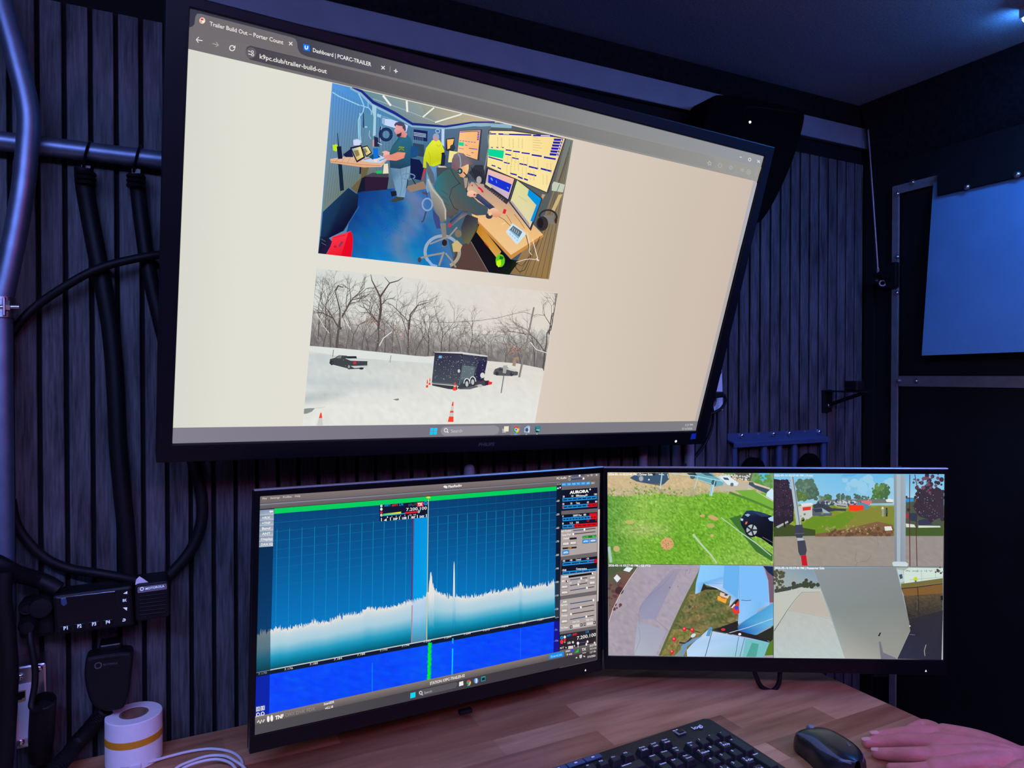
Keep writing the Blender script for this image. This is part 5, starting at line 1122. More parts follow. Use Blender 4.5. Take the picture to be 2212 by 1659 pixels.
# red case and black bag, bottom left
T.poly([(232, 1390), (262, 1330), (276, 1256), (420, 1210), (437, 1262), (434, 1340), (424, 1410)], [(245, 30, 50), (245, 40, 60), (250, 50, 70), (252, 50, 70), (250, 30, 50), (235, 0, 20), (225, 0, 20)]); T.poly([(400, 1225), (424, 1212), (437, 1262), (434, 1340), (424, 1410), (345, 1402)], (228, 4, 28)); T.line([(330, 1330), (355, 1290)], 14, (120, 60, 90)); T.line([(290, 1260), (380, 1240)], 4, (215, 20, 40)); T.ell(300, 1330, 12, 8, (190, 20, 40))
T.poly([(185, 1250), (240, 1252), (275, 1290), (262, 1330), (230, 1388), (169, 1381)], [(20, 40, 70), (18, 26, 50), (40, 24, 64), (40, 22, 64), (28, 22, 50), (20, 22, 44)]); T.lines([([(190, 1270), (225, 1290)], 3), ([(195, 1300), (230, 1320)], 3)], (110, 115, 135))

# ---------------------------------------------------------------- second photo: black trailer in the snow
T.o = (630, 560, 3.687); T.clip = [(683.7, 579.2), (1205.5, 632.7), (1155.4, 913.8), (653.8, 919.8)]
STL, STR, SBR, SBL = (198, 71), (2122, 268), (1937, 1304), (88, 1326)
def sp(u, v): return tuple((STL[k] * (1 - u) + STR[k] * u) * (1 - v) + (SBL[k] * (1 - u) + SBR[k] * u) * v for k in (0, 1))
def snow(u, v):
    if v < .55: c = mixc((216, 221, 216), (224, 214, 203), u); n_ = 1.5
    else:
        c = mixc(mixc((196, 206, 205), (222, 216, 206), u), (228, 228, 222), min(1, (v - .55) * 3)); n_ = 2.5
        c = mixc(c, (188, 198, 200), .75 * math.exp(-((v - .715 - .05 * u) / .035) ** 2) * max(0, 1 - (u / .5) ** 2)); c = mixc(c, (176, 186, 188), .8 * math.exp(-((v - .83 + .25 * u) / .035) ** 2) * max(0, 1 - (u / .22) ** 2))
    k = rnd.gauss(0, n_); return tuple(x + k for x in c)
T.grid([STL, STR, SBR, SBL], 60, 40, snow)
# misty wood behind
def mist(u, v): 
    a = ramp([(0, (208, 206, 200)), (.35, (172, 168, 163)), (.7, (132, 128, 126)), (1, (124, 119, 117))], v); k = rnd.gauss(0, 13); return tuple(x + k for x in a)
def band(pts_top, pts_bot, ny, fn):
    n = len(pts_top)
    for i in range(n - 1): T.grid([pts_top[i], pts_top[i + 1], pts_bot[i + 1], pts_bot[i]], 14, ny, fn)
band([(172, 390), (420, 430), (700, 470), (1000, 520), (1280, 560), (1560, 600), (1800, 590), (2060, 560)], [(145, 690), (420, 715), (700, 745), (1000, 770), (1280, 790), (1560, 825), (1800, 850), (2010, 890)], 10, mist)
def clipx(p):
    # keep a branch point inside the picture
    u = (p[0] - (198 - 110 * (p[1] - 70) / 1255)) / 1900
    lo_y = 74 + max(0, min(1, u)) * 197
    return (max(198 - 110 * (p[1] - 70) / 1255 + 3, min(p[0], 2122 - 185 * (p[1] - 268) / 1036 - 4)), max(p[1], lo_y + 2))
br = {0: [], 1: [], 2: []}
def tree(x, y, h, ang, w, depth, kind=0):
    n = 4; pts = [(x, y)]; a = ang
    for i in range(n):
        a += rnd.gauss(0, .10); x += math.sin(a) * h / n; y -= math.cos(a) * h / n; pts.append((x, y))
    pts = [clipx(p) for p in pts]
    br[kind].append((pts, [w * (1 - .4 * i / n) for i in range(n + 1)]))
    if depth <= 0: return
    m_ = 3 if depth > 1 else 4
    for j in range(m_):
        i = rnd.randint(2, n) if j else n; px_, py_ = pts[i]
        tree(px_, py_, h * rnd.uniform(.5, .78), a + rnd.choice((-1, 1)) * rnd.uniform(.25, .8), w * .55, depth - 1, kind)
for i in range(120):
    u = rnd.random(); x = 150 + u * 1850; y = 690 + u * 175 + rnd.uniform(-10, 15); tree(x, y, rnd.uniform(60, 190), rnd.gauss(0, .12), rnd.uniform(3, 6), 2, 0)
T.lines(br[0], (118, 112, 110)); br[0] = []
for (x, y, h, a, w_) in ((360, 740, 260, .02, 24), (668, 752, 250, .10, 17), (925, 765, 270, .03, 13), (1085, 770, 190, .05, 10), (1190, 775, 200, .02, 9), (210, 640, 230, .02, 8), (270, 560, 200, .05, 9), (1410, 790, 170, .05, 8), (800, 745, 170, .1, 6), (480, 690, 180, -.1, 8), (560, 720, 200, .05, 6), (250, 700, 260, .08, 7), (310, 720, 290, -.05, 8), (430, 740, 230, .1, 6), (620, 740, 200, -.12, 6), (740, 750, 230, .05, 7), (870, 760, 190, -.06, 6), (985, 765, 210, .08, 7), (1130, 775, 150, -.1, 5), (1260, 780, 170, .05, 6), (1330, 785, 140, -.08, 5), (1500, 800, 130, .04, 5), (1560, 810, 120, -.06, 4)):
    tree(x, y, h, a, w_, 4, 1)
for (x, y, h, a, w_) in ((2000, 890, 300, .06, 15), (2050, 600, 160, .03, 11), (1930, 880, 210, -.1, 9), (1830, 860, 160, 0, 7), (1700, 845, 130, .05, 6)): tree(x, y, h, a, w_, 4, 1)
T.lines(br[1], (92, 84, 80))
T.lines([([(390, 560), (388, 400), (350, 250), (370, 210), (412, 226)], [16, 18, 16, 12, 6]), ([(690, 560), (712, 400), (706, 300), (640, 170), (630, 120)], [14, 17, 14, 8, 4]), ([(706, 300), (745, 240), (780, 190), (850, 170), (885, 145)], [14, 12, 10, 7, 3]), ([(780, 190), (740, 140)], [6, 3]), ([(935, 560), (945, 440), (1000, 370), (1130, 330)], [12, 11, 7, 3])], (84, 74, 70))
T.lines([([(394, 540), (393, 400), (352, 250)], 5), ([(698, 690), (730, 630), (800, 575)], 7), ([(1900, 660), (1950, 720), (2030, 745)], 6), ([(430, 440), (520, 350)], 4), ([(420, 470), (470, 560)], 6), ([(1050, 430), (1150, 360)], 4), ([(190, 420), (260, 540), (300, 590)], 4)], (226, 226, 220))
T.dots([(rnd.gauss(640, 40), rnd.gauss(480, 30), rnd.uniform(2, 5)) for _ in range(60)] + [(rnd.gauss(870, 30), rnd.gauss(580, 40), rnd.uniform(2, 5)) for _ in range(45)] + [(rnd.gauss(1770, 50), rnd.gauss(720, 25), rnd.uniform(2, 6)) for _ in range(60)], (150, 92, 72), 5)
T.dots([clipx((rnd.uniform(150, 2000), rnd.uniform(420, 760), )) + (rnd.uniform(1, 2.6),) for _ in range(420)], (222, 220, 216), 4)
T.poly([(1060, 775), (1300, 765), (1440, 800), (1800, 830), (2000, 870), (2008, 895), (1500, 860), (1060, 810)], (222, 218, 210)); T.poly([(145, 690), (420, 712), (900, 760), (1130, 785), (1130, 830), (420, 780), (140, 730)], (222, 226, 222))
# pole, wire, sign
T.lines([([(1930, 382), (1872, 660), (1812, 940)], [12, 14, 16])], (138, 130, 124)); T.lines([([(1905, 438), (1850, 420), (1790, 430), (1640, 468), (1480, 490), (1260, 504), (1040, 498)], 3.4), ([(1900, 402), (1800, 420)], 2)], (110, 106, 104)); T.line([(1702, 850), (1668, 1066)], 9, (128, 130, 130)); T.poly([(1690, 846), (1718, 848), (1712, 900), (1686, 898)], (150, 152, 150)); T.line([(1770, 850), (1780, 790), (1810, 790)], 26, (165, 135, 115))
# pickup truck
T.poly([(300, 830), (306, 795), (345, 785), (375, 764), (440, 768), (450, 785), (520, 800), (604, 812), (602, 850), (560, 872), (470, 876), (330, 840)], (64, 68, 70)); T.poly([(352, 788), (378, 768), (400, 768), (392, 790)], (120, 130, 130)); T.poly([(440, 772), (515, 772), (520, 790), (445, 790)], (40, 42, 48)); T.poly([(425, 790), (520, 792), (600, 812), (470, 808)], (205, 212, 214)); T.ell(320, 826, 14, 18, (48, 50, 50)); T.ell(458, 856, 17, 22, (70, 74, 74)); T.ell(456, 856, 8, 12, (160, 164, 164)); T.poly([(490, 816), (514, 814), (514, 834), (492, 836)], (214, 44, 48)); T.poly([(470, 850), (600, 846), (598, 860), (500, 868)], (196, 200, 200)); T.ell(555, 870, 18, 9, (44, 44, 48)); T.line([(334, 720), (326, 778)], 6, (150, 130, 120)); T.line([(792, 765), (783, 822)], 6, (160, 150, 140)); T.poly([(806, 1116), (850, 1108), (856, 1120), (840, 1126)], (130, 132, 130))
# parked car
T.poly([(1606, 900), (1620, 875), (1660, 860), (1720, 862), (1760, 885), (1804, 898), (1800, 924), (1740, 930), (1640, 926), (1608, 918)], (86, 86, 90)); T.poly([(1660, 864), (1730, 868), (1800, 880), (1780, 895), (1740, 886), (1700, 872)], (206, 206, 204)); T.ell(1635, 910, 14, 16, (56, 56, 60)); T.ell(1752, 916, 14, 16, (60, 60, 64)); T.poly([(1655, 870), (1690, 870), (1700, 886), (1650, 886)], (60, 62, 68)); T.poly([(1684, 846), (1718, 846), (1706, 910), (1682, 906)], (168, 168, 166))
# the trailer
T.poly([(1140, 742), (1362, 752), (1330, 1010), (1116, 980)], [(48, 46, 66), (56, 54, 78), (74, 82, 92), (72, 80, 88)]); T.poly([(1362, 752), (1560, 772), (1530, 972), (1480, 1000), (1380, 1036), (1318, 1030), (1334, 1000)], [(60, 60, 80), (46, 44, 66), (40, 38, 60), (60, 62, 72), (70, 76, 80), (64, 68, 74), (84, 98, 106)]); T.poly([(1362, 845), (1470, 858), (1450, 950), (1345, 960)], (98, 112, 118)); T.poly([(1485, 810), (1558, 812), (1525, 975), (1462, 960)], (44, 40, 72)); T.poly([(1130, 738), (1350, 738), (1560, 768), (1560, 778), (1360, 756), (1140, 746)], (215, 215, 212)); T.line([(1130, 740), (1142, 746), (1362, 756)], 6, (36, 34, 46)); T.line([(1118, 984), (1320, 1000)], 10, (104, 110, 114)); T.lines([([(1362, 756), (1330, 1005)], 4), ([(1470, 800), (1448, 985)], 3)], (32, 32, 48)); T.rect(1172, 768, 1196, 788, (120, 180, 220)); T.ell(1332, 890, 10, 14, (205, 205, 208)); T.ell(1520, 925, 18, 22, (215, 215, 214))
for x, y in ((1396, 990), (1442, 975)): T.ell(x, y, 22, 36, (52, 54, 60)); T.ell(x, y + 3, 12, 22, (190, 194, 196)); T.ring(x, y, 24, 40, 7, (222, 224, 224), 16, math.pi, 2 * math.pi)
T.poly([(1118, 992), (1318, 1012), (1318, 1040), (1250, 1034), (1120, 1006)], (60, 60, 66)); T.poly([(1320, 1036), (1480, 1004), (1530, 980), (1540, 1002), (1420, 1036)], (98, 100, 104)); T.poly([(1470, 985), (1540, 960), (1545, 1008), (1490, 1010)], (70, 70, 78)); T.poly([(1540, 968), (1572, 965), (1575, 1000), (1540, 1006)], (64, 34, 60)); T.poly([(1566, 970), (1598, 978), (1594, 996), (1566, 1002)], (232, 50, 44)); T.ell(1500, 1008, 20, 12, (190, 190, 192))
T.dots([(rnd.uniform(1140, 1540), rnd.uniform(765, 960), rnd.uniform(1, 3)) for _ in range(170)], (190, 194, 204), 4)
# cones
def cone(bx, by, tx, ty, hw, cols, y_frac):
    for (f0, f1), c in zip(y_frac, cols):
        def p(f, sgn): return (bx + (tx - bx) * f + sgn * hw * (1 - f * .82), by + (ty - by) * f)
        T.poly([p(f0, -1), p(f0, 1), p(f1, 1), p(f1, -1)], c)
OR, WH = (248, 72, 36), (206, 204, 202)
cone(224, 1325, 234, 1222, 25, [WH, OR], [(0, .58), (.58, 1)])
cone(1266, 1296, 1285, 1136, 23, [OR, WH, OR, WH, OR], [(0, .27), (.27, .46), (.46, .56), (.56, .80), (.80, 1)])
cone(1297, 1046, 1302, 980, 14, [OR, WH, OR], [(0, .45), (.45, .62), (.62, 1)]); cone(1078, 1022, 1082, 958, 10, [OR, WH, OR], [(0, .3), (.3, .5), (.5, 1)]); cone(1098, 1000, 1102, 944, 9, [OR, WH, OR], [(0, .3), (.3, .5), (.5, 1)])
T.poly([(94, 1192), (140, 1186), (186, 1186), (160, 1214), (120, 1230), (92, 1232)], (140, 146, 144)); T.line([(185, 1188), (265, 1176)], 4, (196, 200, 198))
T.dots([clipx((rnd.uniform(110, 2080), rnd.uniform(330, 1000))) + (rnd.uniform(.8, 2.2),) for _ in range(260)], (236, 236, 232), 4)
# ---------------------------------------------------------------- left desktop monitor: radio spectrum program
T.clip = None
S_ = LO; S_.o = (0, 0, 1)
def lq(u, v, q): return tuple((q[0][k] * (1 - u) + q[1][k] * u) * (1 - v) + (q[3][k] * (1 - u) + q[2][k] * u) * v for k in (0, 1))
S_.grid(S_.q, 10, 10, lambda u, v: (20, 24, 32))
S_.grid([(561.6, 1072), (1295.7, 1022), (1295.5, 1042.5), (561.4, 1100)], 10, 2, lambda u, v: mixc((128, 116, 114), (98, 90, 92), v))
S_.poly([(561.5, 1088.5), (1209, 1039.5), (1209, 1041.5), (561.5, 1092)], (126, 130, 146)); S_.poly([(561.5, 1087.8), (1209, 1039), (1209, 1039.8), (561.5, 1088.8)], (72, 62, 68))
for t, a, b in (('File', (567.5, 1079), (576.5, 1078.3)), ('Settings', (584, 1078), (604.5, 1076.4)), ('Profiles', (611.5, 1076), (630, 1074.6)), ('Help', (637.5, 1074), (649, 1073))): S_.text(t, a, b, 4.2, (226, 222, 216))
S_.text('FlexRadio', (968.5, 1053.8), (997.5, 1050.7), 5.2, (240, 238, 236), .03); S_.poly([(957, 1051.5), (961, 1048.5), (967, 1051), (965.5, 1055), (961, 1054)], (236, 234, 232))
S_.poly([(592.4, 1098.5), (1202.5, 1050.6), (1202.5, 1059.8), (592.4, 1110)], (0, 205, 92))
# spectrum field
SQ = [(592, 1110), (1202.5, 1059.8), (1199, 1331), (583.7, 1447)]
S_.grid(SQ, 20, 14, lambda u, v: mixc(mixc((2, 66, 118), (2, 50, 92), max(0, (u - .5) * 1.6)), mixc((0, 118, 192), (2, 92, 156), max(0, (u - .7) * 2)), min(1, v * 1.35)))
S_.grid([(561.5, 1100), (592, 1098), (583.7, 1447), (554, 1453)], 2, 8, lambda u, v: mixc((2, 34, 66), (2, 70, 122), v))
vx_ = [596.9, 624, 651, 678.3, 704.5, 729.8, 755.1, 780.5, 804.9, 828.4, 852.8, 877, 899, 922, 944.7, 966.5, 987.4, 1008.3, 1029.2, 1049.7, 1070, 1088.9, 1108.8, 1127.7, 1147.6, 1166.5, 1185.4]
ytop = lambda x: 1110 - (x - 592) * 50.2 / 610.5
ybot = lambda x: 1447 - (x - 583.7) * 116 / 615.3
vl = []; 
for x in vx_: vl.append(([(x + 1.6, ytop(x) + 34), (x - 2.6, ybot(x))], .9))
S_.lines([([(x + 1.8, ytop(x)), (x + 1.4, ytop(x) + 36)], .8) for x in vx_], (4, 84, 132))
S_.lines(vl, (10, 148, 196))
S_.lines([([lq(0, k / 17.3, SQ), lq(1, k / 17.3, SQ)], .8) for k in range(1, 17)], (6, 112, 164))
# receive band, marker lines
S_.poly([(894, 1098), (925, 1096), (921.5, 1384), (889.5, 1390)], [(0, 140, 215), (0, 146, 222), (0, 165, 235), (0, 160, 232)])
S_.line([(892.2, 1118), (888, 1391)], 2.2, (104, 34, 78)); S_.line([(894.8, 1118), (890.6, 1390)], .6, (30, 60, 150))
# trace with its glowing fill
tr = [(554, 1369.5), (583.7, 1363), (604, 1357), (620, 1360), (649, 1351), (680, 1345), (705, 1344), (729, 1335), (760, 1329), (780, 1325), (792.6, 1316), (812, 1318), (840, 1313), (868, 1306), (885, 1300), (905, 1297), (920, 1288), (926, 1276), (930.2, 1238), (931.5, 1234), (934.5, 1262), (938, 1278), (950, 1282), (963.6, 1287), (978.5, 1288), (979.8, 1222), (981, 1211), (982.2, 1222), (982.9, 1289), (1000, 1292), (1019, 1290), (1050, 1283), (1079, 1277), (1105, 1273), (1118, 1272), (1124.7, 1260), (1130, 1271), (1158.5, 1267), (1180, 1263), (1199, 1259)]
def trace(x):
    for (x0, y0), (x1, y1) in zip(tr, tr[1:]):
        if x0 <= x <= x1: return y0 + (y1 - y0) * (x - x0) / (x1 - x0)
    return tr[-1][1]
def fillcol(x, f):
    c = ramp([(0, (232, 228, 222)), (.07, (196, 214, 222)), (.35, (164, 204, 220)), (.55, (92, 176, 204)), (.72, (0, 146, 186)), (.86, (0, 120, 150)), (1, (2, 78, 96))], f)
    if 889 < x < 923: c = mixc(c, (165, 200, 240), .45)
    if x < 583.7: c = mixc(c, (20, 44, 56), .55)
    return c
V = []; F = []; C = []; fr = (0, .06, .16, .35, .5, .65, .8, 1); n_ = 0
x = 554.2
while x < 1198.5:
    sharp = abs(x - 981) < 3.2
    y0 = trace(x) + (rnd.gauss(0, 3.4) - abs(rnd.gauss(0, 2)) if not sharp else 0)
    yb = ybot(x); ys = trace(x) + 4 if not sharp else y0
    for f in fr: V.append((x, y0 if f == 0 else ys + (yb - ys) * f)); C.append(lin(fillcol(x, f if not (sharp or 926 < x < 938) else max(f, 0) * (yb - ys) / 88 - ((yb - ys) / 88 - 1) if f > 0 else 0)))
    n_ += 1; x += .95 if not sharp else .5
for i in range(n_ - 1):
    for k in range(len(fr) - 1): a = i * len(fr) + k; F.append((a, a + len(fr), a + len(fr) + 1, a + 1))
S_._add(V, F, C)
S_.poly([(889.2, 1308), (891.2, 1307), (890, 1389.5), (888, 1390)], (196, 112, 146))
S_.line([(925.4, 1079), (921.6, 1384)], 1.4, (216, 206, 110)); S_.ell(925.3, 1074.5, 4.6, 2.2, (210, 220, 60))
# axis strip and waterfall
S_.poly([(553.8, 1453), (1209, 1329), (1208.5, 1340.5), (553.4, 1463)], (10, 24, 44)); S_.line([(583.7, 1447.3), (1208.5, 1330)], 2.2, (196, 202, 206)); S_.line([(554, 1453.2), (583.7, 1447.6)], 1., (130, 150, 160))
S_.grid([(553.4, 1462.5), (1208.5, 1340.5), (1207.5, 1407), (550.8, 1548.5)], 60, 12, lambda u, v: tuple(c + rnd.gauss(0, 5) for c in (0, 72 + 10 * math.exp(-((u - .56) / .08) ** 2), 250)))
S_.poly([(553.4, 1462.5), (582.8, 1457), (581.5, 1542), (550.8, 1548.5)], (0, 34, 168)); S_.poly([(1197, 1342.5), (1208.5, 1340.5), (1207.5, 1407), (1195.5, 1409.6)], (18, 20, 142))
def wob(x0, y0, x1, y1, w_, n, c, j=.7):
    S_.line([(x0 + (x1 - x0) * k / n + rnd.gauss(0, j), y0 + (y1 - y0) * k / n) for k in range(n + 1)], [w_ + rnd.uniform(-1, 1) * j for k in range(n + 1)], c)
wob(928.6, 1388.5, 926.4, 1470, 9, 30, (0, 150, 190)); wob(928.6, 1388.5, 926.4, 1470, 5.6, 30, (0, 232, 36)); S_.lines([([(978.3, 1378.5), (978, 1390)], 2.6), ([(977.8, 1401), (976.6, 1458.5)], 2.8)], (0, 186, 248)); S_.line([(804.2, 1432), (804, 1494)], 1.3, (20, 140, 245)); S_.line([(1124.5, 1356), (1124, 1424)], 1.6, (10, 100, 250))
for i, (t, x, y) in enumerate((('7.170', 558, 1458.5), ('7.176', 614.5, 1448.5), ('7.180', 669, 1437.5), ('7.184', 721.5, 1427), ('7.188', 771.5, 1417.2), ('7.192', 820.5, 1407.5), ('7.196', 868, 1398), ('7.200', 915, 1388.6), ('7.204', 959.5, 1380.2), ('7.208', 1002, 1372), ('7.212', 1043.5, 1364), ('7.216', 1083.5, 1356.2), ('7.220', 1122.5, 1348.8), ('7.224', 1161, 1341.6))):
    S_.text(t, (x, y), (x + 18.5 - i * .42, y - 3.6 + i * .06), 4.4, (232, 230, 226) if i else (150, 160, 170))
# side buttons
for i, t in enumerate(('', '+RX', '+TNF', 'Band', 'ANT', 'Display', 'DAX IQ')):
    y = 1102 + i * 11.45; S_.poly([(560.6 - i * .2, y), (591.8 - i * .3, y - 2.2), (591.6 - i * .3, y + 8.6), (560.4 - i * .2, y + 10.8)], [(120, 140, 170), (140, 156, 178), (176, 184, 196), (150, 166, 186)])
    S_.line([(560.6 - i * .2, y + 11), (591.6 - i * .3, y + 8.8)], .8, (214, 218, 222))
    if t: S_.text(t, (566 - (2 if len(t) > 4 else 0), y + 8), (584 + (5 if len(t) > 4 else 0), y + 6.8), 5.2, (240, 240, 240), .02)
    else: S_.poly([(581.5, y + 3), (585, y), (585, y + 1.6), (590, y + 1.3), (590, y + 4), (585, y + 4.3), (585, y + 6)], (240, 240, 240))
# receiver flag
S_.poly([(820, 1091), (924.5, 1082), (923, 1117), (820, 1127)], (8, 22, 48))
S_.text('ANT1', (830, 1094.5), (843, 1093.2), 4.4, (40, 150, 240), .03); S_.text('ANT1', (846, 1094), (859, 1092.6), 4.4, (235, 40, 40), .04); S_.text('2.7K', (862, 1092.5), (872, 1091.6), 4.2, (40, 150, 240), .03); S_.text('SPLIT', (882, 1093.6), (900, 1092), 5, (96, 104, 116))
S_.poly([(900.5, 1085.5), (914.5, 1084.2), (914.5, 1093.5), (900.5, 1094.8)], (232, 44, 58)); S_.text('TX', (902.5, 1092.8), (912.5, 1091.8), 6, (250, 250, 250), .05); S_.ring(919.6, 1087, 3.4, 3.8, 1.6, (40, 150, 240)); S_.text('A', (918, 1089), (921.3, 1088.7), 4, (40, 150, 240), .03)
S_.text('7.200.100', (877.5, 1104), (922, 1100.4), 6.6, (244, 242, 238), .01)
for y, c in ((1093, (206, 206, 206)), (1100, (240, 240, 240)), (1107, (226, 30, 40)), (1113, (206, 206, 206))): S_.ell(823.8, y, 2.6, 3, c)
S_.poly([(827, 1110), (866.5, 1105.2), (866.5, 1109), (827, 1113.4)], [(0, 205, 90), (240, 224, 40), (235, 220, 60), (20, 200, 110)]); S_.line([(826.5, 1114), (876, 1109)], 1.6, (40, 190, 230)); S_.line([(875, 1108.4), (902, 1105.6)], 3.6, (224, 30, 40)); S_.text('S7', (902.5, 1108), (908, 1107.4), 5, (240, 238, 236), .03)
for i, t in enumerate(('1', '3', '5', '7', '9', '+20', '+40')): S_.text(t, (836 + i * 9.4, 1118.6 - i * .9), (838 + i * 9.4 + (4 if i > 4 else 0), 1118.4 - i * .9), 3, (236, 236, 234))
for i, t in enumerate(('DSP', 'USB', 'XRIT', 'DAX')): S_.text(t, (849.5 + i * 19, 1123.5 - i * 1.7), (859 + i * 19.2, 1122.6 - i * 1.7), 4.6, (242, 240, 238), .04)
S_.lines([([(824 + i * 19.4, 1119 - i * 1.7), (824 + i * 19.4, 1126 - i * 1.7)], 1.6) for i in range(6)], (240, 238, 236)); S_.poly([(829.5, 1123), (832, 1122.5), (835, 1119.5), (835, 1126), (832, 1124.6), (829.5, 1124.6)], (242, 242, 240))
# level scale
S_.poly([(1202.5, 1049), (1212.5, 1048), (1209, 1331), (1199, 1333)], (8, 24, 46)); S_.poly([(1200, 1256), (1210.3, 1254.6), (1209, 1331), (1199, 1333)], (38, 54, 68))
for i in range(9): S_.text('-%d' % (40 + i * 10), (1201.2 - i * .32 - (1 if i > 5 else 0), 1084.6 + i * 29.2), (1208.6 - i * .3, 1083.6 + i * 29.2), 4.2, (206, 206, 204), .02)
S_.poly([(1203, 1056.5), (1205.3, 1052), (1207.6, 1056)], (236, 236, 236)); S_.poly([(1208, 1052), (1212.2, 1051.6), (1210, 1056)], (236, 236, 236))
S_.text('-5s', (1197.5, 1362.5), (1204, 1361.6), 4, (150, 165, 230)); S_.text('-10s', (1196.6, 1386.5), (1206, 1385.2), 4, (150, 165, 230)); S_.text('Low', (1199.5, 1335.5), (1207, 1334.4), 3.6, (200, 200, 206))
# side panel
S_.o = (1180, 1000, 7.54)
def PB(x0, y0, x1, y1, col, sl=-.075):
    S_.poly([(x0, y0), (x1, y0 + (x1 - x0) * sl), (x1, y1 + (x1 - x0) * sl), (x0, y1)], col)
G1 = (106, 100, 102); G2 = (174, 164, 162); DK = (12, 18, 36); BL_ = (28, 140, 214); RD = (222, 16, 20)
PB(238, 180, 862, 3400, G1, 0) if False else S_.poly([(250, 372), (870, 300), (830, 3300), (215, 3420)], G1)
S_.text('PC Audio', (170, 270), (330, 255), 34, (236, 232, 228), .02)
S_.lines([([(420, 215), (620, 198)], 16), ([(405, 268), (600, 250)], 22)], (48, 72, 116)); S_.ell(544, 208, 15, 17, (240, 238, 236)); S_.ell(606, 254, 16, 19, (240, 238, 236)); S_.ring(378, 266, 15, 17, 6, (190, 186, 186)); S_.lines([([(665, 210), (695, 208)], 9), ([(365, 222), (395, 220)], 12)], (232, 230, 226)); S_.ring(738, 198, 11, 14, 5, (232, 230, 226)); S_.lines([([(808, 182), (830, 208)], 7), ([(830, 182), (808, 208)], 7)], (232, 230, 226))
for i in range(7):
    x = 252 + i * 80 - (i > 2) * 8; c = (36, 146, 226) if i < 6 else (120, 112, 112)
    S_.poly([(x, 326 - i * 4), (x + 74, 321 - i * 4), (x + 74, 374 - i * 4), (x, 379 - i * 4)], c)
    S_.text(('RX', 'TUN', 'PHN', 'TX', 'P/CW', 'AMP', 'MENU')[i], (x + 12, 365 - i * 4), (x + 62, 361 - i * 4), 26, (170, 220, 250) if i < 6 else (206, 200, 198), .02)
S_.text('< >', (175, 362), (238, 357), 26, (210, 206, 204))
PB(245, 442, 835, 782, DK, -.072); S_.text('AURORA', (380, 504), (692, 478), 46, (246, 244, 242), .05); S_.text('+', (700, 452), (728, 449), 40, (246, 244, 242), .06)
def meter(y, lab, nums, red=None, n=7, sl=-.075):
    x0, x1 = 264, 824
    PB(x0, y, x1, y + 58, BL_, sl)
    if red: PB(red, y + (red - x0) * sl, x1, y + 58 + (red - x0) * sl, RD, sl)
    for i in range(n):
        a = x0 + 14 + (x1 - x0 - 18) * i / n; b = x0 + (x1 - x0 - 18) * (i + 1) / n; PB(a, y + 20 + (a - x0) * sl, b, y + 38 + (a - x0) * sl, DK if not red or b < red else (120, 8, 16), sl)
    for t, x in nums: S_.text(t, (x, y - 10 + (x - x0) * sl), (x + 13 * len(t) + 6, y - 11 + (x - x0) * sl), 30, (232, 230, 228), .03)
    S_.text(lab, (484, y - 10 + 220 * sl), (484 + 16 * len(lab), y - 13 + 220 * sl), 30, (232, 230, 228), .03)
meter(574, 'Efficiency', (('30', 268), ('50', 410), ('80', 640), ('100', 780))); meter(694, 'Temp', (('20', 262), ('25', 392), ('65', 662), ('80', 796)), 680); S_.ell(272, 722, 12, 16, (240, 40, 100))
PB(240, 845, 830, 1080, DK, -.075); meter(894, 'RF Pwr', (('0', 262), ('200', 436), ('400', 604)), 724, 11); PB(704, 822, 822, 868, RD, -.06); meter(1012, 'SWR', (('1', 262), ('1.5', 386)), 455, 7); S_.text('2.5', (660, 956), (700, 953), 34, RD, .03); S_.text('3', (800, 945), (818, 944), 34, RD, .03)
S_.poly([(240, 1098), (834, 1034), (826, 1448), (234, 1528)], G2)
def slider(x0, x1, y, k, sl=-.11, blue=True):
    xk = x0 + (x1 - x0) * k
    if blue and k > .03: S_.line([(x0, y), (xk, y + (xk - x0) * sl)], 14, (58, 74, 120))
    S_.line([(xk, y + (xk - x0) * sl), (x1, y + (x1 - x0) * sl)], 13, (70, 36, 36)); S_.ell(xk, y + (xk - x0) * sl, 15, 20, (244, 242, 240))
def btn(x0, y0, x1, y1, t, col=(200, 192, 188), tc=(244, 242, 240), sl=-.09):
    PB(x0 - 3, y0 - 3, x1 + 4, y1 + 7, (72, 60, 60), sl); PB(x0, y0, x1, y1, col, sl); S_.text(t, (x0 + 12, y1 - 12), (x1 - 12, y1 - 12 + (x1 - x0 - 24) * sl), (y1 - y0) * .52, tc, .03)
S_.text('RF Power', (246, 1132), (410, 1112), 34, (236, 232, 230), .02); slider(440, 804, 1104, .5); S_.text('Tune Pwr', (246, 1194), (405, 1176), 34, (236, 232, 230), .02); slider(436, 804, 1160, .01)
S_.text('Default', (282, 1246), (372, 1234), 28, (244, 242, 240), .02); PB(380, 1220, 496, 1252, (30, 22, 26), -.08); btn(268, 1296, 370, 1344, 'TUNE'); btn(390, 1284, 490, 1328, 'MOX'); PB(264, 1380, 494, 1408, (40, 28, 28), -.08); S_.text('Low', (356, 1396), (412, 1390), 28, (240, 150, 40), .03); btn(264, 1430, 368, 1490, 'APD', (20, 150, 240)); PB(590, 1190, 816, 1232, (14, 120, 30), -.09); S_.text('Success', (600, 1220), (684, 1212), 26, (80, 235, 80), .02); S_.text('Mem', (752, 1208), (806, 1203), 26, (80, 235, 80), .02); btn(592, 1252, 692, 1306, 'ATU', (20, 150, 240)); btn(712, 1240, 812, 1294, 'MEM', (20, 150, 240))
S_.o = (1180, 1220, 7.54)
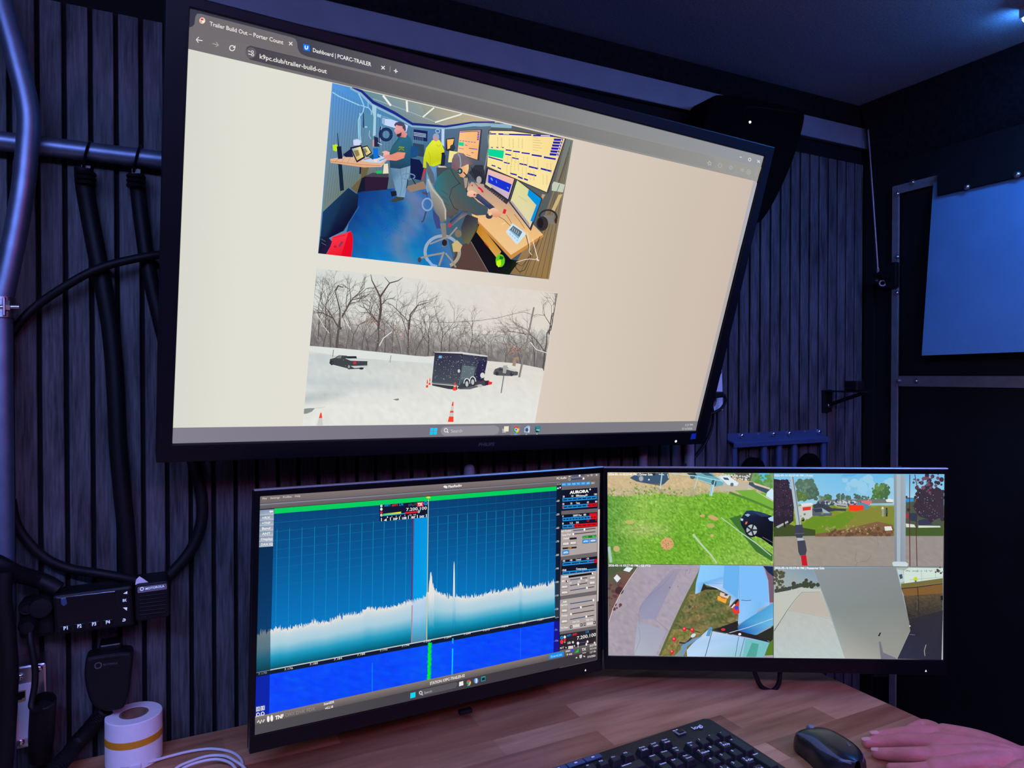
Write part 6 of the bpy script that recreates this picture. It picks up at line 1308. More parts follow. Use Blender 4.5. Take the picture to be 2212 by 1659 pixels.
S_.poly([(246, -72), (832, -140), (824, 90), (238, 162)], DK); meter(22 - 60, 'Level', (('-40', 262), ('-30', 380), ('-10', 650)), 778, 4, -.1); meter(112, 'Compression', (('-25dB', 256), ), None, 5, -.1)
S_.poly([(234, 176), (822, 96), (818, 420), (226, 510)], G2); S_.poly([(226, 572), (818, 486), (812, 990), (218, 1090)], G2)
S_.line([(365, 196), (750, 142)], 36, (22, 16, 22)); S_.ell(752, 140, 12, 18, (244, 242, 240)); S_.text('Default', (258, 214), (358, 200), 32, (244, 242, 240), .02); S_.text('MIC', (254, 284), (310, 276), 32, (244, 242, 240), .02); S_.ell(334, 270, 18, 18, (60, 40, 40)); S_.ell(346, 268, 9, 14, (240, 240, 240))
slider(388, 668, 246, .65, -.13); slider(388, 668, 340, .48, -.16); slider(388, 780, 420, .70, -.16); btn(708, 192, 800, 236, 'ACC'); btn(704, 270, 796, 318, 'DAX'); btn(250, 342, 350, 384, 'PROC'); btn(250, 434, 350, 476, 'MON')
for x, t in ((374, 'NOR'), (515, 'DX'), (640, 'DX+')): S_.text(t, (x, 312 - (x - 374) * .16), (x + 42, 306 - (x - 374) * .16), 26, (236, 232, 230), .02)
S_.text('AM', (270, 622), (330, 614), 32, (240, 236, 234), .02); S_.text('Carrier', (232, 674), (350, 658), 32, (240, 236, 234), .02); slider(388, 780, 636, .97, -.16); slider(388, 778, 724, .45, -.18); slider(388, 778, 806, .04, -.17); slider(386, 778, 892, .68, -.18); btn(250, 726, 344, 772, 'VOX'); S_.text('Delay', (250, 846), (348, 832), 32, (240, 236, 234), .02); btn(246, 904, 344, 948, 'DEXP'); S_.text('TX Filter', (232, 1050), (360, 1030), 32, (236, 232, 230), .02); S_.text('Low Cut', (428, 944), (540, 928), 28, (236, 232, 230), .02); S_.text('High Cut', (646, 912), (764, 894), 28, (236, 232, 230), .02)
for x, y in ((430, 980), (650, 944)): PB(x, y, x + 112, y + 44, (216, 210, 206), -.14)
for x, y, d_ in ((404, 1012, -1), (570, 978, 1), (628, 966, -1), (784, 938, 1)): PB(x - 18, y - 20, x + 20, y + 26, (50, 40, 40), -.1); S_.poly([(x - 8 * d_, y - 14), (x + 10 * d_, y), (x - 8 * d_, y + 16)], (244, 242, 240))
S_.poly([(844, -900), (872, -905), (850, 590), (828, 600)], (214, 200, 194))
S_.poly([(214, 1138), (812, 1046), (808, 1262), (210, 1400)], (38, 34, 40)); S_.text('7.200.100', (500, 1222), (808, 1160), 56, (244, 242, 238), .01); S_.text('ANT1', (332, 1172), (404, 1158), 32, BL_, .04); S_.text('ANT1', (424, 1154), (500, 1142), 32, (235, 40, 40), .05); S_.text('2.7K', (640, 1114), (700, 1104), 32, BL_, .03); S_.ell(254, 1188, 26, 30, (40, 140, 210)); S_.text('A', (243, 1204), (264, 1201), 32, (20, 40, 80), .03); S_.ell(302, 1176, 18, 24, (244, 240, 238)); S_.ell(252, 1256, 26, 34, (240, 50, 50)); S_.ell(300, 1222, 20, 22, (220, 30, 30)); S_.ell(300, 1260, 12, 16, (130, 170, 150))
slider(496, 800, 1280, .58, -.16); S_.text('USB', (344, 1294), (398, 1284), 36, (206, 202, 200), .03); S_.ell(434, 1262, 18, 20, (210, 206, 204)); PB(358, 1326, 438, 1372, (214, 210, 208), -.12); S_.text('RIT', (226, 1374), (290, 1362), 30, (206, 202, 200), .03); S_.ell(516, 1278, 20, 24, (240, 238, 236)); S_.ell(654, 1298, 14, 26, (236, 234, 232)); S_.ell(788, 1272, 12, 22, (236, 234, 232)); S_.lines([([(328, 1348), (316, 1350)], 22), ([(452, 1322), (466, 1320)], 22), ([(518, 1300), (518, 1346)], 8)], (236, 234, 232))
# status bar and task bar
S_.o = (0, 0, 1)
S_.grid([(550.8, 1548.5), (1290, 1389.5), (1289.5, 1404), (550.3, 1566)], 12, 2, lambda u, v: mixc((132, 122, 118), (92, 86, 86), v) if u < .86 else mixc((100, 92, 92), (80, 74, 74), v))
S_.grid([(550.3, 1566), (1289.5, 1404), (1289, 1425), (550, 1588)], 12, 2, lambda u, v: mixc((78, 77, 80), (56, 50, 56), u))
S_.text('TNF', (594.5, 1554.5), (612.5, 1550.2), 8, (246, 240, 236), .05); S_.text('CWX', (616, 1549), (636.5, 1544.2), 7.6, (150, 142, 138)); S_.text('DVK', (640, 1543.5), (659, 1539), 7.6, (150, 142, 138)); S_.text('FDX', (663, 1538), (680.5, 1533.8), 7.6, (150, 142, 138)); S_.text('SmartSDR', (699.5, 1523.5), (722, 1518.2), 5, (236, 232, 230), .03); S_.text('v4.2.18', (702, 1532.5), (719.5, 1528.6), 5, (236, 232, 230), .03)
S_.lines([([(556, 1561), (559, 1556), (562, 1563), (565, 1555), (568, 1560), (571, 1554)], 2.2)], (244, 240, 238)); S_.ell(579.5, 1553, 3, 7, (244, 240, 238)); S_.ell(587, 1551.5, 3, 7, (244, 240, 238))
for x, y in ((557.5, 1531.5), (567.5, 1529.5)): S_.poly([(x - 4.2, y - 4), (x + 4.4, y - 5.4), (x + 4.4, y + 4.2), (x - 4.4, y + 5.8)], (206, 206, 214)); S_.poly([(x - 2.6, y - 2.4), (x + 2.8, y - 3.4), (x + 2.8, y + 2.6), (x - 2.8, y + 3.6)], (70, 80, 150))
S_.text('S', (555.6, 1534.5), (559, 1533.8), 5.4, (236, 236, 240), .03); S_.text('B', (565.8, 1532.5), (569.2, 1531.8), 5.4, (236, 236, 240), .03)
for x, y in ((557.5, 1543.5), (567.5, 1541.5)): S_.ring(x, y, 3.2, 3.4, 1.8, (226, 226, 232)); S_.line([(x - 2.6, y + 2.6), (x - 5, y + 5.4)], 1.8, (226, 226, 232))
S_.text('STATION: K9PC-TRAILER-02', (928.5, 1479.5), (1004, 1462), 6.2, (226, 222, 218), .03)
S_.poly([(1186.5, 1413), (1217.5, 1406.6), (1217.5, 1417.6), (1186.5, 1424)], (16, 140, 232)); S_.text('SmartLink', (1189.5, 1421), (1214.5, 1415.8), 5.2, (140, 205, 250), .02)
S_.text('WAN', (1221.5, 1409.5), (1231.5, 1407.4), 4, (226, 222, 220), .03); S_.text('0 ms', (1224, 1416), (1236, 1413.6), 4, (226, 222, 220), .03); S_.ell(1235.5, 1405.3, 3, 3.4, (40, 80, 230)); S_.poly([(1240.5, 1411), (1249.8, 1400.5), (1249.8, 1409)], (20, 190, 60)); S_.text('TX', (1257, 1406.4), (1266, 1404.4), 5.6, (230, 226, 224), .04); S_.text('tune', (1258, 1412), (1266, 1410.4), 3, (200, 196, 196), .03); S_.text('20:27:40', (1273.5, 1397.5), (1288.5, 1394.4), 4.4, (226, 222, 220), .03); S_.text('05/16/26', (1274.5, 1404), (1288.5, 1401), 4.2, (206, 202, 200), .02)
S_.poly([(886.5, 1497.5), (897.5, 1494.8), (897.3, 1506), (886.3, 1508.8)], (0, 214, 240))
S_.poly([(908, 1491), (985, 1473), (988.5, 1477), (985, 1485.5), (908, 1504), (903.5, 1500), (904, 1494)], (88, 86, 90)); S_.ring(909, 1496.5, 2.9, 3.2, 1.4, (226, 226, 228)); S_.line([(911, 1499), (913, 1502)], 1.4, (226, 226, 228)); S_.text('Search', (916.5, 1499), (933, 1495), 5, (190, 188, 190))
S_.poly([(992, 1473.5), (1000.5, 1471), (1001, 1480), (991.5, 1482.5)], (238, 234, 228))
for k, c in enumerate(((225, 70, 55), (245, 190, 40), (50, 160, 80))):
    a0 = math.radians(-150 + k * 120); S_.poly([(1012.6, 1474.3)] + [(1012.6 + 4.8 * math.cos(a0 + i * math.radians(12)), 1474.3 + 5.6 * math.sin(a0 + i * math.radians(12))) for i in range(11)], c)
S_.ell(1012.6, 1474.3, 1.9, 2.3, (70, 130, 230)); S_.line([(1009.5, 1481.4), (1015, 1480.2)], 1.4, (70, 180, 235))
S_.ell(1028.4, 1470.6, 5, 5.8, (90, 140, 215)); S_.poly([(1027.5, 1466), (1031, 1465.5), (1030.5, 1475), (1027.3, 1475.5)], (215, 225, 240)); S_.poly([(1039.5, 1462.2), (1048.5, 1460), (1048.5, 1470.5), (1039.5, 1472.5)], (40, 150, 150)); S_.poly([(1041, 1464.5), (1047.5, 1463), (1047.5, 1469), (1041, 1470.5)], (20, 30, 40))
S_.text('3:27 PM', (1273.8, 1411.5), (1286.8, 1408.8), 4.2, (222, 200, 200), .02); S_.text('5/16/2026', (1269, 1421.4), (1286.4, 1417.8), 4.4, (222, 218, 218), .02); S_.poly([(1243, 1422.4), (1245.4, 1418.6), (1247.6, 1421.4)], (226, 222, 220)); S_.poly([(1251.6, 1415), (1257.4, 1413.6), (1257, 1420), (1254.4, 1422.4), (1251.6, 1420.6)], (196, 194, 194)); S_.poly([(1259.5, 1417), (1262, 1416.2), (1264.6, 1418), (1262, 1420)], (206, 202, 202))

# ---------------------------------------------------------------- right desktop monitor: four camera views
H = HI
Q1 = [(1312, 1020), (1671.5, 1021.8), (1670.5, 1220.5), (1313, 1218.4)]; Q2 = [(1671.5, 1021.8), (2040, 1024), (2038, 1225), (1670.5, 1222)]
Q3 = [(1313, 1218.4), (1671, 1221), (1671, 1421), (1314, 1416)]; Q4 = [(1671, 1222), (2038, 1225), (2037, 1425), (1671, 1421)]
H.o = (1290, 1000, 5.53)
def hq(q): return [((x - H.o[0]) * H.o[2], (y - H.o[1]) * H.o[2]) for x, y in q]
def jit(c, s): k = rnd.gauss(0, s); return tuple(x + k * m_ for x, m_ in zip(c, (1, 1, .7)))
H.clip = Q1
# view 1: grass, fence, parked cars
def v1(u, v):
    if v < .17 + .02 * math.sin(u * 20): return jit((205, 182, 140), 7)
    if v < .24 + .02 * math.sin(u * 17) - .07 * max(0, u - .55): return jit((186, 176, 132), 12)
    g = mixc((112, 172, 44), (142, 186, 76), .5 + .5 * math.sin(u * 5 + v * 3)); 
    if u < .2: g = mixc(g, (92, 150, 56), 1 - u / .2)
    d = math.hypot((u - .22) / .22, (v - .62) / .12)
    if d < 1: g = mixc((166, 190, 104), g, d)
    return jit(g, 15)
H.grid(hq(Q1), 120, 68, v1)
H.dots([(rnd.uniform(135, 2090), rnd.uniform(430, 1190), rnd.uniform(1.5, 5)) for _ in range(500)], (84, 138, 36), 4); H.dots([(rnd.uniform(135, 2090), rnd.uniform(400, 1190), rnd.uniform(1.5, 5)) for _ in range(450)], (172, 210, 96), 4)
H.dots([(rnd.uniform(135, 1050), rnd.gauss(345, 40), rnd.uniform(4, 16)) for _ in range(60)], (118, 150, 66), 6); H.dots([(rnd.uniform(135, 700), rnd.gauss(350, 30), rnd.uniform(4, 13)) for _ in range(45)], (206, 186, 158), 6)
# far right: trees, lots, building strip
H.poly([(1460, 120), (2105, 122), (2105, 330), (1900, 250), (1700, 165)], (120, 158, 106)); H.poly([(1640, 122), (1860, 122), (1830, 220), (1700, 180)], (104, 104, 84)); H.poly([(1930, 124), (2060, 124), (2020, 200), (1960, 230)], (90, 190, 240)); H.dots([(rnd.uniform(1870, 2095), rnd.uniform(140, 290), rnd.uniform(6, 22)) for _ in range(50)], (92, 150, 66), 7); H.dots([(rnd.uniform(1480, 1830), rnd.uniform(130, 200), rnd.uniform(4, 14)) for _ in range(40)], (210, 216, 214), 5); H.dots([(rnd.uniform(1600, 1830), rnd.uniform(130, 210), rnd.uniform(4, 10)) for _ in range(24)], (70, 74, 80), 5)
H.poly([(1430, 200), (1560, 200), (1840, 240), (1880, 300), (1700, 350), (1450, 330)], (192, 182, 160)); H.poly([(1815, 228), (1860, 232), (2060, 310), (2040, 372), (1900, 310), (1810, 260)], (62, 84, 100)); H.poly([(1860, 230), (2070, 300), (2056, 316), (1880, 262)], (220, 196, 176)); H.poly([(2030, 350), (2090, 300), (2105, 330), (2105, 446), (2015, 395)], (206, 232, 248)); H.line([(1800, 300), (2000, 400), (2100, 452)], 14, (206, 200, 170)); H.poly([(1640, 330), (1860, 320), (2105, 470), (2105, 590), (1800, 420)], (118, 176, 60)); H.line([(1580, 352), (1850, 450), (2105, 560)], 26, (84, 132, 48))
# cars
H.poly([(390, 180), (480, 122), (850, 118), (862, 190), (800, 250), (640, 250), (470, 222)], (62, 88, 112)); H.poly([(480, 122), (700, 118), (690, 150), (520, 150)], (34, 46, 60)); H.ell(525, 186, 28, 34, (150, 152, 150)); H.ell(525, 186, 40, 44, (36, 46, 56)) if False else None; H.ell(525, 188, 20, 24, (170, 176, 176)); H.ell(618, 200, 9, 10, (236, 240, 240)); H.line([(735, 135), (800, 142)], 8, (230, 236, 238)); H.poly([(470, 222), (640, 250), (800, 250), (760, 275), (560, 240)], (120, 104, 80)); H.line([(840, 130), (852, 185)], 8, (206, 220, 228))
H.poly([(1070, 124), (1370, 120), (1420, 170), (1510, 215), (1500, 270), (1400, 285), (1300, 240), (1120, 170)], (108, 172, 182)); H.poly([(1070, 122), (1170, 118), (1200, 160), (1110, 152)], (44, 62, 76)); H.poly([(1240, 118), (1330, 118), (1400, 160), (1300, 150)], (70, 104, 124)); H.line([(1200, 196), (1370, 252)], 8, (186, 200, 196)); H.ell(1395, 240, 30, 44, (62, 92, 98)); H.ell(1140, 168, 30, 26, (70, 96, 100)); H.line([(1430, 150), (1500, 230)], 10, (170, 222, 236)); H.poly([(1450, 160), (1560, 150), (1690, 240), (1670, 275), (1560, 262)], (218, 236, 244)); H.poly([(1500, 172), (1560, 178), (1580, 206), (1520, 200)], (60, 84, 110)); H.ell(1610, 258, 20, 22, (90, 110, 124))
# fence
H.lines([([(890, 128), (1180, 156), (1400, 200), (1500, 216)], 10), ([(775, 122), (752, 310)], 13), ([(1200, 170), (1160, 310)], 9), ([(1410, 205), (1392, 270)], 9), ([(1385, 262), (1355, 392)], 36)], (178, 216, 232)); H.line([(1372, 270), (1350, 386)], 8, (130, 180, 206)); H.line([(1520, 220), (1530, 350)], 6, (170, 190, 190))
# jeep, patches, paint lines
H.poly([(1580, 660), (1720, 620), (1760, 800), (1900, 960), (2095, 1090), (2095, 1180), (1900, 1060), (1740, 860)], (62, 112, 48)); H.poly([(1708, 690), (1730, 640), (1780, 572), (1850, 566), (1960, 590), (2105, 640), (2098, 1000), (1960, 900), (1880, 870), (1780, 840), (1720, 740)], [(30, 34, 48), (26, 36, 64), (40, 60, 100), (36, 62, 100), (24, 34, 60), (16, 20, 34), (10, 12, 20), (12, 14, 22), (16, 18, 26), (16, 18, 26), (20, 24, 34)]); H.poly([(1850, 580), (2000, 600), (2060, 640), (1960, 640)], (42, 62, 96)); H.poly([(2040, 660), (2105, 632), (2105, 700), (2060, 690)], (170, 210, 236)); H.ell(1848, 800, 86, 88, (22, 22, 28)); H.ell(1846, 802, 64, 66, (176, 186, 192)); H.lines([([(1846, 802), (1846 + 66 * math.cos(k * 1.257), 802 + 66 * math.sin(k * 1.257))], 20) for k in range(5)], (42, 44, 52)); H.ell(1846, 802, 16, 17, (40, 42, 50)); H.poly([(1760, 620), (1800, 606), (1830, 620), (1800, 644)], (150, 176, 196)); H.poly([(1712, 660), (1746, 668), (1740, 694), (1714, 688)], (190, 206, 216)); H.poly([(1770, 706), (1796, 698), (1790, 728), (1768, 736)], (226, 112, 50)); H.line([(1975, 885), (2095, 950)], 6, (110, 118, 130))
H.ell(836, 966, 78, 74, (214, 164, 112), 18); H.dots([(rnd.gauss(820, 45), rnd.gauss(965, 40), rnd.uniform(2, 7)) for _ in range(40)], (150, 110, 66), 5); H.ell(1386, 656, 66, 24, (206, 168, 112), 14, .3); H.ell(1256, 632, 30, 18, (206, 170, 112), 12); H.ell(1355, 750, 48, 28, (176, 176, 96), 12); H.ell(390, 706, 56, 24, (190, 184, 108), 12); H.ell(232, 1026, 40, 36, (196, 178, 112), 12); H.ell(1372, 868, 24, 18, (200, 178, 116), 10)
H.line([(1145, 850), (1240, 970), (1360, 1100), (1430, 1200)], [26, 22, 20, 18], (186, 208, 168)); H.line([(1480, 650), (1700, 820), (1900, 960), (2080, 1110)], [10, 12, 14, 10], (176, 206, 176)); H.line([(140, 1000), (165, 1190)], 34, (170, 198, 190))
H.text('2026-05-16 03:27:40 PM | Driver Side', (133, 148), (662, 150), 26, (246, 248, 244), .03)
# view 3: road, grass, blue canopies from above
H.o = (1290, 1200, 5.53)
def v3(u, v):
    xr = .58 - .38 * v - .02; xl = .20 - .22 * v if v < .6 else 0
    return jit((168, 158, 172) if u > .2 else (166, 156, 166), 4)
H.clip = Q3
H.grid(hq(Q3), 60, 34, v3)
H.poly([(128, 104), (520, 112), (400, 260), (290, 430), (200, 600), (135, 790)], [(70, 96, 60), (80, 104, 66), (120, 84, 74), (112, 70, 70), (124, 90, 86), (120, 92, 92)]); H.dots([(rnd.uniform(140, 280), rnd.uniform(320, 640), rnd.uniform(5, 22)) for _ in range(22)], (102, 62, 64), 7); H.poly([(130, 110), (480, 112), (420, 190), (250, 190), (140, 240)], (76, 92, 58)); H.ell(265, 420, 50, 46, (70, 44, 48), 14); H.line([(500, 120), (380, 290), (280, 450), (190, 630), (140, 790)], 6, (226, 214, 214))
H.poly([(900, 160), (1000, 160), (860, 420), (700, 760), (520, 760), (500, 620), (640, 440)], [(160, 152, 172), (160, 150, 168), (150, 146, 170), (150, 148, 176), (152, 152, 178), (146, 146, 174), (142, 142, 170)]); H.poly([(480, 780), (820, 900), (700, 1190), (440, 1190)], [(160, 162, 184), (166, 164, 184), (170, 172, 186), (176, 182, 194)]); H.lines([([(920, 180), (800, 340), (560, 530), (500, 680), (505, 820)], 3), ([(690, 760), (840, 890)], 4), ([(500, 860), (515, 1000), (440, 1190)], 3)], (128, 120, 146)); H.dots([(rnd.gauss(1080, 22), rnd.gauss(180, 20), 4) for _ in range(9)], (90, 80, 100), 5); H.dots([(866, 382, 10), (965, 370, 6)], (110, 108, 130), 7)
H.poly([(1235, 118), (1200, 210), (1085, 430), (1000, 600), (880, 860), (800, 1040), (735, 1198), (1060, 1205), (1600, 1000), (1700, 400), (1320, 200)], (92, 104, 56)); H.grid([(1120, 420), (1700, 400), (1690, 880), (900, 880)], 34, 26, lambda u, v: jit(mixc((88, 100, 54), (132, 116, 72), .5 + .5 * math.sin(u * 9 + v * 7) * math.sin(v * 11)), 13)); H.grid([(900, 880), (1300, 880), (1060, 1205), (760, 1200)], 22, 18, lambda u, v: jit(mixc((110, 116, 56), (140, 124, 72), .5 + .5 * math.sin(u * 8 + v * 9)), 13)); H.dots([(1105, 612, 20)], (66, 84, 60), 9)
BLU = (126, 190, 246)
H.poly([(1235, 112), (1980, 124), (2040, 300), (2060, 590), (1940, 640), (1880, 720), (1680, 820), (1700, 540), (1660, 520), (1575, 612), (1600, 490), (1520, 440), (1420, 390), (1300, 350), (1272, 330), (1230, 440), (1170, 460), (1180, 330)], [(140, 204, 250), (120, 186, 246), (130, 192, 250), (150, 200, 250), (120, 186, 240), (130, 190, 244), (150, 200, 248), (136, 194, 248), (140, 190, 236), (214, 220, 240), (150, 186, 226), (150, 190, 234), (180, 206, 240), (186, 212, 244), (110, 176, 236), (120, 180, 236), (170, 214, 250), (140, 204, 250)])
H.poly([(1520, 118), (1690, 120), (1690, 300), (1680, 520), (1560, 430), (1500, 380)], (106, 178, 240)); H.poly([(1690, 130), (1980, 130), (2030, 310), (2050, 560), (1720, 530)], (126, 190, 248)); H.lines([([(1690, 125), (1700, 540)], 4), ([(1272, 330), (1500, 335)], 4)], (92, 160, 224)); H.poly([(1270, 335), (1310, 375), (1420, 385), (1450, 410), (1300, 405), (1240, 430)], (44, 40, 36)); H.poly([(1320, 345), (1430, 382), (1560, 455), (1440, 398)], (214, 226, 246)); H.line([(1720, 532), (1780, 540), (1840, 534)], 6, (60, 60, 90))
H.poly([(1995, 125), (2105, 130), (2105, 560), (2060, 560), (2045, 300)], (120, 92, 110)); H.poly([(1980, 124), (2100, 130), (2105, 250), (2040, 200)], (24, 44, 80))
H.poly([(1440, 480), (1550, 520), (1536, 574), (1436, 530)], (246, 168, 46)); H.poly([(1470, 440), (1580, 475), (1560, 516), (1466, 480)], (226, 200, 180)); H.lines([([(1480, 500), (1530, 518)], 14)], (200, 110, 60)); H.ell(1540, 470, 22, 12, (60, 60, 70)); H.poly([(1610, 610), (1690, 540), (1700, 690), (1650, 700), (1615, 660)], (232, 60, 40)); H.ell(1665, 625, 26, 26, (70, 80, 190)); H.poly([(1590, 610), (1680, 515), (1695, 530), (1620, 626)], (44, 32, 38)); H.poly([(1600, 620), (1640, 575), (1650, 590), (1615, 630)], (226, 226, 226))
H.poly([(1460, 860), (1680, 780), (1690, 900), (1960, 960), (2050, 1030), (1700, 960), (1380, 880)], (38, 36, 34)); H.poly([(1675, 850), (1760, 780), (2105, 565), (2105, 830), (1890, 950), (1800, 930), (1690, 900)], [(44, 110, 160), (60, 150, 206), (76, 166, 220), (110, 184, 226), (62, 152, 204), (50, 110, 190), (50, 90, 170)]); H.poly([(2080, 845), (2105, 832), (2105, 1190), (2000, 1195), (2060, 1020)], (84, 124, 40)); H.poly([(1890, 955), (2105, 845), (2100, 1000), (2070, 1030)], (40, 44, 34)); H.line([(1540, 935), (1800, 860), (2100, 752)], 7, (196, 216, 226))
H.poly([(1330, 880), (1380, 905), (1740, 975), (2060, 1035), (1990, 1210), (1075, 1205), (1070, 1130), (1130, 1060)], [(176, 206, 236), (190, 212, 240), (160, 200, 240), (120, 190, 210), (120, 190, 190), (190, 216, 244), (196, 220, 246), (176, 206, 240)]); H.poly([(1770, 990), (2055, 1040), (1990, 1212), (1740, 1210)], (118, 190, 196)); H.poly([(1850, 1040), (1930, 1060), (1900, 1210), (1780, 1210)], (80, 164, 150)); H.lines([([(1375, 900), (1290, 1206)], 7), ([(1690, 970), (1650, 1206)], 5), ([(1760, 985), (1705, 1208)], 5)], (44, 60, 90)); H.poly([(1330, 872), (1350, 850), (1378, 860), (1345, 965), (1300, 960)], (90, 150, 196)); H.line([(1380, 890), (1560, 925), (1760, 965), (2060, 1035)], 10, (36, 36, 60)); H.ell(1703, 940, 18, 14, (232, 240, 246)); H.line([(1150, 960), (1060, 1050), (980, 1040)], 20, (44, 56, 76)); H.poly([(1000, 1080), (1160, 990), (1260, 960), (1080, 1080), (1030, 1205), (990, 1205)], (110, 150, 186)); H.ell(1148, 955, 34, 20, (206, 222, 226), 14, -.6); H.poly([(920, 1200), (1040, 1080), (1000, 1206)], (130, 150, 150)); H.line([(1060, 870), (1230, 920)], 12, (60, 70, 66))
for x, y in ((1042, 880), (1136, 890), (920, 1002), (895, 1152)): H.ell(x, y, 25, 27, (214, 36, 60)); H.ell(x - 4, y - 6, 12, 11, (246, 120, 130))
H.ell(1505, 884, 26, 16, (206, 50, 60)); H.poly([(196, 268), (236, 224), (282, 272), (238, 322)], (222, 232, 236)); H.poly([(310, 178), (350, 138), (430, 146), (384, 198)], (226, 238, 240))
H.text('2026-05-16 03:27:40 PM | G5 PTZ', (133, 130), (640, 134), 26, (244, 246, 246), .03)
# view 2: meadow with parked cars and masts
H.o = (1660, 1000, 5.53)
H.clip = Q2
H.grid(hq(Q2), 50, 40, lambda u, v: mixc((112, 188, 232), (166, 208, 228), min(1, v * 2.6 + .3 * math.sin(u * 7 + v * 9) * .5)) if v < .33 else (jit(mixc((136, 154, 46), (120, 132, 50), u), 7) if v < .66 else jit(mixc((158, 146, 134), (148, 140, 134), v), 3)))
H.dots([(rnd.uniform(900, 1500), rnd.uniform(180, 330), rnd.uniform(20, 60)) for _ in range(26)], (150, 202, 230), 14); H.poly([(880, 140), (1060, 134), (960, 190), (860, 185)], [(84, 168, 228), (84, 168, 228), (130, 194, 230), (130, 194, 230)])
for x, y, rx, ry, c in ((440, 310, 120, 130, (88, 116, 98)), (520, 370, 85, 90, (76, 104, 86)), (400, 400, 62, 62, (92, 118, 64)), (640, 420, 45, 34, (96, 128, 100)), (712, 415, 44, 42, (78, 112, 76)), (860, 410, 62, 52, (74, 100, 82)), (950, 425, 36, 36, (80, 106, 92)), (1060, 400, 44, 34, (70, 100, 96)), (1130, 420, 90, 34, (84, 104, 92)), (1300, 380, 80, 110, (78, 116, 62)), (1390, 340, 60, 110, (74, 108, 66)), (1330, 290, 66, 50, (96, 134, 76))):
    H.dots([(x + rnd.uniform(-1, 1) * rx * .75, y + rnd.uniform(-1, 1) * ry * .75, rnd.uniform(.22, .42) * min(rx, ry)) for _ in range(26)], c, 8); H.dots([(x + rnd.uniform(-1, 1) * rx * .75, y + rnd.uniform(-1, .6) * ry * .75, rnd.uniform(.08, .18) * min(rx, ry)) for _ in range(14)], tuple(v * 1.18 for v in c), 6)
H.poly([(600, 440), (1480, 430), (1490, 480), (560, 500)], (110, 118, 112)); H.line([(1012, 285), (1012, 440)], 6, (150, 176, 196)); H.line([(858, 370), (858, 460)], 6, (170, 186, 186)); H.line([(614, 400), (614, 460)], 4, (170, 186, 186))
H.dots([(rnd.uniform(560, 1200), rnd.gauss(480, 14), rnd.uniform(6, 20)) for _ in range(70)], (186, 194, 200), 6); H.dots([(rnd.uniform(560, 1200), rnd.gauss(490, 16), rnd.uniform(6, 18)) for _ in range(70)], (66, 76, 96), 6)
H.poly([(530, 500), (600, 480), (680, 500), (760, 540), (930, 550), (925, 575), (800, 570), (700, 590), (540, 560)], (58, 64, 78)); H.poly([(800, 490), (830, 480), (940, 496), (950, 540), (800, 520)], (170, 176, 166)); H.lines([([(815, 510), (930, 522)], 10)], (50, 54, 64)); H.poly([(515, 545), (640, 532), (720, 580), (764, 600), (755, 630), (700, 632), (640, 640), (520, 630)], (88, 96, 106)); H.poly([(530, 552), (630, 545), (660, 580), (560, 590)], (52, 60, 78)); H.poly([(640, 540), (690, 570), (740, 600), (650, 600)], (150, 180, 186)); H.poly([(360, 520), (520, 480), (525, 650), (420, 690), (360, 680)], (196, 198, 198)); H.poly([(384, 486), (520, 476), (535, 500), (400, 520)], (222, 222, 218)); H.poly([(408, 530), (508, 520), (506, 562), (410, 572)], (216, 56, 40)); H.ell(412, 675, 20, 24, (38, 38, 44)); H.poly([(1050, 480), (1180, 470), (1210, 540), (1140, 560), (1060, 500)], (84, 140, 170)); H.poly([(1100, 450), (1230, 448), (1240, 474), (1190, 500), (1120, 470)], (226, 110, 116)); H.poly([(962, 498), (1140, 506), (1140, 580), (965, 574)], (246, 62, 20)); H.poly([(1400, 440), (1440, 426), (1490, 436), (1490, 470), (1410, 466)], (228, 230, 226))
H.poly([(600, 660), (1350, 520), (1490, 520), (1490, 700), (1300, 720), (600, 850)], (134, 134, 54)); H.poly([(380, 760), (520, 640), (760, 640), (930, 580), (1060, 610), (900, 760), (620, 870), (60, 876), (300, 790)], (104, 142, 34)); H.dots([(rnd.uniform(350, 1480), rnd.uniform(600, 850), rnd.uniform(5, 16)) for _ in range(120)], (122, 140, 46), 6); H.poly([(560, 850), (960, 780), (1300, 700), (1490, 740), (1495, 872), (560, 880)], (128, 96, 66)); H.dots([(rnd.uniform(650, 1480), rnd.gauss(830, 24), rnd.uniform(8, 26)) for _ in range(50)], (104, 74, 54), 7); H.dots([(rnd.uniform(640, 1300), rnd.gauss(790, 26), rnd.uniform(5, 14)) for _ in range(40)], (160, 150, 96), 6)
H.poly([(60, 190), (130, 200), (240, 260), (300, 420), (300, 690), (200, 770), (60, 800)], (46, 38, 50)); H.dots([(rnd.uniform(66, 300), rnd.uniform(200, 640), rnd.uniform(8, 30)) for _ in range(80)], (58, 44, 60), 7); H.dots([(rnd.uniform(66, 300), rnd.uniform(220, 640), rnd.uniform(2, 6)) for _ in range(40)], (112, 122, 134), 5); H.poly([(60, 770), (200, 720), (340, 760), (560, 800), (560, 870), (60, 880)], (64, 78, 38)); H.poly([(90, 760), (230, 690), (240, 710), (110, 780)], (170, 176, 176)); H.line([(180, 660), (195, 770)], 18, (40, 34, 34))
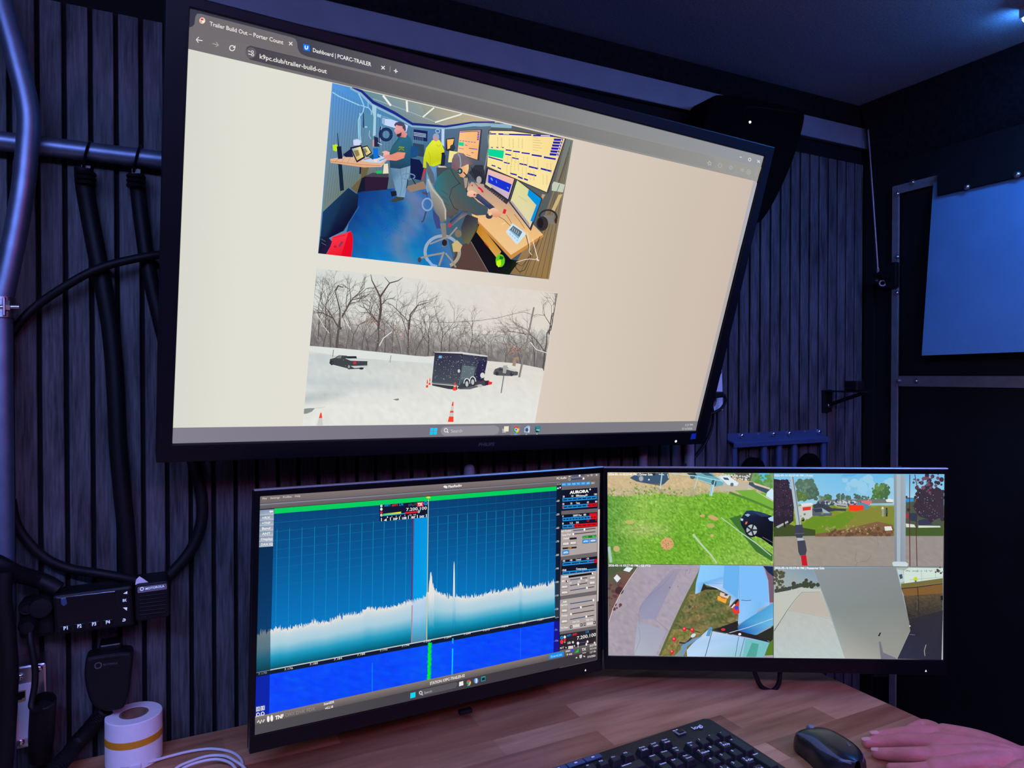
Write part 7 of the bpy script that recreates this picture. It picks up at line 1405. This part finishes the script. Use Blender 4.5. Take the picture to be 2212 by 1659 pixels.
H.poly([(1640, 410), (1740, 420), (2095, 500), (2090, 870), (1640, 870)], (76, 88, 70)); H.poly([(1790, 420), (1830, 300), (1900, 240), (2000, 330), (2095, 320), (2095, 640), (1960, 690), (1800, 640), (1720, 520)], (58, 50, 62)); H.dots([(rnd.gauss(1920, 90), rnd.gauss(440, 130), rnd.uniform(10, 34)) for _ in range(130)], (58, 48, 60), 7); H.dots([(rnd.gauss(1880, 70), rnd.gauss(250, 60), rnd.uniform(6, 24)) for _ in range(40)], (112, 76, 96), 6); H.dots([(rnd.gauss(1930, 110), rnd.gauss(520, 90), rnd.uniform(2, 6)) for _ in range(60)], (128, 146, 160), 5); H.poly([(1640, 428), (1730, 424), (1734, 460), (1650, 470)], (36, 150, 226)); H.poly([(1780, 690), (1880, 665), (1960, 735), (1800, 745)], (54, 58, 82)); H.poly([(1640, 724), (1740, 736), (1760, 770), (1645, 768)], (216, 220, 206)); H.poly([(1790, 748), (2050, 752), (2056, 770), (1790, 774)], (216, 220, 206)); H.poly([(1640, 780), (2090, 770), (2088, 872), (1640, 872)], (70, 92, 44)); H.rect(1646, 600, 1668, 660, (190, 40, 50)); H.poly([(1680, 600), (1770, 600), (1770, 700), (1690, 690)], (50, 60, 80))
H.poly([(56, 882), (2092, 872), (2082, 1232), (58, 1222)], [(150, 142, 132), (140, 136, 134), (140, 136, 136), (166, 152, 138)]); H.grid([(70, 890), (2085, 880), (2078, 1228), (64, 1216)], 40, 12, lambda u, v: jit(mixc((160, 148, 132), (150, 142, 138), u), 2.5)); H.lines([([(1050, 1060), (1035, 1150), (1060, 1190), (1180, 1170), (1230, 1110)], 3), ([(1060, 1190), (1040, 1235)], 3), ([(1300, 890), (1310, 1000)], 2)], (112, 104, 100))
H.line([(276, 165), (320, 450), (362, 740)], [44, 52, 56], (172, 188, 196)); H.line([(290, 165), (334, 450), (372, 740)], [12, 12, 12], (112, 124, 134)); H.poly([(318, 742), (404, 736), (424, 850), (400, 896), (334, 894), (316, 850)], (62, 66, 80)); H.line([(318, 845), (426, 840)], 8, (96, 102, 116)); H.poly([(346, 896), (410, 898), (425, 922), (345, 930)], (176, 190, 196)); H.poly([(344, 932), (436, 924), (458, 1040), (444, 1100), (376, 1106), (356, 1060)], (66, 68, 82)); H.poly([(386, 1106), (450, 1100), (468, 1228), (402, 1226)], (196, 26, 40))
H.poly([(1496, 136), (1640, 140), (1636, 1222), (1510, 1222)], [(140, 156, 166), (160, 176, 184), (146, 156, 172), (124, 134, 150)]); H.poly([(1530, 138), (1580, 138), (1575, 1222), (1535, 1222)], (168, 182, 192)); H.poly([(1478, 1190), (1500, 1178), (1640, 1182), (1670, 1205), (1660, 1238), (1490, 1234)], (200, 214, 218)); H.lines([([(1688, 138), (1684, 640), (1690, 1236)], 10), ([(1748, 138), (1778, 300), (1776, 600), (1764, 800), (1775, 1236)], 9)], (82, 42, 46)); H.ell(1364, 545, 14, 22, (216, 216, 206)); H.line([(1366, 550), (1366, 640)], 22, (156, 158, 156)); H.ell(1412, 548, 11, 13, (60, 50, 50)); H.line([(1412, 558), (1412, 606)], 28, (56, 92, 92)); H.line([(1412, 600), (1412, 640)], 20, (46, 50, 76)); H.poly([(1384, 760), (1464, 756), (1484, 804), (1394, 810)], (222, 226, 216))
H.text('2026-05-16 03:27:40 PM | Front', (64, 160), (532, 162), 24, (226, 232, 232), .03)
# view 4: white canopies beside a leaning mast
H.o = (1650, 1200, 5.395)
H.clip = Q4
H.grid(hq(Q4), 20, 16, lambda u, v: mixc((140, 158, 172), (168, 176, 174), v))
H.poly([(115, 160), (570, 165), (640, 380), (115, 440)], [(150, 166, 172), (128, 154, 174), (150, 166, 170), (166, 172, 166)]); H.dots([(rnd.uniform(120, 235), rnd.uniform(170, 380), rnd.uniform(8, 24)) for _ in range(44)], (84, 84, 60), 7); H.dots([(150 + i * 16 + rnd.uniform(-8, 8), 420 - i * 4 + rnd.uniform(-14, 10), rnd.uniform(14, 30)) for i in range(18)], (66, 74, 62), 7); H.dots([(rnd.gauss(520, 50), rnd.gauss(338, 22), rnd.uniform(12, 30)) for _ in range(24)], (64, 70, 52), 7)
H.grid([(114, 445), (660, 380), (945, 1198), (116, 1196)], 26, 24, lambda u, v: jit(mixc((184, 184, 174), (186, 198, 198), v), 1.8)); H.poly([(114, 440), (300, 405), (430, 372), (655, 395), (670, 440), (440, 435), (270, 640), (115, 880)], (190, 194, 184)); H.poly([(440, 440), (660, 430), (780, 720), (620, 700), (290, 640)], (188, 180, 170)); H.lines([([(655, 424), (440, 430), (360, 520), (272, 640), (190, 770), (118, 880)], [3, 4, 4, 5, 6, 8])], (92, 96, 92)); H.lines([([(280, 640), (520, 680), (770, 740)], 3), ([(400, 400), (400, 440)], 4)], (164, 164, 158)); H.line([(860, 905), (885, 945)], 6, (120, 120, 118))
H.poly([(575, 150), (1540, 140), (1640, 560), (1705, 800), (1700, 880), (1555, 1200), (945, 1200), (760, 620)], [(140, 146, 150), (136, 140, 142), (128, 134, 132), (128, 128, 122), (140, 138, 132), (150, 150, 142), (172, 174, 166), (132, 142, 140)]); H.poly([(1340, 1010), (1360, 1000), (1390, 1130), (1530, 1190), (1550, 1205), (1365, 1205)], (116, 112, 126)); H.poly([(1330, 938), (1352, 896), (1366, 900), (1348, 942)], (40, 30, 36))
H.poly([(1540, 140), (2092, 145), (2085, 360), (1600, 380)], (160, 178, 160)); H.poly([(1630, 180), (1690, 140), (2090, 148), (2085, 262), (1640, 330)], (206, 224, 214)); H.dots([(rnd.uniform(1650, 1960), 178 + rnd.uniform(-6, 8), rnd.uniform(4, 9)) for _ in range(30)], (150, 166, 156), 5); H.lines([([(1700, 285), (2085, 250)], 4), ([(1835, 165), (1840, 290)], 4), ([(1995, 160), (2000, 262)], 4)], (150, 166, 158)); H.dots([(2040 + rnd.gauss(0, 26), 180 + rnd.gauss(0, 16), rnd.uniform(5, 14)) for _ in range(14)], (80, 66, 66), 6); H.poly([(1550, 160), (1620, 170), (1640, 300), (1590, 320)], (186, 206, 212)); H.poly([(1575, 225), (1610, 215), (1620, 265), (1588, 275)], (70, 86, 100)); H.poly([(1600, 330), (2085, 265), (2085, 320), (1600, 385)], (118, 108, 58)); H.ell(1768, 275, 24, 24, (196, 212, 30)); H.line([(1768, 290), (1772, 318)], 20, (96, 104, 110))
H.poly([(1600, 385), (2085, 322), (2088, 480), (1640, 480)], (128, 92, 48)); H.grid([(1630, 470), (2086, 440), (2086, 760), (1690, 760)], 24, 20, lambda u, v: jit(mixc((92, 78, 56), (48, 46, 48), v), 6)); H.poly([(1690, 740), (2088, 640), (2070, 1216), (1555, 1205), (1705, 880)], [(50, 46, 48), (48, 46, 52), (42, 42, 56), (48, 50, 72), (44, 42, 56)]); H.lines([([(1605, 385), (1790, 368), (2085, 326)], 9), ([(1790, 372), (1806, 560), (1800, 660)], 8), ([(1770, 540), (1770, 650)], 5)], (40, 34, 40)); H.line([(1890, 1040), (1870, 1110), (1878, 1170)], 7, (176, 170, 150)); H.line([(1700, 920), (1760, 925)], 5, (116, 120, 130)); H.ell(1702, 822, 8, 8, (226, 226, 226)); H.poly([(2060, 470), (2088, 465), (2088, 520), (2062, 520)], (24, 24, 30))
H.text('2026-05-16 03:27:40 PM | Passenger Side', (124, 156), (706, 160), 26, (242, 244, 244), .03)
H.clip = None; H.o = (0, 0, 1); H.line([(1671.4, 1021.8), (1670.8, 1421)], .8, (20, 20, 24)); H.lines([([(1313, 1218.8), (1671, 1221)], .6), ([(1671, 1223), (2038, 1225)], .6)], (40, 40, 44))
# ================================================================ background
w = bpy.data.worlds.new('world'); S.world = w; w.use_nodes = True
w.node_tree.nodes['Background'].inputs[0].default_value = (.02, .03, .08, 1)
w.node_tree.nodes['Background'].inputs[1].default_value = .2
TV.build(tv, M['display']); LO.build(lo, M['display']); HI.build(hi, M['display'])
